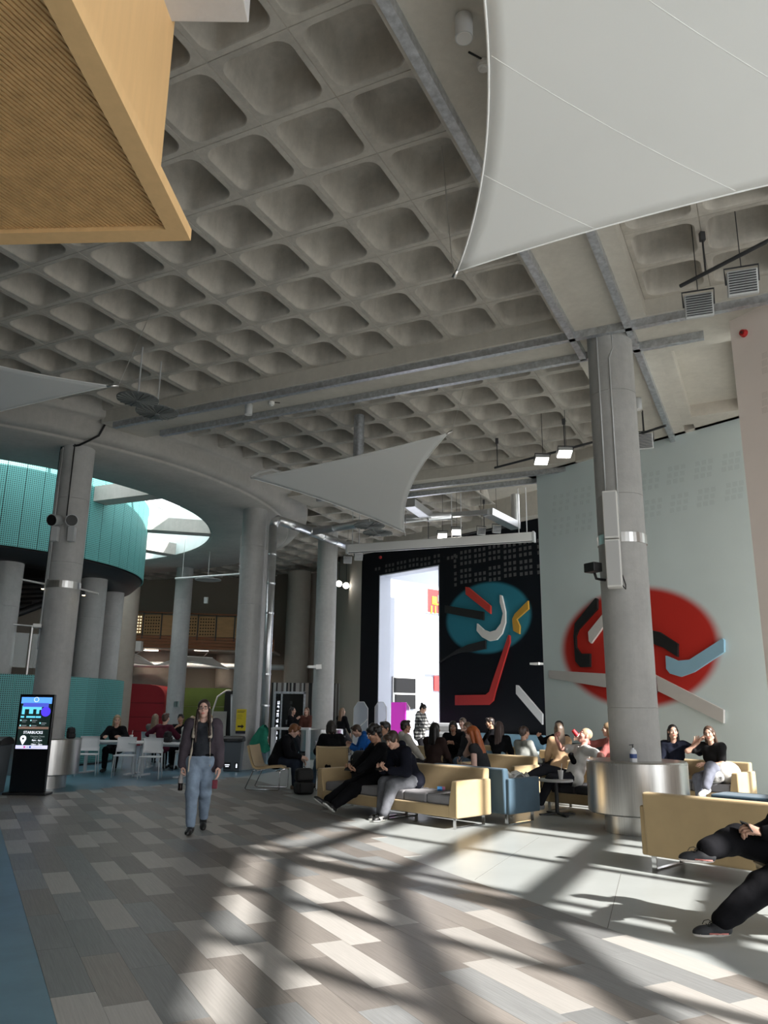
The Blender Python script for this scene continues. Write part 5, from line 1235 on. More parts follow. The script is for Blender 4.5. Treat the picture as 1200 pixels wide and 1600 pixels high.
gate(553, 575, 'clear gate wing at the far left of the entrance'); gate(586, 604, 'clear gate wing left of the pink panel'); gate(622, 640, 'clear gate wing partly behind the pink panel', .9); gate(660, 679, 'clear gate wing behind the person in plaid', .9)
p0 = np.array([*BW0, 0]) + NB3 * 1.1; a = onplane(612, 1097, p0, NB3); c = onplane(634, 1097, p0, NB3); m_ = (a + c) / 2; w = np.linalg.norm(c - a)
t = thing('pink_panel', 'glowing pink panel in the bright entrance', 'panel', (m_[0], m_[1], 0)); b = MB(); b.box((m_[0], m_[1], .9), (w, .05, 1.7), math.atan2(BWD[1], BWD[0])); b.build('sheet', mat('pink_acrylic', (.72, .05, .60), .3, emit=.25), t); b = MB(); b.box((m_[0], m_[1], .03), (w + .1, .3, .06), math.atan2(BWD[1], BWD[0])); b.build('foot', M_OFFWHITE, t)
# grey copier / desk unit
c = np.array([1.95, 24.35]); t = thing('copier', 'grey copier on a desk beside the person in plaid', 'copier', (*c, 0)); rzc = math.atan2(BWD[1], BWD[0]) + .35
b = MB(); b.box((*c, .32), (1.2, .6, .64), rzc); b.build('desk', M_WTOP, t, bevel=.01); b = MB(); M_ = Matrix.Translation((c[0], c[1], .64)) @ Matrix.Rotation(rzc, 4, 'Z')
b.box((0, 0, .26), (.75, .56, .5), M=M_); b.build('body', mat('copier_grey', (.34, .35, .37), .5), t, bevel=.03)
for z in (.14, .36): b = MB(); b.box((-.02, -.285, z), (.5, .02, .12), M=M_); b.build('panel', mat('copier_dark', (.16, .165, .17), .5), t)
b = MB(); b.box((0, -.31, .05), (.7, .1, .03), M=M_); b.build('tray', M_OFFWHITE, t)
# things on the sunlit lobby wall
LU = np.array([*BW0, 0]) + BD3 * .27; LN = BD3; LX = np.array([NB3[0], NB3[1], 0]) * 1.0
def on_lobby(x, y): return onplane(x, y, LU, LN)
def lob(name, x0, y0, x1, y1, d, m_, par=None):
    a, c = on_lobby(x0, y0), on_lobby(x1, y1); m_c = (a + c) / 2; h = abs(a[2] - c[2]); w = np.linalg.norm((a - c)[:2]); b_ = MB(); q = m_c + LN * d
    b_.box(q, (w, .04, h), math.atan2(NB3[1], NB3[0])); return b_.build(name, m_, par), q
q = on_lobby(630, 1090); t = thing('lobby_window', 'dark two-part window in the white lobby wall', 'window', q); lob('frame', 613, 1057, 649, 1103, .02, M_OFFWHITE, t); lob('pane', 614.5, 1059, 647.5, 1083, .05, mat('dark_pane', (.01, .01, .011), .4, spec=.2), t); lob('pane', 616, 1085, 647.5, 1108, .05, MATS['dark_pane'], t)
q = on_lobby(678, 940); t = thing('poster', 'framed red poster with a yellow chair in the lobby', 'poster', q); lob('mount', 665, 918, 692, 961, .02, M_OFFWHITE, t); lob('print', 667, 920, 692, 959, .045, mat('poster_red', (.45, .04, .04), .5), t)
for nm, x0, y0, x1, y1, col in (('yellow_back', 673, 932, 680, 945, (.7, .55, .03)), ('yellow_seat', 675, 943, 690, 947, (.7, .55, .03)), ('yellow_leg', 671, 947, 673, 959, (.7, .55, .03)), ('orange_leg', 677, 947, 679, 959, (.6, .25, .03)), ('orange_leg', 683, 947, 685, 959, (.6, .25, .03)), ('grey_shape', 682, 930, 692, 942, (.4, .4, .38))): lob(nm, x0, y0, x1, y1, .07, mat('poster_' + nm, col, .5), t)
o, q = lob('red_board', 677, 1056, 692, 1080, .05, mat('bright_red_panel', (.6, .03, .03), .5)); tag(o, 'bright red board at the edge of the tall opening', 'board'); o, q = lob('grey_shelf', 664, 1050, 690, 1055, .1, mat('shelf_grey', (.45, .45, .47), .5)); tag(o, 'grey shelf edge above the bright red board', 'shelf')
# glass doors with striped screen beyond
a, c = ony(430, 1080, 31.0), ony(478, 1080, 31.0)
t = thing('glass_doors', 'pair of dark glass doors with vertical lettering left of the slim column', 'door', (a[0], 31.0, 0)); x0, x1 = a[0], c[0]
for x, w in ((x0, .07), (x0 + .27, .06), (x1 - .04, .08)): b = MB(); b.box((x, 31.0, 1.06), (w, .08, 2.12)); b.build('frame_post', M_GALV, t)
b = MB(); b.box(((x0 + x1) / 2, 31.0, 2.1), (x1 - x0, .08, .08)); b.build('frame_head', M_GALV, t)
M_DG = mat('dark_door_glass', (.012, .014, .014), .08)
for xa, xb in ((x0 + .035, x0 + .24), (x0 + .3, x1 - .08)): b = MB(); b.box(((xa + xb) / 2, 31.01, 1.04), (xb - xa, .02, 2.03)); b.build('pane', M_DG, t)
for k, (z, hh) in enumerate(((1.72, .13), (1.56, .09), (1.42, .07), (1.26, .15), (1.05, .14), (.82, .15), (.60, .11), (.40, .10))):
    for xo, m2 in ((.16 - .012 * k / 2, SW_), (.64, mat('faint_lettering', (.05, .055, .055), .5))):
        b = MB(); b.box((x0 + xo + .02, 30.983, z), (.025, .004, hh)); b.box((x0 + xo - .012, 30.983, z + hh * (.35 if k % 2 else -.35)), (.05, .004, .03)); b.box((x0 + xo - .03, 30.983, z), (.025, .004, hh * (.5 if k % 3 else .9))); b.build('lettering', m2, t)
b = MB(); b.box((x0 + .52, 30.98, 1.0), (.12, .01, .16)); b.build('notice', mat('notice_grey', (.12, .13, .13), .6), t)
t = thing('striped_screen', 'striped black and pale screen behind the slim column', 'screen', (-2.6, 32.0, 0))
cols_ = [(.02, .02, .02), (.5, .5, .48), (.04, .03, .03), (.42, .4, .38), (.15, .13, .12), (.55, .55, .54), (.02, .02, .02), (.35, .3, .27)]
xs = -4.4; k = 0; rs = random.Random(4)
while xs < -1.4:
    w = rs.choice((.07, .1, .14)); b = MB(); b.box((xs + w / 2, 32.0, 1.25), (w - .005, .05, 2.5)); b.build('stripe', mat('stripe%d' % (k % 8), cols_[k % 8], .6), t); xs += w; k += 1
# high white table near the slim column
t = thing('high_table', 'high white table behind the ginger-haired boy', 'table', (-2.4, 21.6, 0))
b = MB(); b.box((-2.4, 21.6, 1.0), (1.0, .6, .05)); b.build('table_top', M_WTOP, t, bevel=.006)
for x in (-2.86, -1.94):
    for y_ in (21.35, 21.85): b = MB(); b.bar((x, y_, 0), (x, y_, .98), .07, .07); b.build('leg', M_WFRAME, t)
# red booth, green panel, arch, little canopies
t = thing('red_booth', 'dark red booth with a rounded roof behind the cafe tables', 'booth', (-9.7, 33.0, 0)); m_ = mat('booth_red', (.28, .012, .02), .45, var=.06)
b = MB(); arc = [(-11.2, 0)] + [(-11.2, 1.5)] + [(-10.6, 2.42), (-9.4, 2.38)] + [(-9.25 + .5 * math.sin(a), 1.85 + .5 * math.cos(a)) for a in np.linspace(0, PI / 2, 8)] + [(-8.75, 0)]
M_ = Matrix(((1, 0, 0, 0), (0, 0, 1, 32.4), (0, 1, 0, 0), (0, 0, 0, 1))); b.prism(arc[::-1], 0, 2.2, M_); b.build('shell', m_, t)
for z in (.55, 1.1, 1.65): b = MB(); b.box((-9.9, 32.395, z), (2.3, .012, .02)); b.build('seam', mat('booth_seam', (.12, .005, .01), .6), t)
t = thing('screen_wall', 'olive green boarded screen wall behind the far cafe tables', 'screen wall', (-7.4, 34.0, 0))
for k in range(3):
    b = MB(); b.box((-7.4, 34.0, .38 + k * .77), (2.0, .12, .755)); b.build('panel_board', mat('olive_green', (.10, .15, .025), .6, var=.06), t)
a = ony(350, 1080, 33.6); t = thing('arched_stand', 'white arched stand before the green panel', 'stand', (a[0], 33.6, 0)); b = MB(); b.tube([(a[0] - .45, 33.6, 0), (a[0] - .42, 33.6, 1.4), (a[0] - .25, 33.6, 1.95), (a[0] + .1, 33.6, 2.2), (a[0] + .3, 33.6, 2.2)], .035, 8); b.build('arch', M_OFFWHITE, t); b = MB(); b.box((a[0] - .1, 33.6, .7), (.55, .06, 1.3)); b.build('board', mat('arch_board', (.5, .47, .43), .6), t)
b = MB(); b.box((a[0] + .45, 33.9, 1.1), (.9, .1, 2.2)); tag(b.build('dark_doorway', M_BLACK), 'black doorway right of the green panel', 'doorway')
t = thing('door_frame', 'pale door frame left of the yellow sign', 'door frame', ony(366, 1150, 26)); 
for x, y0, y1 in ((362, 1085, 1160), (372, 1085, 1160)): p_, q_ = ony(x, y0, 26), ony(x, y1, 26); b = MB(); b.bar(p_, (q_[0], 26, 0), .05, .05); b.build('post', M_LIGHTGREY, t)
p_, q_ = ony(361, 1086, 26), ony(374, 1086, 26); b = MB(); b.bar(p_, q_, .05, .05); b.build('head', M_LIGHTGREY, t)
for i, (xa, xb, xc, lab) in enumerate((((190, 1016), (242, 1040), (183, 1034), 'small pale canopy left of the column before the green panel'), ((243, 1040), (332, 1028), (358, 1046), 'small pale canopy with white arms behind the column before the green panel'))):
    A3, B3, C3 = ony(*xa, 32.2), ony(*xb, 32.0), ony(*xc, 31.2); t = thing('small_canopy', lab, 'canopy', A3); G3 = (A3 + B3 + C3) / 3 + np.array([0, 0, .1])
    rows = [[A3 * (1 - u) * 1.0 + (B3 * (1 - v) + C3 * v) * u + np.array([0, 0, .18 * math.sin(PI * u) * (1 if i else .4)]) for v in np.linspace(0, 1, 6)] for u in np.linspace(.02, 1, 8)]
    b = MB(); b.patch(rows, .01); b.build('fabric', mat('canopy_taupe', (.45, .41, .37), .7), t)
    b = MB(); b.cyl(G3, (G3[0], G3[1] + 2.3, 4.0), .01, n=6); b.build('hanger', M_LIGHTGREY, t)
    for e_ in (B3, C3): b = MB(); b.tube([A3, (A3 + e_) / 2 + np.array([0, 0, .22 if i else .1]), e_], .025, 6); b.build('arm', M_OFFWHITE, t)
p = ony(216, 1010, 32); b = MB(); b.box(p, (.3, .3, .4)); tag(b.build('projector_box', M_OFFWHITE), 'white box hanging below the footbridge', 'box')

# ================================================================ PEOPLE: distance fields -> smooth continuous surfaces
def _smin(a, b, k):
    h = np.clip(.5 + .5 * (b - a) / k, 0, 1); return b + (a - b) * h - k * h * (1 - h)
def cap(p, q, r0, r1=None, flat=1.0, axis=None): return ('c', np.array(p, float), np.array(q, float), r0, r1 if r1 is not None else r0)
def ell(c, r, R=None): return ('e', np.array(c, float), np.array(r, float) if not np.isscalar(r) else np.array([r] * 3, float), R)
def _dist(pr, P):
    if pr[0] == 'c':
        _, a, b, r0, r1 = pr; ba = b - a; t = np.clip(((P - a) @ ba) / max(1e-9, ba @ ba), 0, 1)
        return np.linalg.norm(P - a - t[..., None] * ba, axis=-1) - (r0 + (r1 - r0) * t)
    _, c, r, R = pr; q = P - c
    if R is not None: q = q @ R
    k0 = np.linalg.norm(q / r, axis=-1); k1 = np.linalg.norm(q / (r * r), axis=-1)
    return k0 * (k0 - 1) / np.maximum(k1, 1e-9)
def field(prims, h, k=.03, sub=(), ks=.01, cuts=()):
    lo = np.full(3, 1e9); hi = -lo
    for pr in prims:
        if pr[0] == 'c':
            r = max(pr[3], pr[4]); lo = np.minimum(lo, np.minimum(pr[1], pr[2]) - r); hi = np.maximum(hi, np.maximum(pr[1], pr[2]) + r)
        else: r = pr[2].max(); lo = np.minimum(lo, pr[1] - r); hi = np.maximum(hi, pr[1] + r)
    lo -= 2.5 * h; hi += 2.5 * h; n = np.ceil((hi - lo) / h).astype(int) + 1
    ax = [lo[i] + h * np.arange(n[i]) for i in range(3)]; D = np.full(n, .5)
    def region(pr, m):
        if pr[0] == 'c': r = max(pr[3], pr[4]); a = np.minimum(pr[1], pr[2]) - r - m; b = np.maximum(pr[1], pr[2]) + r + m
        else: r = pr[2].max(); a = pr[1] - r - m; b = pr[1] + r + m
        i0 = np.clip(((a - lo) / h).astype(int), 0, n - 1); i1 = np.clip(((b - lo) / h).astype(int) + 2, 1, n); return tuple(slice(i0[i], i1[i]) for i in range(3))
    for pr in prims:
        s_ = region(pr, .05 + 2 * k); P = np.stack(np.meshgrid(ax[0][s_[0]], ax[1][s_[1]], ax[2][s_[2]], indexing='ij'), -1)
        D[s_] = _smin(D[s_], _dist(pr, P), k)
    for pr in sub:
        s_ = region(pr, .03); P = np.stack(np.meshgrid(ax[0][s_[0]], ax[1][s_[1]], ax[2][s_[2]], indexing='ij'), -1)
        D[s_] = -_smin(-D[s_], _dist(pr, P), ks)
    if cuts:
        P = np.stack(np.meshgrid(*ax, indexing='ij'), -1)
        for p, nn in cuts: D = np.maximum(D, (P - np.array(p)) @ (np.array(nn) / np.linalg.norm(nn)))
    return D, lo, h
def nets(D, lo, h):
    """surface nets"""
    S = D < 0; n = np.array(D.shape)
    c = sum(S[i:n[0] - 1 + i, j:n[1] - 1 + j, k:n[2] - 1 + k].astype(np.int8) for i in (0, 1) for j in (0, 1) for k in (0, 1))
    act = (c > 0) & (c < 8); idx = -np.ones(act.shape, int); ii = np.argwhere(act); idx[act] = np.arange(len(ii)); acc = np.zeros((len(ii), 3)); cnt = np.zeros(len(ii))
    for a in range(3):
        for u in (0, 1):
            for v in (0, 1):
                o0 = [0, 0, 0]; b, c_ = [x for x in range(3) if x != a]; o0[b] = u; o0[c_] = v; o1 = list(o0); o1[a] = 1
                d0 = D[tuple((ii + o0).T)]; d1 = D[tuple((ii + o1).T)]; m = (d0 < 0) != (d1 < 0); t = np.where(m, d0 / np.where(m, d0 - d1, 1), 0)
                p = np.tile(np.array(o0, float), (len(ii), 1)); p[:, a] = t; acc += p * m[:, None]; cnt += m
    V = lo + h * (ii + acc / np.maximum(cnt, 1)[:, None]); F = []
    for a in range(3):
        b, c_ = (a + 1) % 3, (a + 2) % 3; s0 = [slice(None)] * 3; s1 = [slice(None)] * 3; s0[a] = slice(0, n[a] - 1); s1[a] = slice(1, n[a])
        x = S[tuple(s0)] != S[tuple(s1)]; e = np.argwhere(x); e = e[(e[:, b] > 0) & (e[:, c_] > 0) & (e[:, b] < n[b] - 1) & (e[:, c_] < n[c_] - 1)]
        if not len(e): continue
        def cell(db, dc): q = e.copy(); q[:, b] += db; q[:, c_] += dc; return idx[tuple(q.T)]
        q = np.stack([cell(-1, -1), cell(0, -1), cell(0, 0), cell(-1, 0)], 1); flip = ~S[tuple(e.T)]; q[flip] = q[flip][:, ::-1]; F.append(q)
    return V, np.concatenate(F)
def sdf_mesh(prims, h, k=.03, sub=(), ks=.01, cuts=()): return nets(*field(prims, h, k, sub, ks, cuts))
def join(parts):
    vs, fs, ms = [], [], []; o = 0
    for V, F, M_ in parts: vs.append(V); fs.append(F + o); ms.append(M_ if not np.isscalar(M_) else np.full(len(F), M_)); o += len(V)
    return np.concatenate(vs), np.concatenate(fs), np.concatenate(ms)
def np_mesh(name, V, F, mats, mi=None):
    me = bpy.data.meshes.new(name); me.vertices.add(len(V)); me.vertices.foreach_set('co', V.astype(np.float32).ravel()); me.loops.add(F.size); me.loops.foreach_set('vertex_index', F.astype(np.int32).ravel())
    me.polygons.add(len(F)); me.polygons.foreach_set('loop_start', (np.arange(len(F)) * F.shape[1]).astype(np.int32))
    for m in mats: me.materials.append(m)
    if mi is not None: me.polygons.foreach_set('material_index', np.asarray(mi, np.int32))
    me.polygons.foreach_set('use_smooth', np.ones(len(F), bool)); me.update(calc_edges=True); me.validate(); return me
# ---- templates
def head_template(h):
    pr = [ell((0, -.012, .03), (.074, .093, .086)), ell((0, .028, -.035), (.057, .062, .085)), ell((0, .06, -.096), .022), cap((0, .087, .012), (0, .107, -.02), .008, .013), cap((-.034, .077, .026), (.034, .077, .026), .011),
          ell((.034, .062, -.025), .03), ell((-.034, .062, -.025), .03), ell((0, .08, -.052), (.024, .012, .008)), ell((0, .079, -.064), (.02, .012, .008)), cap((0, -.02, -.06), (0, -.025, -.13), .052, .05), cap((-.05, .0, -.07), (0, .055, -.1), .02), cap((.05, .0, -.07), (0, .055, -.1), .02)]
    D, lo, hh = field(pr, h, .018, [ell((.031, .1, .008), .015), ell((-.031, .1, .008), .015)], .01)
    V, F = nets(D, lo, hh); parts = [(V, F, None)]
    for s in (-1, 1):
        Ve, Fe = sdf_mesh([ell((s * .077, -.004, -.005), (.011, .021, .031))], h, .01); parts.append((Ve, Fe, np.zeros(len(Fe), int)))
        Ve, Fe = sdf_mesh([ell((s * .031, .079, .008), (.0135, .0115, .0105))], min(h, .005), .01); c = Ve[Fe].mean(1); parts.append((Ve, Fe, np.where(np.hypot(c[:, 0] - s * .031, c[:, 2] - .008) < .0068, 2, 3)))
    c = V[F].mean(1); x, y, z = np.abs(c[:, 0]), c[:, 1], c[:, 2]; mi = np.zeros(len(F), int)
    mi[(x < .025 - np.abs(z + .058) * .6) & (y > .075) & (z < -.046) & (z > -.071)] = 1; mi[(x > .014) & (x < .05) & (np.abs(z - .0295 + (x - .03) * .12) < .0055) & (y > .05)] = 4
    parts[0] = (V, F, mi); return join(parts)
HEADT = {}
def head_of(h):
    if h not in HEADT: HEADT[h] = head_template(h)
    return HEADT[h]
def hand_template(curl, spread=.0, thumb=.5, h=.005):
    pr = []; kn = [(.088, .031, .97), (.094, .0105, 1.08), (.088, -.011, 1.0), (.079, -.031, .82)]
    for i, (x, y, f) in enumerate(kn):
        pr.append(cap((0, y * .55, 0), (x, y, 0), .014, .0115)); p = np.array([x, y, 0.]); a = 0.
        for L_, r0, r1 in ((.044 * f, .0105, .0095), (.027 * f, .0095, .009), (.021 * f, .009, .0075)):
            a += curl * (1 + .12 * i); q = p + L_ * np.array([math.cos(a), (y / .03) * spread, -math.sin(a)]); pr.append(cap(p, q, r0, r1)); p = q
    t0 = np.array([.022, .026, -.006]); t1 = t0 + np.array([.032, .03, -.012 - .02 * thumb]); t2 = t1 + np.array([.034, .008 - .022 * thumb, -.012 * thumb]); t3 = t2 + np.array([.022, -.004 - .014 * thumb, -.006])
    pr += [cap(t0, t1, .015, .0125), cap(t1, t2, .012, .0105), cap(t2, t3, .0105, .008), cap((-.03, 0, 0), (.01, 0, 0), .024, .023)]
    return sdf_mesh(pr, h, .006)
HANDS = {'relaxed': hand_template(.30), 'grip': hand_template(.85, 0, .9), 'phone': hand_template(.55, 0, .7), 'open': hand_template(.12, .25, .1)}
def hair_mesh(style, h=.008):
    base = [ell((0, -.018, .040), (.083, .103, .089))]; face = [ell((0, .135, -.04), (.083, .105, .118)), ell((0, .09, -.19), (.2, .2, .12))]; cuts = []
    if style == 'short': pr = base + [ell((0, .055, .098), (.06, .045, .028)), ell((0, -.06, -.02), (.068, .055, .06))]
    elif style == 'fringe': pr = base + [ell((0, .07, .08), (.066, .035, .045)), ell((0, -.055, -.02), (.074, .062, .068)), ell((.06, .02, .02), (.03, .05, .05)), ell((-.06, .02, .02), (.03, .05, .05))]; face = [ell((0, .13, -.055), (.07, .07, .105)), ell((0, .09, -.19), (.2, .2, .12))]
    elif style == 'curly':
        rs_ = random.Random(3); pr = base + [ell((.085 * math.cos(a) * math.cos(e), -.02 + .1 * math.sin(a) * math.cos(e), .045 + .085 * math.sin(e)), .032) for a, e in [(rs_.uniform(0, 6.28), rs_.uniform(-.5, 1.5)) for _ in range(40)]] + [ell((0, -.08, -.04), (.075, .05, .07))]
    elif style in ('long', 'longback'):
        pr = base + [cap((.068, -.02, .02), (.085, -.035, -.26), .03, .026), cap((-.068, -.02, .02), (-.085, -.035, -.26), .03, .026), cap((.03, -.085, .02), (.05, -.105, -.32), .045, .04), cap((-.03, -.085, .02), (-.05, -.105, -.32), .045, .04), cap((0, -.09, 0), (0, -.115, -.34), .045, .035)]
        face = [ell((0, .145, -.02), (.084, .125, .132)), ell((0, .12, -.2), (.085, .14, .14))]
    elif style == 'bob': pr = base + [cap((.066, -.01, .02), (.07, -.01, -.1), .032, .034), cap((-.066, -.01, .02), (-.07, -.01, -.1), .032, .034), cap((0, -.07, 0), (0, -.075, -.1), .06, .055)]; face = [ell((0, .145, -.025), (.083, .125, .12)), ell((0, .13, -.16), (.09, .14, .1))]
    elif style == 'bun': pr = base + [ell((0, -.1, .1), (.042, .042, .04)), ell((0, -.06, -.02), (.07, .055, .06))]
    elif style == 'updo': pr = base + [ell((0, -.1, .03), (.045, .05, .075)), ell((0, -.06, -.02), (.07, .055, .06))]
    elif style == 'braids':
        pr = base + [ell((0, -.06, -.02), (.074, .06, .075))]
        for s in (-1, 1):
            pts = [(s * .072, .02, -.02), (s * .082, .05, -.12), (s * .09, .085, -.22), (s * .095, .1, -.34), (s * .095, .1, -.42)]
            for i in range(len(pts) - 1):
                pr.append(cap(pts[i], pts[i + 1], .02 - .002 * i))
            for i in range(12):
                f = i / 11 * 3.999; j = int(f); u = f - j; c = np.array(pts[j]) * (1 - u) + np.array(pts[j + 1]) * u; pr.append(ell(c, .022 - .006 * i / 11))
        face = [ell((0, .145, -.02), (.086, .125, .132)), ell((0, .12, -.2), (.06, .07, .12))]
    elif style == 'buzz': pr = [ell((0, -.014, .036), (.078, .098, .089))]
    return sdf_mesh(pr, h, .014, face, .012)
HAIRC = {}
SKIN = {'fair': (.58, .35, .26), 'pale': (.66, .42, .34), 'tan': (.42, .23, .15), 'red': (.62, .30, .24), 'deep': (.16, .085, .055)}
def skin_mats(tone):
    c = SKIN[tone]; return [mat('skin_' + tone, c, .5, var=.06, scale=14, spec=.35), mat('lips_' + tone, (c[0] * .85, c[1] * .5, c[2] * .5), .4), mat('iris_dark', (.02, .015, .012), .15), mat('eye_white', (.72, .70, .68), .25), mat('brow_dark', (.06, .04, .03), .8)]
def cloth(name, col, var=.12, bump=.35): return mat('cloth_' + name, col, .9, var=var, scale=7, bump=bump, bscale=11, spec=.12)
def shoe_mesh(upper, sole, h=.009):
    key = ('shoe', upper.name, sole.name)
    if key in HAIRC: return HAIRC[key]
    V, F = sdf_mesh([cap((0, -.06, .055), (0, .0, .05), .044, .044), cap((0, 0, .045), (0, .12, .03), .044, .040), cap((0, .1, .028), (0, .155, .026), .040, .030), cap((0, -.055, .06), (0, -.05, .115), .043, .044)], h, .03, (), .01, [((0, 0, .002), (0, 0, -1)), ((0, 0, .118), (0, -.2, 1))])
    c = V[F].mean(1); mi = (c[:, 2] < .026).astype(int); me = np_mesh('shoe', V, F, [upper, sole], mi); HAIRC[key] = me; return me
def wrinkle(V, F, amp, seed):
    """soft folds of cloth: the surface moves along its normal"""
    n = np.zeros_like(V); fn = np.cross(V[F[:, 2]] - V[F[:, 0]], V[F[:, 3]] - V[F[:, 1]])
    for k in range(4): np.add.at(n, F[:, k], fn)
    n /= np.maximum(1e-9, np.linalg.norm(n, axis=1, keepdims=True)); rg = np.random.default_rng(seed); d = np.zeros(len(V))
    for k in range(9):
        w = rg.normal(size=3); w /= np.linalg.norm(w); w[2] *= .7; d += np.sin(V @ w * rg.uniform(25, 70) + rg.uniform(0, 6.3) + 1.5 * np.sin(V @ rg.normal(size=3) * 12))
    return V + n * (np.clip(d / 3.0, -.45, 1.4) * amp)[:, None]
def ik(a, t, l1, l2, pole):
    a, t, pole = [np.array(v, float) for v in (a, t, pole)]; d = t - a; L_ = np.linalg.norm(d)
    if L_ > (l1 + l2) * .995: t = a + d / L_ * (l1 + l2) * .995; d = t - a; L_ = np.linalg.norm(d)
    u = d / max(L_, 1e-6); x = (l1 * l1 - l2 * l2 + L_ * L_) / (2 * max(L_, 1e-6)); hh = math.sqrt(max(0, l1 * l1 - x * x)); pp = pole - u * (pole @ u); pp /= max(1e-6, np.linalg.norm(pp))
    return a + u * x + pp * hh, t
def rot_xyz(yaw, pitch, roll=0.):
    return np.array((Matrix.Rotation(yaw, 3, 'Z') @ Matrix.Rotation(pitch, 3, 'X') @ Matrix.Rotation(roll, 3, 'Y')))
def person(label, loc, face, pose, top=None, legs=None, shoes=None, hair=('short', (.03, .02, .015)), skin='fair', vox=.016, S=1.0, sleeves='long', head=(0, 0, 0), hands=('relaxed', 'relaxed'), group='people seated in the lounge',
           collar=None, hem=0.0, bulk=1.0, legbulk=1.0, slim=1.0, open_front=None, headz=.006, tuck=None):
    """face: direction the body faces (world); local y = forward, x = right"""
    rz = math.atan2(face[1], face[0]) - PI / 2
    t = thing('person', label, 'person', (loc[0], loc[1], pose.get('base', 0.0)), rz, group)
    hip = np.array(pose['hip'], float); lean = pose.get('lean', 0.); side_ = pose.get('side', 0.); tw = pose.get('twist', 0.)
    up = np.array([math.sin(side_), math.sin(lean) * math.cos(side_), math.cos(lean) * math.cos(side_)]); curve = pose.get('curve', .0)
    chest = hip + up * .30 * S; up2 = np.array([math.sin(side_), math.sin(lean + curve) * math.cos(side_), math.cos(lean + curve) * math.cos(side_)]); neck = chest + up2 * .21 * S
    rt = np.array([math.cos(tw), math.sin(tw), 0]); rt -= up2 * (rt @ up2); rt /= np.linalg.norm(rt); fw = np.cross(up2, rt)
    sh = {s: neck + rt * s * .165 * S * slim - up2 * .045 * S for s in (-1, 1)}; hp = {s: hip + np.array([math.cos(tw * .3), math.sin(tw * .3), 0]) * s * .085 * S for s in (-1, 1)}
    hy, hpit, hrol = head; RH = rot_xyz(hy + tw, hpit, hrol); hc = neck + up2 * .07 * S + RH @ np.array([0, .02, .105]) * S
    el, wr, kn, an = {}, {}, {}, {}
    for s, key in ((1, 'R'), (-1, 'L')):
        hd = np.array(pose['hand' + key], float); el[s], wr[s] = ik(sh[s], hd, .28 * S, .245 * S, pose.get('pole' + key, (s * .6, -.7, -.5)))
        ft = np.array(pose['foot' + key], float); kn[s], an[s] = ik(hp[s], ft + np.array([0, 0, .09]), .42 * S, .41 * S, pose.get('knee' + key, (s * .12, 1, .6)))
    # --- body: one continuous skin surface
    g = S * slim
    torso = lambda e: [cap(hip + np.array([0, 0, -.0]), chest, .125 * g + e, .118 * g + e), cap(chest + rt * .055 * g, sh[1] * .55 + neck * .45 - up2 * .05, .105 * g + e, .075 * g + e), cap(chest - rt * .055 * g, sh[-1] * .55 + neck * .45 - up2 * .05, .105 * g + e, .075 * g + e),
                       cap(hp[1], hp[-1], .118 * g + e, .118 * g + e), cap(sh[1], sh[-1], .058 * g + e, .058 * g + e)]
    arm = lambda s, e, cut=1.0: [cap(sh[s], el[s], .052 * g + e, .043 * g + e), cap(el[s], el[s] + (wr[s] - el[s]) * cut, .042 * g + e, (.042 - .015 * cut) * g + e)]
    leg = lambda s, e, cut=1.0: [cap(hp[s], kn[s], .088 * g + e, .058 * g + e), cap(kn[s], kn[s] + (an[s] - kn[s]) * cut, .056 * g + e, (.056 - .018 * cut) * g + e)]
    bp = torso(-.012) + [cap(neck - up2 * .06, hc + RH @ np.array([0, -.02, -.06]), .056 * S, .05 * S)]
    for s in (-1, 1): bp += arm(s, 0) + leg(s, -.012)
    V, F = sdf_mesh(bp, vox * 1.15, .02); parts = [(V, F, 0)]
    Vh, Fh, Mh = head_of(headz); parts.append((Vh @ RH.T * S + hc, Fh, Mh))
    for s, key, hp_ in ((1, 'R', hands[0]), (-1, 'L', hands[1])):
        Vt, Ft = HANDS[hp_]; Vt = Vt * np.array([1, s, 1]) if s < 0 else Vt * 1.0; Ft = Ft[:, ::-1] if s < 0 else Ft
        x = pose.get('hdir' + key); x = np.array(x, float) if x is not None else wr[s] - el[s]; x /= np.linalg.norm(x); z = np.array(pose.get('hback' + key, (s * .6, .3, .7)), float); z -= x * (z @ x); z /= np.linalg.norm(z); y = np.cross(z, x)
        R_ = np.stack([x, y, z], 1); parts.append((Vt @ R_.T * S * .98 + wr[s] + x * .012, Ft, 0))
    V, F, Mi_ = join(parts); o = bpy.data.objects.new('body', np_mesh('body', V, F, skin_mats(skin), Mi_)); COL.objects.link(o); o.parent = t
    def add(name, prims, m, k=.03, cuts=(), sub=(), lab=None, v=None):
        V_, F_ = sdf_mesh(prims, v or vox, k, sub, .012, cuts)
        V_ = wrinkle(V_, F_, .0042 if (v or vox) < .02 else .003, len(COL.objects)); ob = bpy.data.objects.new(name, np_mesh(name, V_, F_, m if isinstance(m, list) else [m])); COL.objects.link(ob); ob.parent = t
        if lab: ob['label'] = lab
        return ob
    if legs:
        e = .012 * legbulk; pr = [cap(hp[1], hp[-1], .118 * g + e, .118 * g + e), cap(hip, hip + up * .1 * S, .12 * g + e, .11 * g + e)]
        for s in (-1, 1):
            ec = an[s] * .93 + kn[s] * .07; w = .016 * legbulk
            pr += [cap(hp[s], kn[s], .09 * g + e, .066 * g + w), cap(kn[s], ec, .064 * g + w, .05 * g + w * .55)]
        add('trousers', pr, legs, .022)
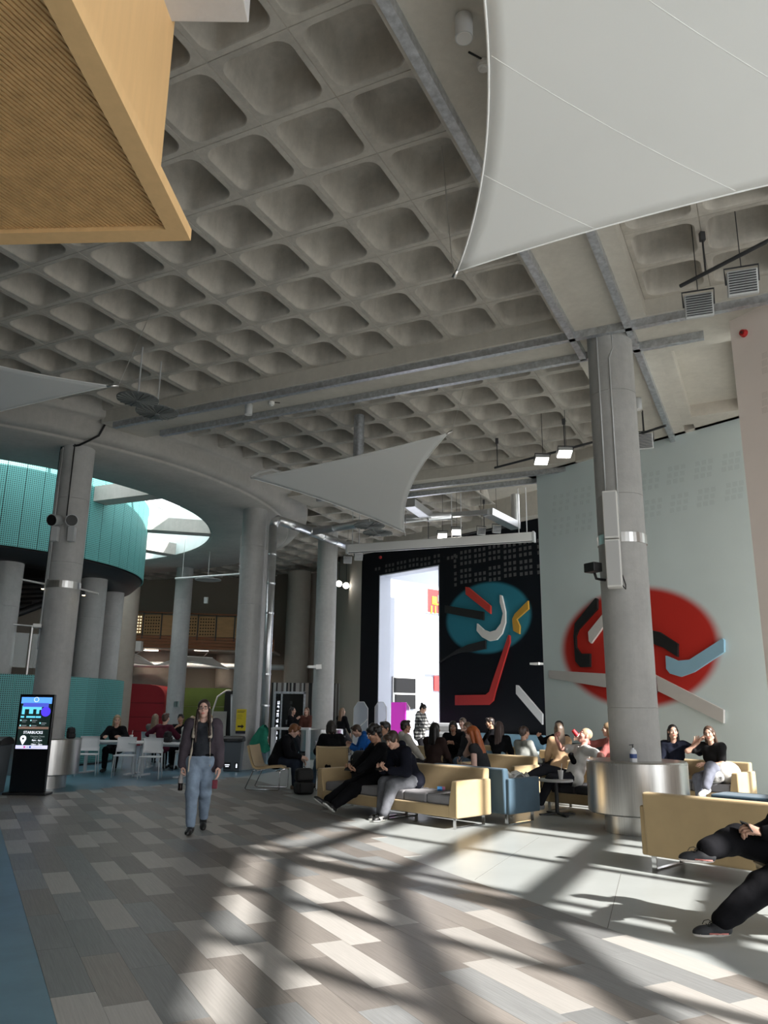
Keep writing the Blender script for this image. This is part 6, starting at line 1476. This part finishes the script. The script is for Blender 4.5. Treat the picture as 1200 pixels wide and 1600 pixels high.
    if top:
        e = .016 * bulk; pr = torso(e) ; 
        if hem: pr.append(cap(hip, hip - np.array([0, 0, hem]), .128 * g + e, .13 * g + e)); pr.append(cap(hp[1] - np.array([0, 0, hem]), hp[-1] - np.array([0, 0, hem]), .11 * g + e, .11 * g + e))
        cutf = {'long': .94, 'short': None, 'none': None}[sleeves]
        for s in (-1, 1):
            if cutf: pr += [cap(sh[s], el[s], .056 * g + e, .05 * g + e), cap(el[s], el[s] + (wr[s] - el[s]) * cutf, .048 * g + e, .034 * g + e * .8)]
            elif sleeves == 'short': pr += [cap(sh[s], sh[s] + (el[s] - sh[s]) * .62, .058 * g + e, .056 * g + e)]
            else: pr += [cap(sh[s], sh[s] + (el[s] - sh[s]) * .1, .055 * g + e, .055 * g + e)]
        if collar == 'hood': pr += [ell(neck - fw * .075 + up2 * .01, (.1 * S, .06 * S, .075 * S))]; pr += [cap(neck + rt * .08 + fw * .02, neck - rt * .08 + fw * .02, .04, .04)]
        elif collar == 'high': pr += [cap(neck - up2 * .03, neck + up2 * .035, .07 * S, .066 * S)]
        sub = () if collar else (cap(neck + fw * .055 + up2 * .045, neck + up2 * .07, .062 * S, .06 * S),)
        if open_front is not None: sub = tuple(sub) + (cap(chest + fw * .2 + up2 * .24, hip + np.array([0, .22, -hem - .25]), open_front, open_front * 1.1),)
        ob = add('top', pr, top, .028, [((0, 0, hip[2] + tuck), (0, 0, -1))] if tuck is not None else (), sub)
    if shoes:
        me = shoe_mesh(*shoes)
        for s, key in ((1, 'R'), (-1, 'L')):
            d = np.array(pose.get('toe' + key, (s * .15, 1, 0)), float); d /= np.linalg.norm(d); zz_ = np.array(pose.get('sole' + key, (0, 0, 1)), float); zz_ -= d * (zz_ @ d); zz_ /= np.linalg.norm(zz_); xx = np.cross(d, zz_)
            ob = bpy.data.objects.new('shoe', me); COL.objects.link(ob); ob.parent = t; o_ = an[s] - zz_ * .09 + d * .02
            ob.matrix_basis = Matrix(((xx[0], d[0], zz_[0], o_[0]), (xx[1], d[1], zz_[1], o_[1]), (xx[2], d[2], zz_[2], o_[2]), (0, 0, 0, 1))) @ Matrix.Scale(S * .95, 4)
    if hair:
        st, hcol = hair; key = (st,)
        if key not in HAIRC: HAIRC[key] = hair_mesh(st)
        V_, F_ = HAIRC[key]; m = mat('hair_%s_%d' % (st, int(hcol[0] * 1000 + hcol[1] * 300)), hcol, .45, var=.35, scale=22, stretch=(3, 3, .35))
        ob = bpy.data.objects.new('hair', np_mesh('hair', V_, F_, [m])); COL.objects.link(ob); ob.parent = t
        ob.matrix_basis = Matrix(((*RH[0] * S, hc[0]), (*RH[1] * S, hc[1]), (*RH[2] * S, hc[2]), (0, 0, 0, 1)))
    t['_'] = 0; del t['_']
    info = dict(root=t, hc=hc, RH=RH, wr=wr, an=an, neck=neck, fw=fw, rt=rt, M=t.matrix_basis.copy(), add=add, chest=chest, hip=hip, sh=sh, el=el)
    return info
def W_of(P, v): return np.array(P['M'] @ Vector(v))
BLACKC = cloth('black', (.006, .006, .0075)); CHARC = cloth('charcoal', (.03, .03, .034)); NAVYC = cloth('navy', (.009, .010, .017)); GREYC = cloth('grey', (.20, .20, .205)); WHITEC = cloth('white', (.72, .71, .68)); BRNC = cloth('dark_brown', (.03, .018, .016))
BSH = (mat('black_leather', (.012, .012, .012), .4), mat('black_sole', (.02, .02, .02), .6)); BWSH = (MATS['black_leather'], mat('white_sole', (.65, .64, .6), .6)); GSH = (mat('grey_suede', (.28, .28, .29), .8), MATS['white_sole']); WSH = (mat('white_leather', (.7, .68, .64), .5), MATS['white_sole'])
def sit(hz=.50, lean=.15, hands=((.14, .36, .58), (-.14, .36, .58)), feet=((.12, .46, 0), (-.12, .46, 0)), y0=0., **k):
    d = dict(hip=(0, y0, hz), lean=lean, handR=hands[0], handL=hands[1], footR=feet[0], footL=feet[1]); d.update(k); return d
# ---------------------------------------------------------------- walking woman
loc = onz(299, 1303, 0); fdir = np.array([.12, -.99])
walk = dict(hip=(0, .02, .865), lean=.03, handR=(.25, .05, .71), handL=(-.26, .10, .72), footR=(.06, .20, .0), footL=(-.05, -.26, .05), toeR=(.08, 1, .05), toeL=(-.12, 1, -.35), poleR=(.6, -.8, 0), poleL=(-.6, -.8, 0), kneeR=(.05, 1, 0), kneeL=(-.05, 1, 0), hdirR=(.0, .1, -1), hdirL=(-.05, .12, -1), hbackR=(1, .2, 0), hbackL=(-1, .2, 0))
PW1 = person('woman in a dark open jacket and pale jeans walking towards the camera', (loc[0] + .03, loc[1] + .15), fdir, walk, cloth('washed_black_tee', (.03, .033, .04), .3), cloth('pale_denim', (.24, .31, .40), .25), BSH, ('braids', (.028, .014, .011)), 'pale', .011, .955, 'none', (0, .0, .05), ('grip', 'relaxed'), 'people walking or standing', None, 0, 1.0, 1.2, headz=.005, tuck=.06)
S_ = .955; P = PW1; add = P['add']; sh, el, wr, chest, neck, hip, rt = P['sh'], P['el'], P['wr'], P['chest'], P['neck'], P['hip'], P['rt']
jk = cloth('plum_grey_jacket', (.075, .062, .075), .15)
pr = []
for s in (-1, 1): pr += [cap(sh[s] * .5 + neck * .5 + np.array([0, -.015, -.035]), sh[s] + np.array([s * .004, -.005, .0]), .082, .084), cap(sh[s] + np.array([s * .004, -.005, .0]), el[s], .083, .066), cap(el[s], wr[s] + (el[s] - wr[s]) * .02, .07, .056), cap(neck + rt * s * .085 + np.array([0, -.03, -.045]), chest + rt * s * .115 + np.array([0, -.02, -.05]), .06, .08), cap(chest + rt * s * .125 + np.array([0, -.01, -.05]), hip + np.array([s * .155, -.01, -.06]), .085, .085), cap(chest + np.array([s * .05, -.08, .1]), hip + np.array([s * .08, -.1, -.1]), .075, .085)]
add('jacket', pr, jk, .03, (), (cap(neck + np.array([0, .12, .06]), hip + np.array([0, .16, -.3]), .098, .135),), 'dark plum grey jacket worn open', .011)
pr = [cap(neck + np.array([s * .085, .045, .02]), chest + np.array([s * .105, .115, .02]), .03, .028) for s in (-1, 1)] + [cap(neck + np.array([-.08, -.07, .0]), neck + np.array([.08, -.07, .0]), .05, .05), cap(neck + np.array([.085, .045, .02]), neck + np.array([.09, -.06, .01]), .032, .045), cap(neck + np.array([-.085, .045, .02]), neck + np.array([-.09, -.06, .01]), .032, .045)]
add('fleece_lining', pr, cloth('cream_fleece', (.46, .41, .34), .15), .02, (), (), 'cream fleece collar', .011)
pr = [cap(chest + np.array([s * .10, .125, -.02]), hip + np.array([s * .115, .135, -.12]), .014, .014) for s in (-1, 1)]
add('zip_edge', [cap(chest + np.array([-.108, .098, -.02]), hip + np.array([-.125, .11, -.06]), .008, .008)], cloth('cream_fleece', (.46, .41, .34)), .01, v=.008); add('zip_edge', [cap(chest + np.array([.108, .098, -.02]), hip + np.array([.128, .11, .0]), .010, .010)], cloth('cream_fleece', (.46, .41, .34)), .01, v=.008); add('zip_edge', [cap(hip + np.array([.135, .12, .06]), hip + np.array([.14, .12, -.12]), .012, .012)], cloth('cream_fleece', (.46, .41, .34)), .01, v=.009)
add('belt', [cap(hip + np.array([s * .07, .012, .075]), hip + np.array([-s * .07, .012, .075]), .112, .112) for s in (1,)], BLACKC, .01, [((0, 0, hip[2] + .088), (0, 0, 1)), ((0, 0, hip[2] + .06), (0, 0, -1))], v=.011)
M_ = Matrix(((*P['RH'][0], P['hc'][0]), (*P['RH'][1], P['hc'][1]), (*P['RH'][2], P['hc'][2]), (0, 0, 0, 1)))
b = MB()
for s in (-1, 1): b.tube([M_ @ Vector((s * .032 + .022 * math.cos(a), .098, .006 + .018 * math.sin(a))) for a in np.linspace(0, 2 * PI, 17)[:-1]], .0022, 6, closed=True); b.tube([M_ @ Vector((s * .055, .096, .01)), M_ @ Vector((s * .077, .0, .008))], .0022, 6)
b.tube([M_ @ Vector((-.011, .1, .01)), M_ @ Vector((.011, .1, .01))], .0022, 6); b.build('glasses', mat('dark_metal_glasses', (.05, .03, .025), .3, metal=.6), P['root'], world=False)
q = W_of(P, P['wr'][1] + np.array([.0, .02, -.10])); t = thing('cola_bottle', 'dark cola bottle in the hand of the walking woman', 'bottle', q - np.array([0, 0, .21]))
q = q - np.array([0, 0, .21]); b = MB(); b.lathe([(0, 0), (.026, .0), (.031, .012), (.028, .05), (.032, .09)], q, 18); b.build('cola', mat('cola', (.012, .005, .004), .12), t); b = MB(); b.lathe([(.0325, .09), (.0325, .14)], q, 18); b.build('label_band', mat('bottle_label', (.35, .33, .32), .4), t); b = MB(); b.lathe([(.032, .14), (.024, .18), (.012, .205), (.012, .225), (0, .225)], q, 18); b.build('neck', mat('bottle_clear', (.35, .33, .32), .1), t); b = MB(); b.cyl(q + np.array([0, 0, .222]), q + np.array([0, 0, .24]), .014, n=14); b.build('cap', M_OFFWHITE, t)
q = W_of(P, P['hip'] + np.array([-.20, .1, -.28])); b = MB(); b.box(q, (.07, .02, .11), .1); tag(b.build('red_wallet', mat('wine_red_leather', (.16, .012, .03), .5), bevel=.01), 'dark red wallet hanging at the side of the walking woman', 'wallet')
# ---------------------------------------------------------------- boys on the ochre sofas
fS = -E2
def seat_at(t_, d=.36, fr=FR1): return fr + E1 * t_ + E2 * d
boyA = person('boy in a dark hooded jacket and faded grey trousers bent over his phone', seat_at(1.22, .42), fS * .85 + np.array([-.35, 0]), sit(.53, .42, ((.10, .46, .66), (-.10, .46, .68)), ((.06, .50, 0), (-.10, .56, 0)), curve=.25, hdirR=(-.5, .6, .3), hdirL=(.5, .6, .3), hbackR=(.3, -.5, -.6), hbackL=(-.3, -.5, -.6), poleR=(.5, -.3, -.8), poleL=(-.5, -.3, -.8)), NAVYC, cloth('faded_grey_denim', (.13, .135, .15), .35), BWSH, ('fringe', (.04, .024, .015)), 'fair', .012, 1.0, 'long', (.15, -.5, 0), ('phone', 'phone'), collar='hood', bulk=1.7, legbulk=2.0, headz=.006)
boyB = person('boy with black curly hair in black slouching on the ochre sofa with outstretched legs', seat_at(2.0, .42), fS * .8 + np.array([-.55, .05]), sit(.50, -.18, ((.12, .36, .60), (-.12, .36, .62)), ((.10, .98, 0), (-.16, .86, 0)), curve=.3, toeR=(.2, .8, .6), toeL=(-.3, .8, .6), hdirR=(-.4, .7, .2), hdirL=(.4, .7, .2), hbackR=(.3, -.4, -.6), hbackL=(-.3, -.4, -.6)), BLACKC, BLACKC, BWSH, ('curly', (.012, .010, .010)), 'tan', .013, 1.0, 'long', (.0, -.42, 0), ('phone', 'phone'), bulk=1.3, legbulk=2.4, headz=.006)
for P_, lab in ((boyA, 'black phone held by the boy in grey trousers'), (boyB, 'dark phone held by the slouching boy')):
    m_ = (P_['wr'][1] + P_['wr'][-1]) / 2 + np.array([0, .1, .035]); q = W_of(P_, m_); b = MB(); b.box((0, 0, 0), (.15, .008, .072), M=Matrix.Translation(Vector(q)) @ Matrix.Rotation(math.atan2(-.7, -.7) + PI / 2, 4, 'Z') @ Matrix.Rotation(-.7, 4, 'X')); tag(b.build('phone', mat('phone_glass', (.01, .01, .012), .1), bevel=.003), lab, 'phone')
# white stripes of the trainers
for P_ in (boyA,):
    for ob in [c for c in P_['root'].children if c.name.startswith('shoe')]:
        for k in range(3):
            b = MB()
            for s in (-1, 1): b.bar((s * .0425, .005 + k * .024, .03), (s * .032, .03 + k * .024, .068), .012, .012)
            b.build('stripe', mat('stripe_white', (.75, .75, .73), .5), ob, world=False)
# ---------------------------------------------------------------- lounge chairs
person('ginger-haired boy in a black coat leaning forward on the lounge chair', (-2.05, 16.05), (1, -.15), sit(.52, .35, ((.10, .50, .62), (-.14, .46, .56)), ((.14, .42, 0), (-.16, .46, 0)), curve=.3), BLACKC, cloth('dark_blue_jeans', (.02, .026, .04)), (mat('brown_suede', (.14, .1, .07), .8), MATS['white_sole']), ('fringe', (.17, .065, .022)), 'pale', .015, 1.0, 'long', (0, -.45, 0), ('relaxed', 'relaxed'), collar='high', bulk=1.6)
person('person in a black jumper with shaggy dark hair seen from behind on the lounge chair', (-.95, 15.95), (-.25, 1), sit(.52, .22, ((.2, .4, .62), (-.2, .42, .62)), ((.14, .44, 0), (-.3, .4, 0)), curve=.2), BLACKC, cloth('mid_blue_jeans', (.07, .11, .16), .3), BSH, ('bob', (.022, .015, .012)), 'fair', .015, 1.02, 'long', (0, -.25, 0), bulk=1.3)
person('person in a blue and black jacket leaning to the left behind the boys', (-.15, 17.6), (-1, -.1), sit(.52, .45, ((.1, .5, .78), (-.1, .5, .74)), ((.14, .46, 0), (-.14, .46, 0)), curve=.3), cloth('royal_blue', (.015, .10, .36)), CHARC, BSH, ('short', (.05, .03, .02)), 'fair', .015, 1.0, 'long', (0, -.5, 0), collar='hood', bulk=1.5)
person('woman with dark brown hair turned to the right behind the boys', (.45, 16.3), (.9, .35), sit(.52, .05), cloth('cream_top', (.5, .47, .42)), CHARC, BSH, ('short', (.022, .014, .012)), 'tan', .017, 1.0, 'long', (0, 0, 0), collar='hood')
person('boy with black hair hidden between the two sofa boys', (.12, 14.4), (-.7, -.6), sit(.52, .1), GREYC, CHARC, BSH, ('short', (.012, .01, .01)), 'tan', .018, 1.0)
# ---------------------------------------------------------------- standing person in plaid
def plaid():
    m = bpy.data.materials.new('black_white_plaid'); m.use_nodes = True; nt = m.node_tree; N = nt.nodes; L = nt.links; b = N['Principled BSDF']; b.inputs['Roughness'].default_value = .85
    tc = N.new('ShaderNodeTexCoord'); sp = N.new('ShaderNodeSeparateXYZ'); L.new(tc.outputs['Object'], sp.inputs[0]); st = []
    for ax in ('X', 'Z'):
        mu = N.new('ShaderNodeMath'); mu.operation = 'MULTIPLY'; mu.inputs[1].default_value = 11.; L.new(sp.outputs[ax], mu.inputs[0]); fr = N.new('ShaderNodeMath'); fr.operation = 'FRACT'; L.new(mu.outputs[0], fr.inputs[0]); gt = N.new('ShaderNodeMath'); gt.operation = 'GREATER_THAN'; gt.inputs[1].default_value = .5; L.new(fr.outputs[0], gt.inputs[0]); st.append(gt)
    ad = N.new('ShaderNodeMath'); L.new(st[0].outputs[0], ad.inputs[0]); L.new(st[1].outputs[0], ad.inputs[1]); dv = N.new('ShaderNodeMath'); dv.operation = 'MULTIPLY'; dv.inputs[1].default_value = .5; L.new(ad.outputs[0], dv.inputs[0])
    rp = N.new('ShaderNodeValToRGB'); rp.color_ramp.interpolation = 'CONSTANT'; e = rp.color_ramp.elements; e[0].color = (.012, .012, .014, 1); e[1].position = .75; e[1].color = (.66, .65, .62, 1); n_ = e.new(.25); n_.color = (.14, .14, .145, 1); L.new(dv.outputs[0], rp.inputs['Fac']); L.new(rp.outputs['Color'], b.inputs['Base Color']); return m
pp = np.array([1.12, 23.75])
person('person in a black and white plaid coat standing by the copier, looking down', pp, (.8, -.35), dict(hip=(0, 0, .90), lean=.08, handR=(.17, .34, 1.0), handL=(-.15, .36, 1.0), footR=(.1, .02, 0), footL=(-.1, -.02, 0)), plaid(), BLACKC, BSH, ('bun', (.012, .009, .008)), 'fair', .018, 1.0, 'long', (0, -.5, 0), group='people walking or standing', collar='hood', hem=.12, bulk=2.2)
# ---------------------------------------------------------------- middle rows
wfar = dict(vox=.018)
person('woman with long black hair in dark brown seen from behind in the third row', (.98, 15.3), (.55, .75), sit(.50, .1), BRNC, BLACKC, BSH, ('longback', (.010, .008, .008)), 'tan', .018, 1.0, bulk=1.2)
person('dark-haired woman in black looking down in the third row', (1.62, 18.0), (-.2, -.95), sit(.52, .25, ((.1, .4, .82), (-.05, .4, .82))), BLACKC, CHARC, BSH, ('bob', (.012, .009, .008)), 'tan', .018, 1.0, head=(0, -.3, 0), bulk=1.3)
person('woman with long light brown hair leaning towards the dark-haired one', (2.0, 17.3), (-.75, -.6), sit(.52, .3), CHARC, cloth('blue_jeans', (.10, .14, .19)), BSH, ('long', (.13, .075, .04)), 'fair', .018, 1.0, head=(0, -.35, 0), bulk=1.2)
person('person whose pale face shows above the dark-haired woman in the third row', (2.0, 19.8), (-.6, -.8), sit(.52, .0), CHARC, CHARC, BSH, ('buzz', (.09, .06, .04)), 'pale', .02, 1.04)
redh = person('red-haired woman in a black sleeveless top with a hand at her face', (1.62, 12.75), (-.8, .35), sit(.52, .28, ((.12, .27, 1.05), (-.05, .30, .70)), poleR=(.5, .2, -1), hdirR=(-.3, .1, .9), hbackR=(.8, .4, 0)), cloth('faded_black', (.03, .03, .032)), BLACKC, BSH, ('long', (.34, .085, .02)), 'pale', .014, 1.0, 'none', (-.1, -.25, 0))
person('bearded man in black far left of the long-haired woman at the black wall', (2.8, 20.4), (-.9, -.1), sit(.54, .05), BLACKC, CHARC, BSH, ('short', (.025, .017, .014)), 'tan', .02, 1.02, head=(0, -.1, 0))
person('woman with long dark highlighted hair in black seen from behind', (2.36, 16.3), (.5, .8), sit(.52, .05), BLACKC, CHARC, BSH, ('longback', (.07, .045, .04)), 'fair', .018, 1.0, head=(.2, 0, 0))
person('woman with hair pinned up in a grey top seen from behind', (2.75, 15.85), (.75, .55), sit(.46, .08), cloth('sage_grey', (.27, .28, .26)), CHARC, BSH, ('updo', (.055, .032, .024)), 'fair', .018, .98, head=(-.1, -.05, 0))
person('woman in black raising her hand at the left edge of the pale green wall', (3.78, 17.1), (-.75, -.6), sit(.52, .05, ((.36, .26, 1.02), (-.14, .34, .6))), BLACKC, CHARC, BSH, ('bob', (.012, .01, .01)), 'fair', .018, 1.02)
person('woman with long blonde streaked hair and a tan jacket seen from behind', (3.48, 15.75), (-.2, .95), sit(.52, .1), cloth('camel', (.42, .28, .17)), CHARC, BSH, ('longback', (.17, .12, .085)), 'fair', .018, 1.0, bulk=1.3)
# man drinking
man = person('man in a white T-shirt leaning back and drinking from a red cup', (3.05, 13.0), (-.95, -.12), sit(.52, -.42, ((.10, .22, 1.10), (-.24, -.22, .72)), ((.06, .78, .42), (-.1, .60, .05)), curve=.1, kneeR=(.5, .5, 1), kneeL=(-.2, .8, 1), toeR=(.4, .8, .5), poleR=(.7, .6, -.4), poleL=(-.8, -.5, -.2), hdirR=(-.2, .1, .5), hbackR=(.6, .6, .3)), WHITEC, cloth('black_track', (.025, .026, .032)), GSH, ('buzz', (.42, .30, .20)), 'red', .013, 1.0, 'short', (.0, .35, 0), ('grip', 'relaxed'), headz=.006)
q = W_of(man, man['hc'] + man['RH'] @ np.array([0, .15, -.03])); t = thing('red_cup', 'red paper cup at the mouth of the man in white', 'cup', q); d_ = np.array(man['M'].to_3x3() @ Vector(man['RH'] @ np.array([0, .85, .5]))); d_ /= np.linalg.norm(d_)
b = MB(); b.cyl(q - d_ * .03, q + d_ * .08, .038, .03, 18); b.build('cup_body', mat('red_paper', (.6, .03, .04), .4), t); b = MB(); b.cyl(q - d_ * .035, q - d_ * .028, .041, n=18); b.build('rim', M_OFFWHITE, t)
ob = man['add']('cross_bag', [cap(man['chest'] + np.array([.05, .12, .06]), man['chest'] + np.array([-.08, .13, -.02]), .05, .05)], BLACKC, .02); ob['label'] = 'black bag on the chest'
person('fair-haired woman in a pink jumper turned left beside the loudspeaker column', (4.22, 15.0), (-.95, .1), sit(.54, .0, ((.12, .48, 1.02), (-.14, .36, .62))), cloth('dusty_pink', (.38, .13, .12)), CHARC, BSH, ('bob', (.25, .17, .10)), 'fair', .018, 1.0, hands=('open', 'relaxed'))
# two women on the sofa along the wall
fw_ = fS; FRW = np.array([5.70, 13.10])
wl = person('black-haired woman in a navy top gesturing on the sofa along the wall', FRW + E1 * 1.22 + E2 * .40, fw_ + np.array([.35, 0]), sit(.53, .02, ((.10, .30, .62), (-.34, .28, 1.0)), ((.12, .5, 0), (-.1, .5, 0)), hdirL=(-.5, .2, .7)), cloth('deep_navy', (.01, .012, .022)), WHITEC, WSH, ('long', (.010, .008, .008)), 'fair', .014, 1.0, 'long', (.3, .05, 0), ('relaxed', 'open'))
wr_ = person('brown-haired woman in a black T-shirt, hand at her mouth, on the sofa along the wall', FRW + E1 * .52 + E2 * .42, fw_ + np.array([-.15, 0]), sit(.53, .15, ((.16, .20, 1.06), (-.05, .34, .72)), ((.02, .52, 0), (-.16, .66, .28)), kneeL=(-.1, 1, 1.2), toeL=(.2, .9, -.2), poleR=(.8, .1, -.8), hdirR=(-.5, .1, .6)), cloth('black_tee', (.014, .014, .015)), cloth('slate_trousers', (.16, .17, .21), .25), WSH, ('long', (.06, .032, .02)), 'fair', .014, 1.0, 'short', (.25, -.1, .12), ('relaxed', 'relaxed'), legbulk=2.2)
b = MB(); p = np.array([*(FRW + E1 * .27 + E2 * .30), .42]); b.ball(p + np.array([0, 0, .17]), (.2, .16, .18), 16, 10); tag(b.build('white_bag', mat('white_canvas', (.74, .72, .68), .8, bump=.3, bscale=20)), 'white bundle beside the woman in the black T-shirt', 'bag')
b = MB(); p = np.array([*(FRW + E1 * .40 + E2 * .1), .43]); b.ball(p + np.array([0, 0, .1]), (.15, .11, .11), 14, 8); tag(b.build('cow_print_bag', mat('cow_print', (.75, .74, .72), .7, col2=(.01, .01, .01), scale=12)), 'black and white patterned bag on the lap of the woman in the black T-shirt', 'bag')
b = MB(); p = np.array([*(FRW + E1 * 1.42 + E2 * .2), .43]); b.ball(p + np.array([0, 0, .1]), (.28, .2, .13), 16, 8); tag(b.build('white_coat', mat('white_coat_cloth', (.72, .70, .67), .85, bump=.4, bscale=16)), 'white coat in the lap of the woman in the navy top', 'coat')
# ---------------------------------------------------------------- cafe people (left)
G_ = 'people at the cafe tables'
person('blonde woman in black sitting alone at the cafe table before the low teal screen', (-6.55, 20.1), (.1, -1), sit(.52, .15, ((.2, .42, .80), (-.2, .4, .80))), BLACKC, BLACKC, BSH, ('long', (.30, .21, .12)), 'fair', .018, 1.0, head=(.3, -.25, 0), group=G_)
person('woman with long light brown hair seen from behind before the red booth', (-6.25, 22.3), (.1, 1), sit(.52, .05), cloth('mid_grey_knit', (.15, .145, .14)), CHARC, BSH, ('longback', (.20, .14, .09)), 'fair', .02, 1.0, group=G_)
person('boy in maroon seen from behind, arm stretched along the table', (-5.5, 20.35), (.25, 1), sit(.54, .2, ((.3, .4, .8), (-.45, .3, .85))), cloth('maroon', (.07, .012, .025)), BLACKC, BSH, ('short', (.06, .03, .018)), 'fair', .018, 1.04, group=G_)
person('boy with cropped black hair facing the camera at the cafe tables', (-5.45, 22.0), (.1, -1), sit(.52, .1, ((.12, .3, .95), (-.14, .4, .78))), BLACKC, CHARC, BSH, ('short', (.012, .01, .01)), 'tan', .018, 1.02, group=G_)
person('blonde girl in a white hoodie seen from behind at the cafe tables', (-4.72, 20.2), (-.25, 1), sit(.52, .1), cloth('white_hoodie', (.56, .55, .52)), CHARC, BSH, ('bob', (.30, .22, .14)), 'fair', .018, .98, collar='hood', bulk=1.6, group=G_)
person('blonde girl facing the camera half hidden by the walking woman', (-4.75, 22.4), (.1, -1), sit(.52, .08), cloth('red_brown_top', (.2, .06, .04)), CHARC, BSH, ('long', (.32, .22, .12)), 'fair', .02, 1.0, group=G_)
person('dark-haired woman in pale pink at the far table before the green panel', (-6.6, 29.5), (.1, -1), sit(.54, .05), cloth('pale_pink', (.5, .36, .33)), CHARC, BSH, ('bob', (.02, .012, .01)), 'fair', .024, 1.0, group=G_)
person('woman with long black hair at the slim column, hand at her mouth', (-3.05, 27.3), (.9, -.3), sit(.75, .05, ((.1, .25, 1.15), (-.1, .3, .9)), base=0.0), BLACKC, CHARC, BSH, ('long', (.010, .008, .008)), 'fair', .024, 1.0, group=G_)
person('woman with brown hair facing the black-haired woman at the slim column', (-2.55, 27.6), (-.3, -.9), sit(.75, .05), cloth('rust_brown', (.1, .04, .03)), CHARC, BSH, ('long', (.12, .06, .03)), 'fair', .024, 1.0, group=G_)
person('woman with long fair hair just right of the slim column', (-1.35, 27.2), (.6, .6), sit(.75, .05), BLACKC, CHARC, BSH, ('longback', (.2, .12, .07)), 'fair', .024, 1.0, group=G_)
for i, (x, y_, lab) in enumerate(((-3.05, 27.3, 'black bar stool under the black-haired woman'), (-2.55, 27.6, 'black bar stool under the brown-haired woman'), (-1.35, 27.2, 'black bar stool right of the slim column'))):
    t = thing('bar_stool', lab, 'stool', (x, y_, 0), 0, 'bar stools'); b = MB(); b.cyl((x, y_, .6), (x, y_, .65), .18, n=18); b.build('seat', M_BLACK, t)
    for k in range(4): a = k * PI / 2 + .7; b = MB(); b.cyl((x + .12 * math.cos(a), y_ + .12 * math.sin(a), .6), (x + .2 * math.cos(a), y_ + .2 * math.sin(a), 0), .012, n=6); b.build('leg', M_DARK, t)
# ---------------------------------------------------------------- seated person at the right edge (legs and hand in the picture)
lx = onz(1122, 1462, 0)
body0 = np.array([3.10, 6.12]); fdir = np.array([-1, -.06])
pf = sit(.52, -.12, ((.18, .42, .70), (-.12, .46, .76)), ((.30, .62, .52), (-.06, .70, 0)), kneeR=(1, .45, .75), kneeL=(-.15, 1, .8), toeR=(-.45, .95, -.1), toeL=(.05, 1, 0), soleR=(.5, .1, .6), hdirR=(-.3, .8, .3), hdirL=(.2, .9, .3), hbackR=(.4, -.2, .7), hbackL=(-.6, -.2, .6))
pf['handL'] = (-.02, .30, .70); pf['handR'] = (.10, .30, .68); pf['footR'] = (.02, .74, .49); pf['kneeR'] = (.75, .25, .35); pf['footL'] = (-.10, .80, 0.0); pf['toeR'] = (-.05, 1, .08); pf['soleR'] = (0, 0, 1)
trn = (mat('black_knit_shoe', (.016, .017, .02), .7), mat('chunky_white_sole', (.66, .62, .58), .6))
front = person('person in loose black clothes with crossed legs at the right picture edge', body0, fdir, pf, BLACKC, BLACKC, trn, ('short', (.02, .015, .012)), 'fair', .011, 1.0, 'long', (0, -.3, 0), ('phone', 'phone'), bulk=1.5, legbulk=2.7, headz=.006)
for ob in [c for c in front['root'].children if c.name.startswith('shoe')]:
    b = MB(); b.lathe([(0, 0)], (0, 0, 0), 3) if False else None
    b.tube([(-.03, .07, .078), (.03, .07, .078)], .004, 6); b.tube([(-.03, .045, .09), (.03, .045, .09)], .004, 6); b.tube([(-.03, .02, .1), (.03, .02, .1)], .004, 6); b.tube([(.0, .035, .098), (.02, .055, .11), (.034, .08, .1), (.038, .095, .075)], .003, 6); b.tube([(.0, .035, .098), (-.02, .055, .108), (-.036, .085, .085)], .003, 6); b.build('laces', M_CABLE, ob, world=False)
    b = MB(); b.tube([(s_ * .047 * math.sqrt(max(0, 1 - ((y - .045) / .125) ** 2)) if False else s_ * .046, y, .03) for s_, y in ((1, -.06), (1, 0), (1, .08))], .005, 6); b.tube([(-.046, -.06, .03), (-.046, 0, .03), (-.046, .08, .03)], .005, 6); b.build('coral_line', mat('coral', (.6, .2, .17), .6), ob, world=False)
m_ = (front['wr'][1] + front['wr'][-1]) / 2 + np.array([0, .1, .05]); q = W_of(front, m_); b = MB(); b.box((0, 0, 0), (.15, .008, .072), M=Matrix.Translation(Vector(q)) @ Matrix.Rotation(1.5, 4, 'Z') @ Matrix.Rotation(-.5, 4, 'X')); tag(b.build('phone', MATS['phone_glass'], bevel=.003), 'phone in the hands of the person at the right picture edge', 'phone')
lounge((3.22, 6.12), math.atan2(fdir[1], fdir[0]) + PI / 2, 'ochre lounge chair at the right picture edge under the person in black')
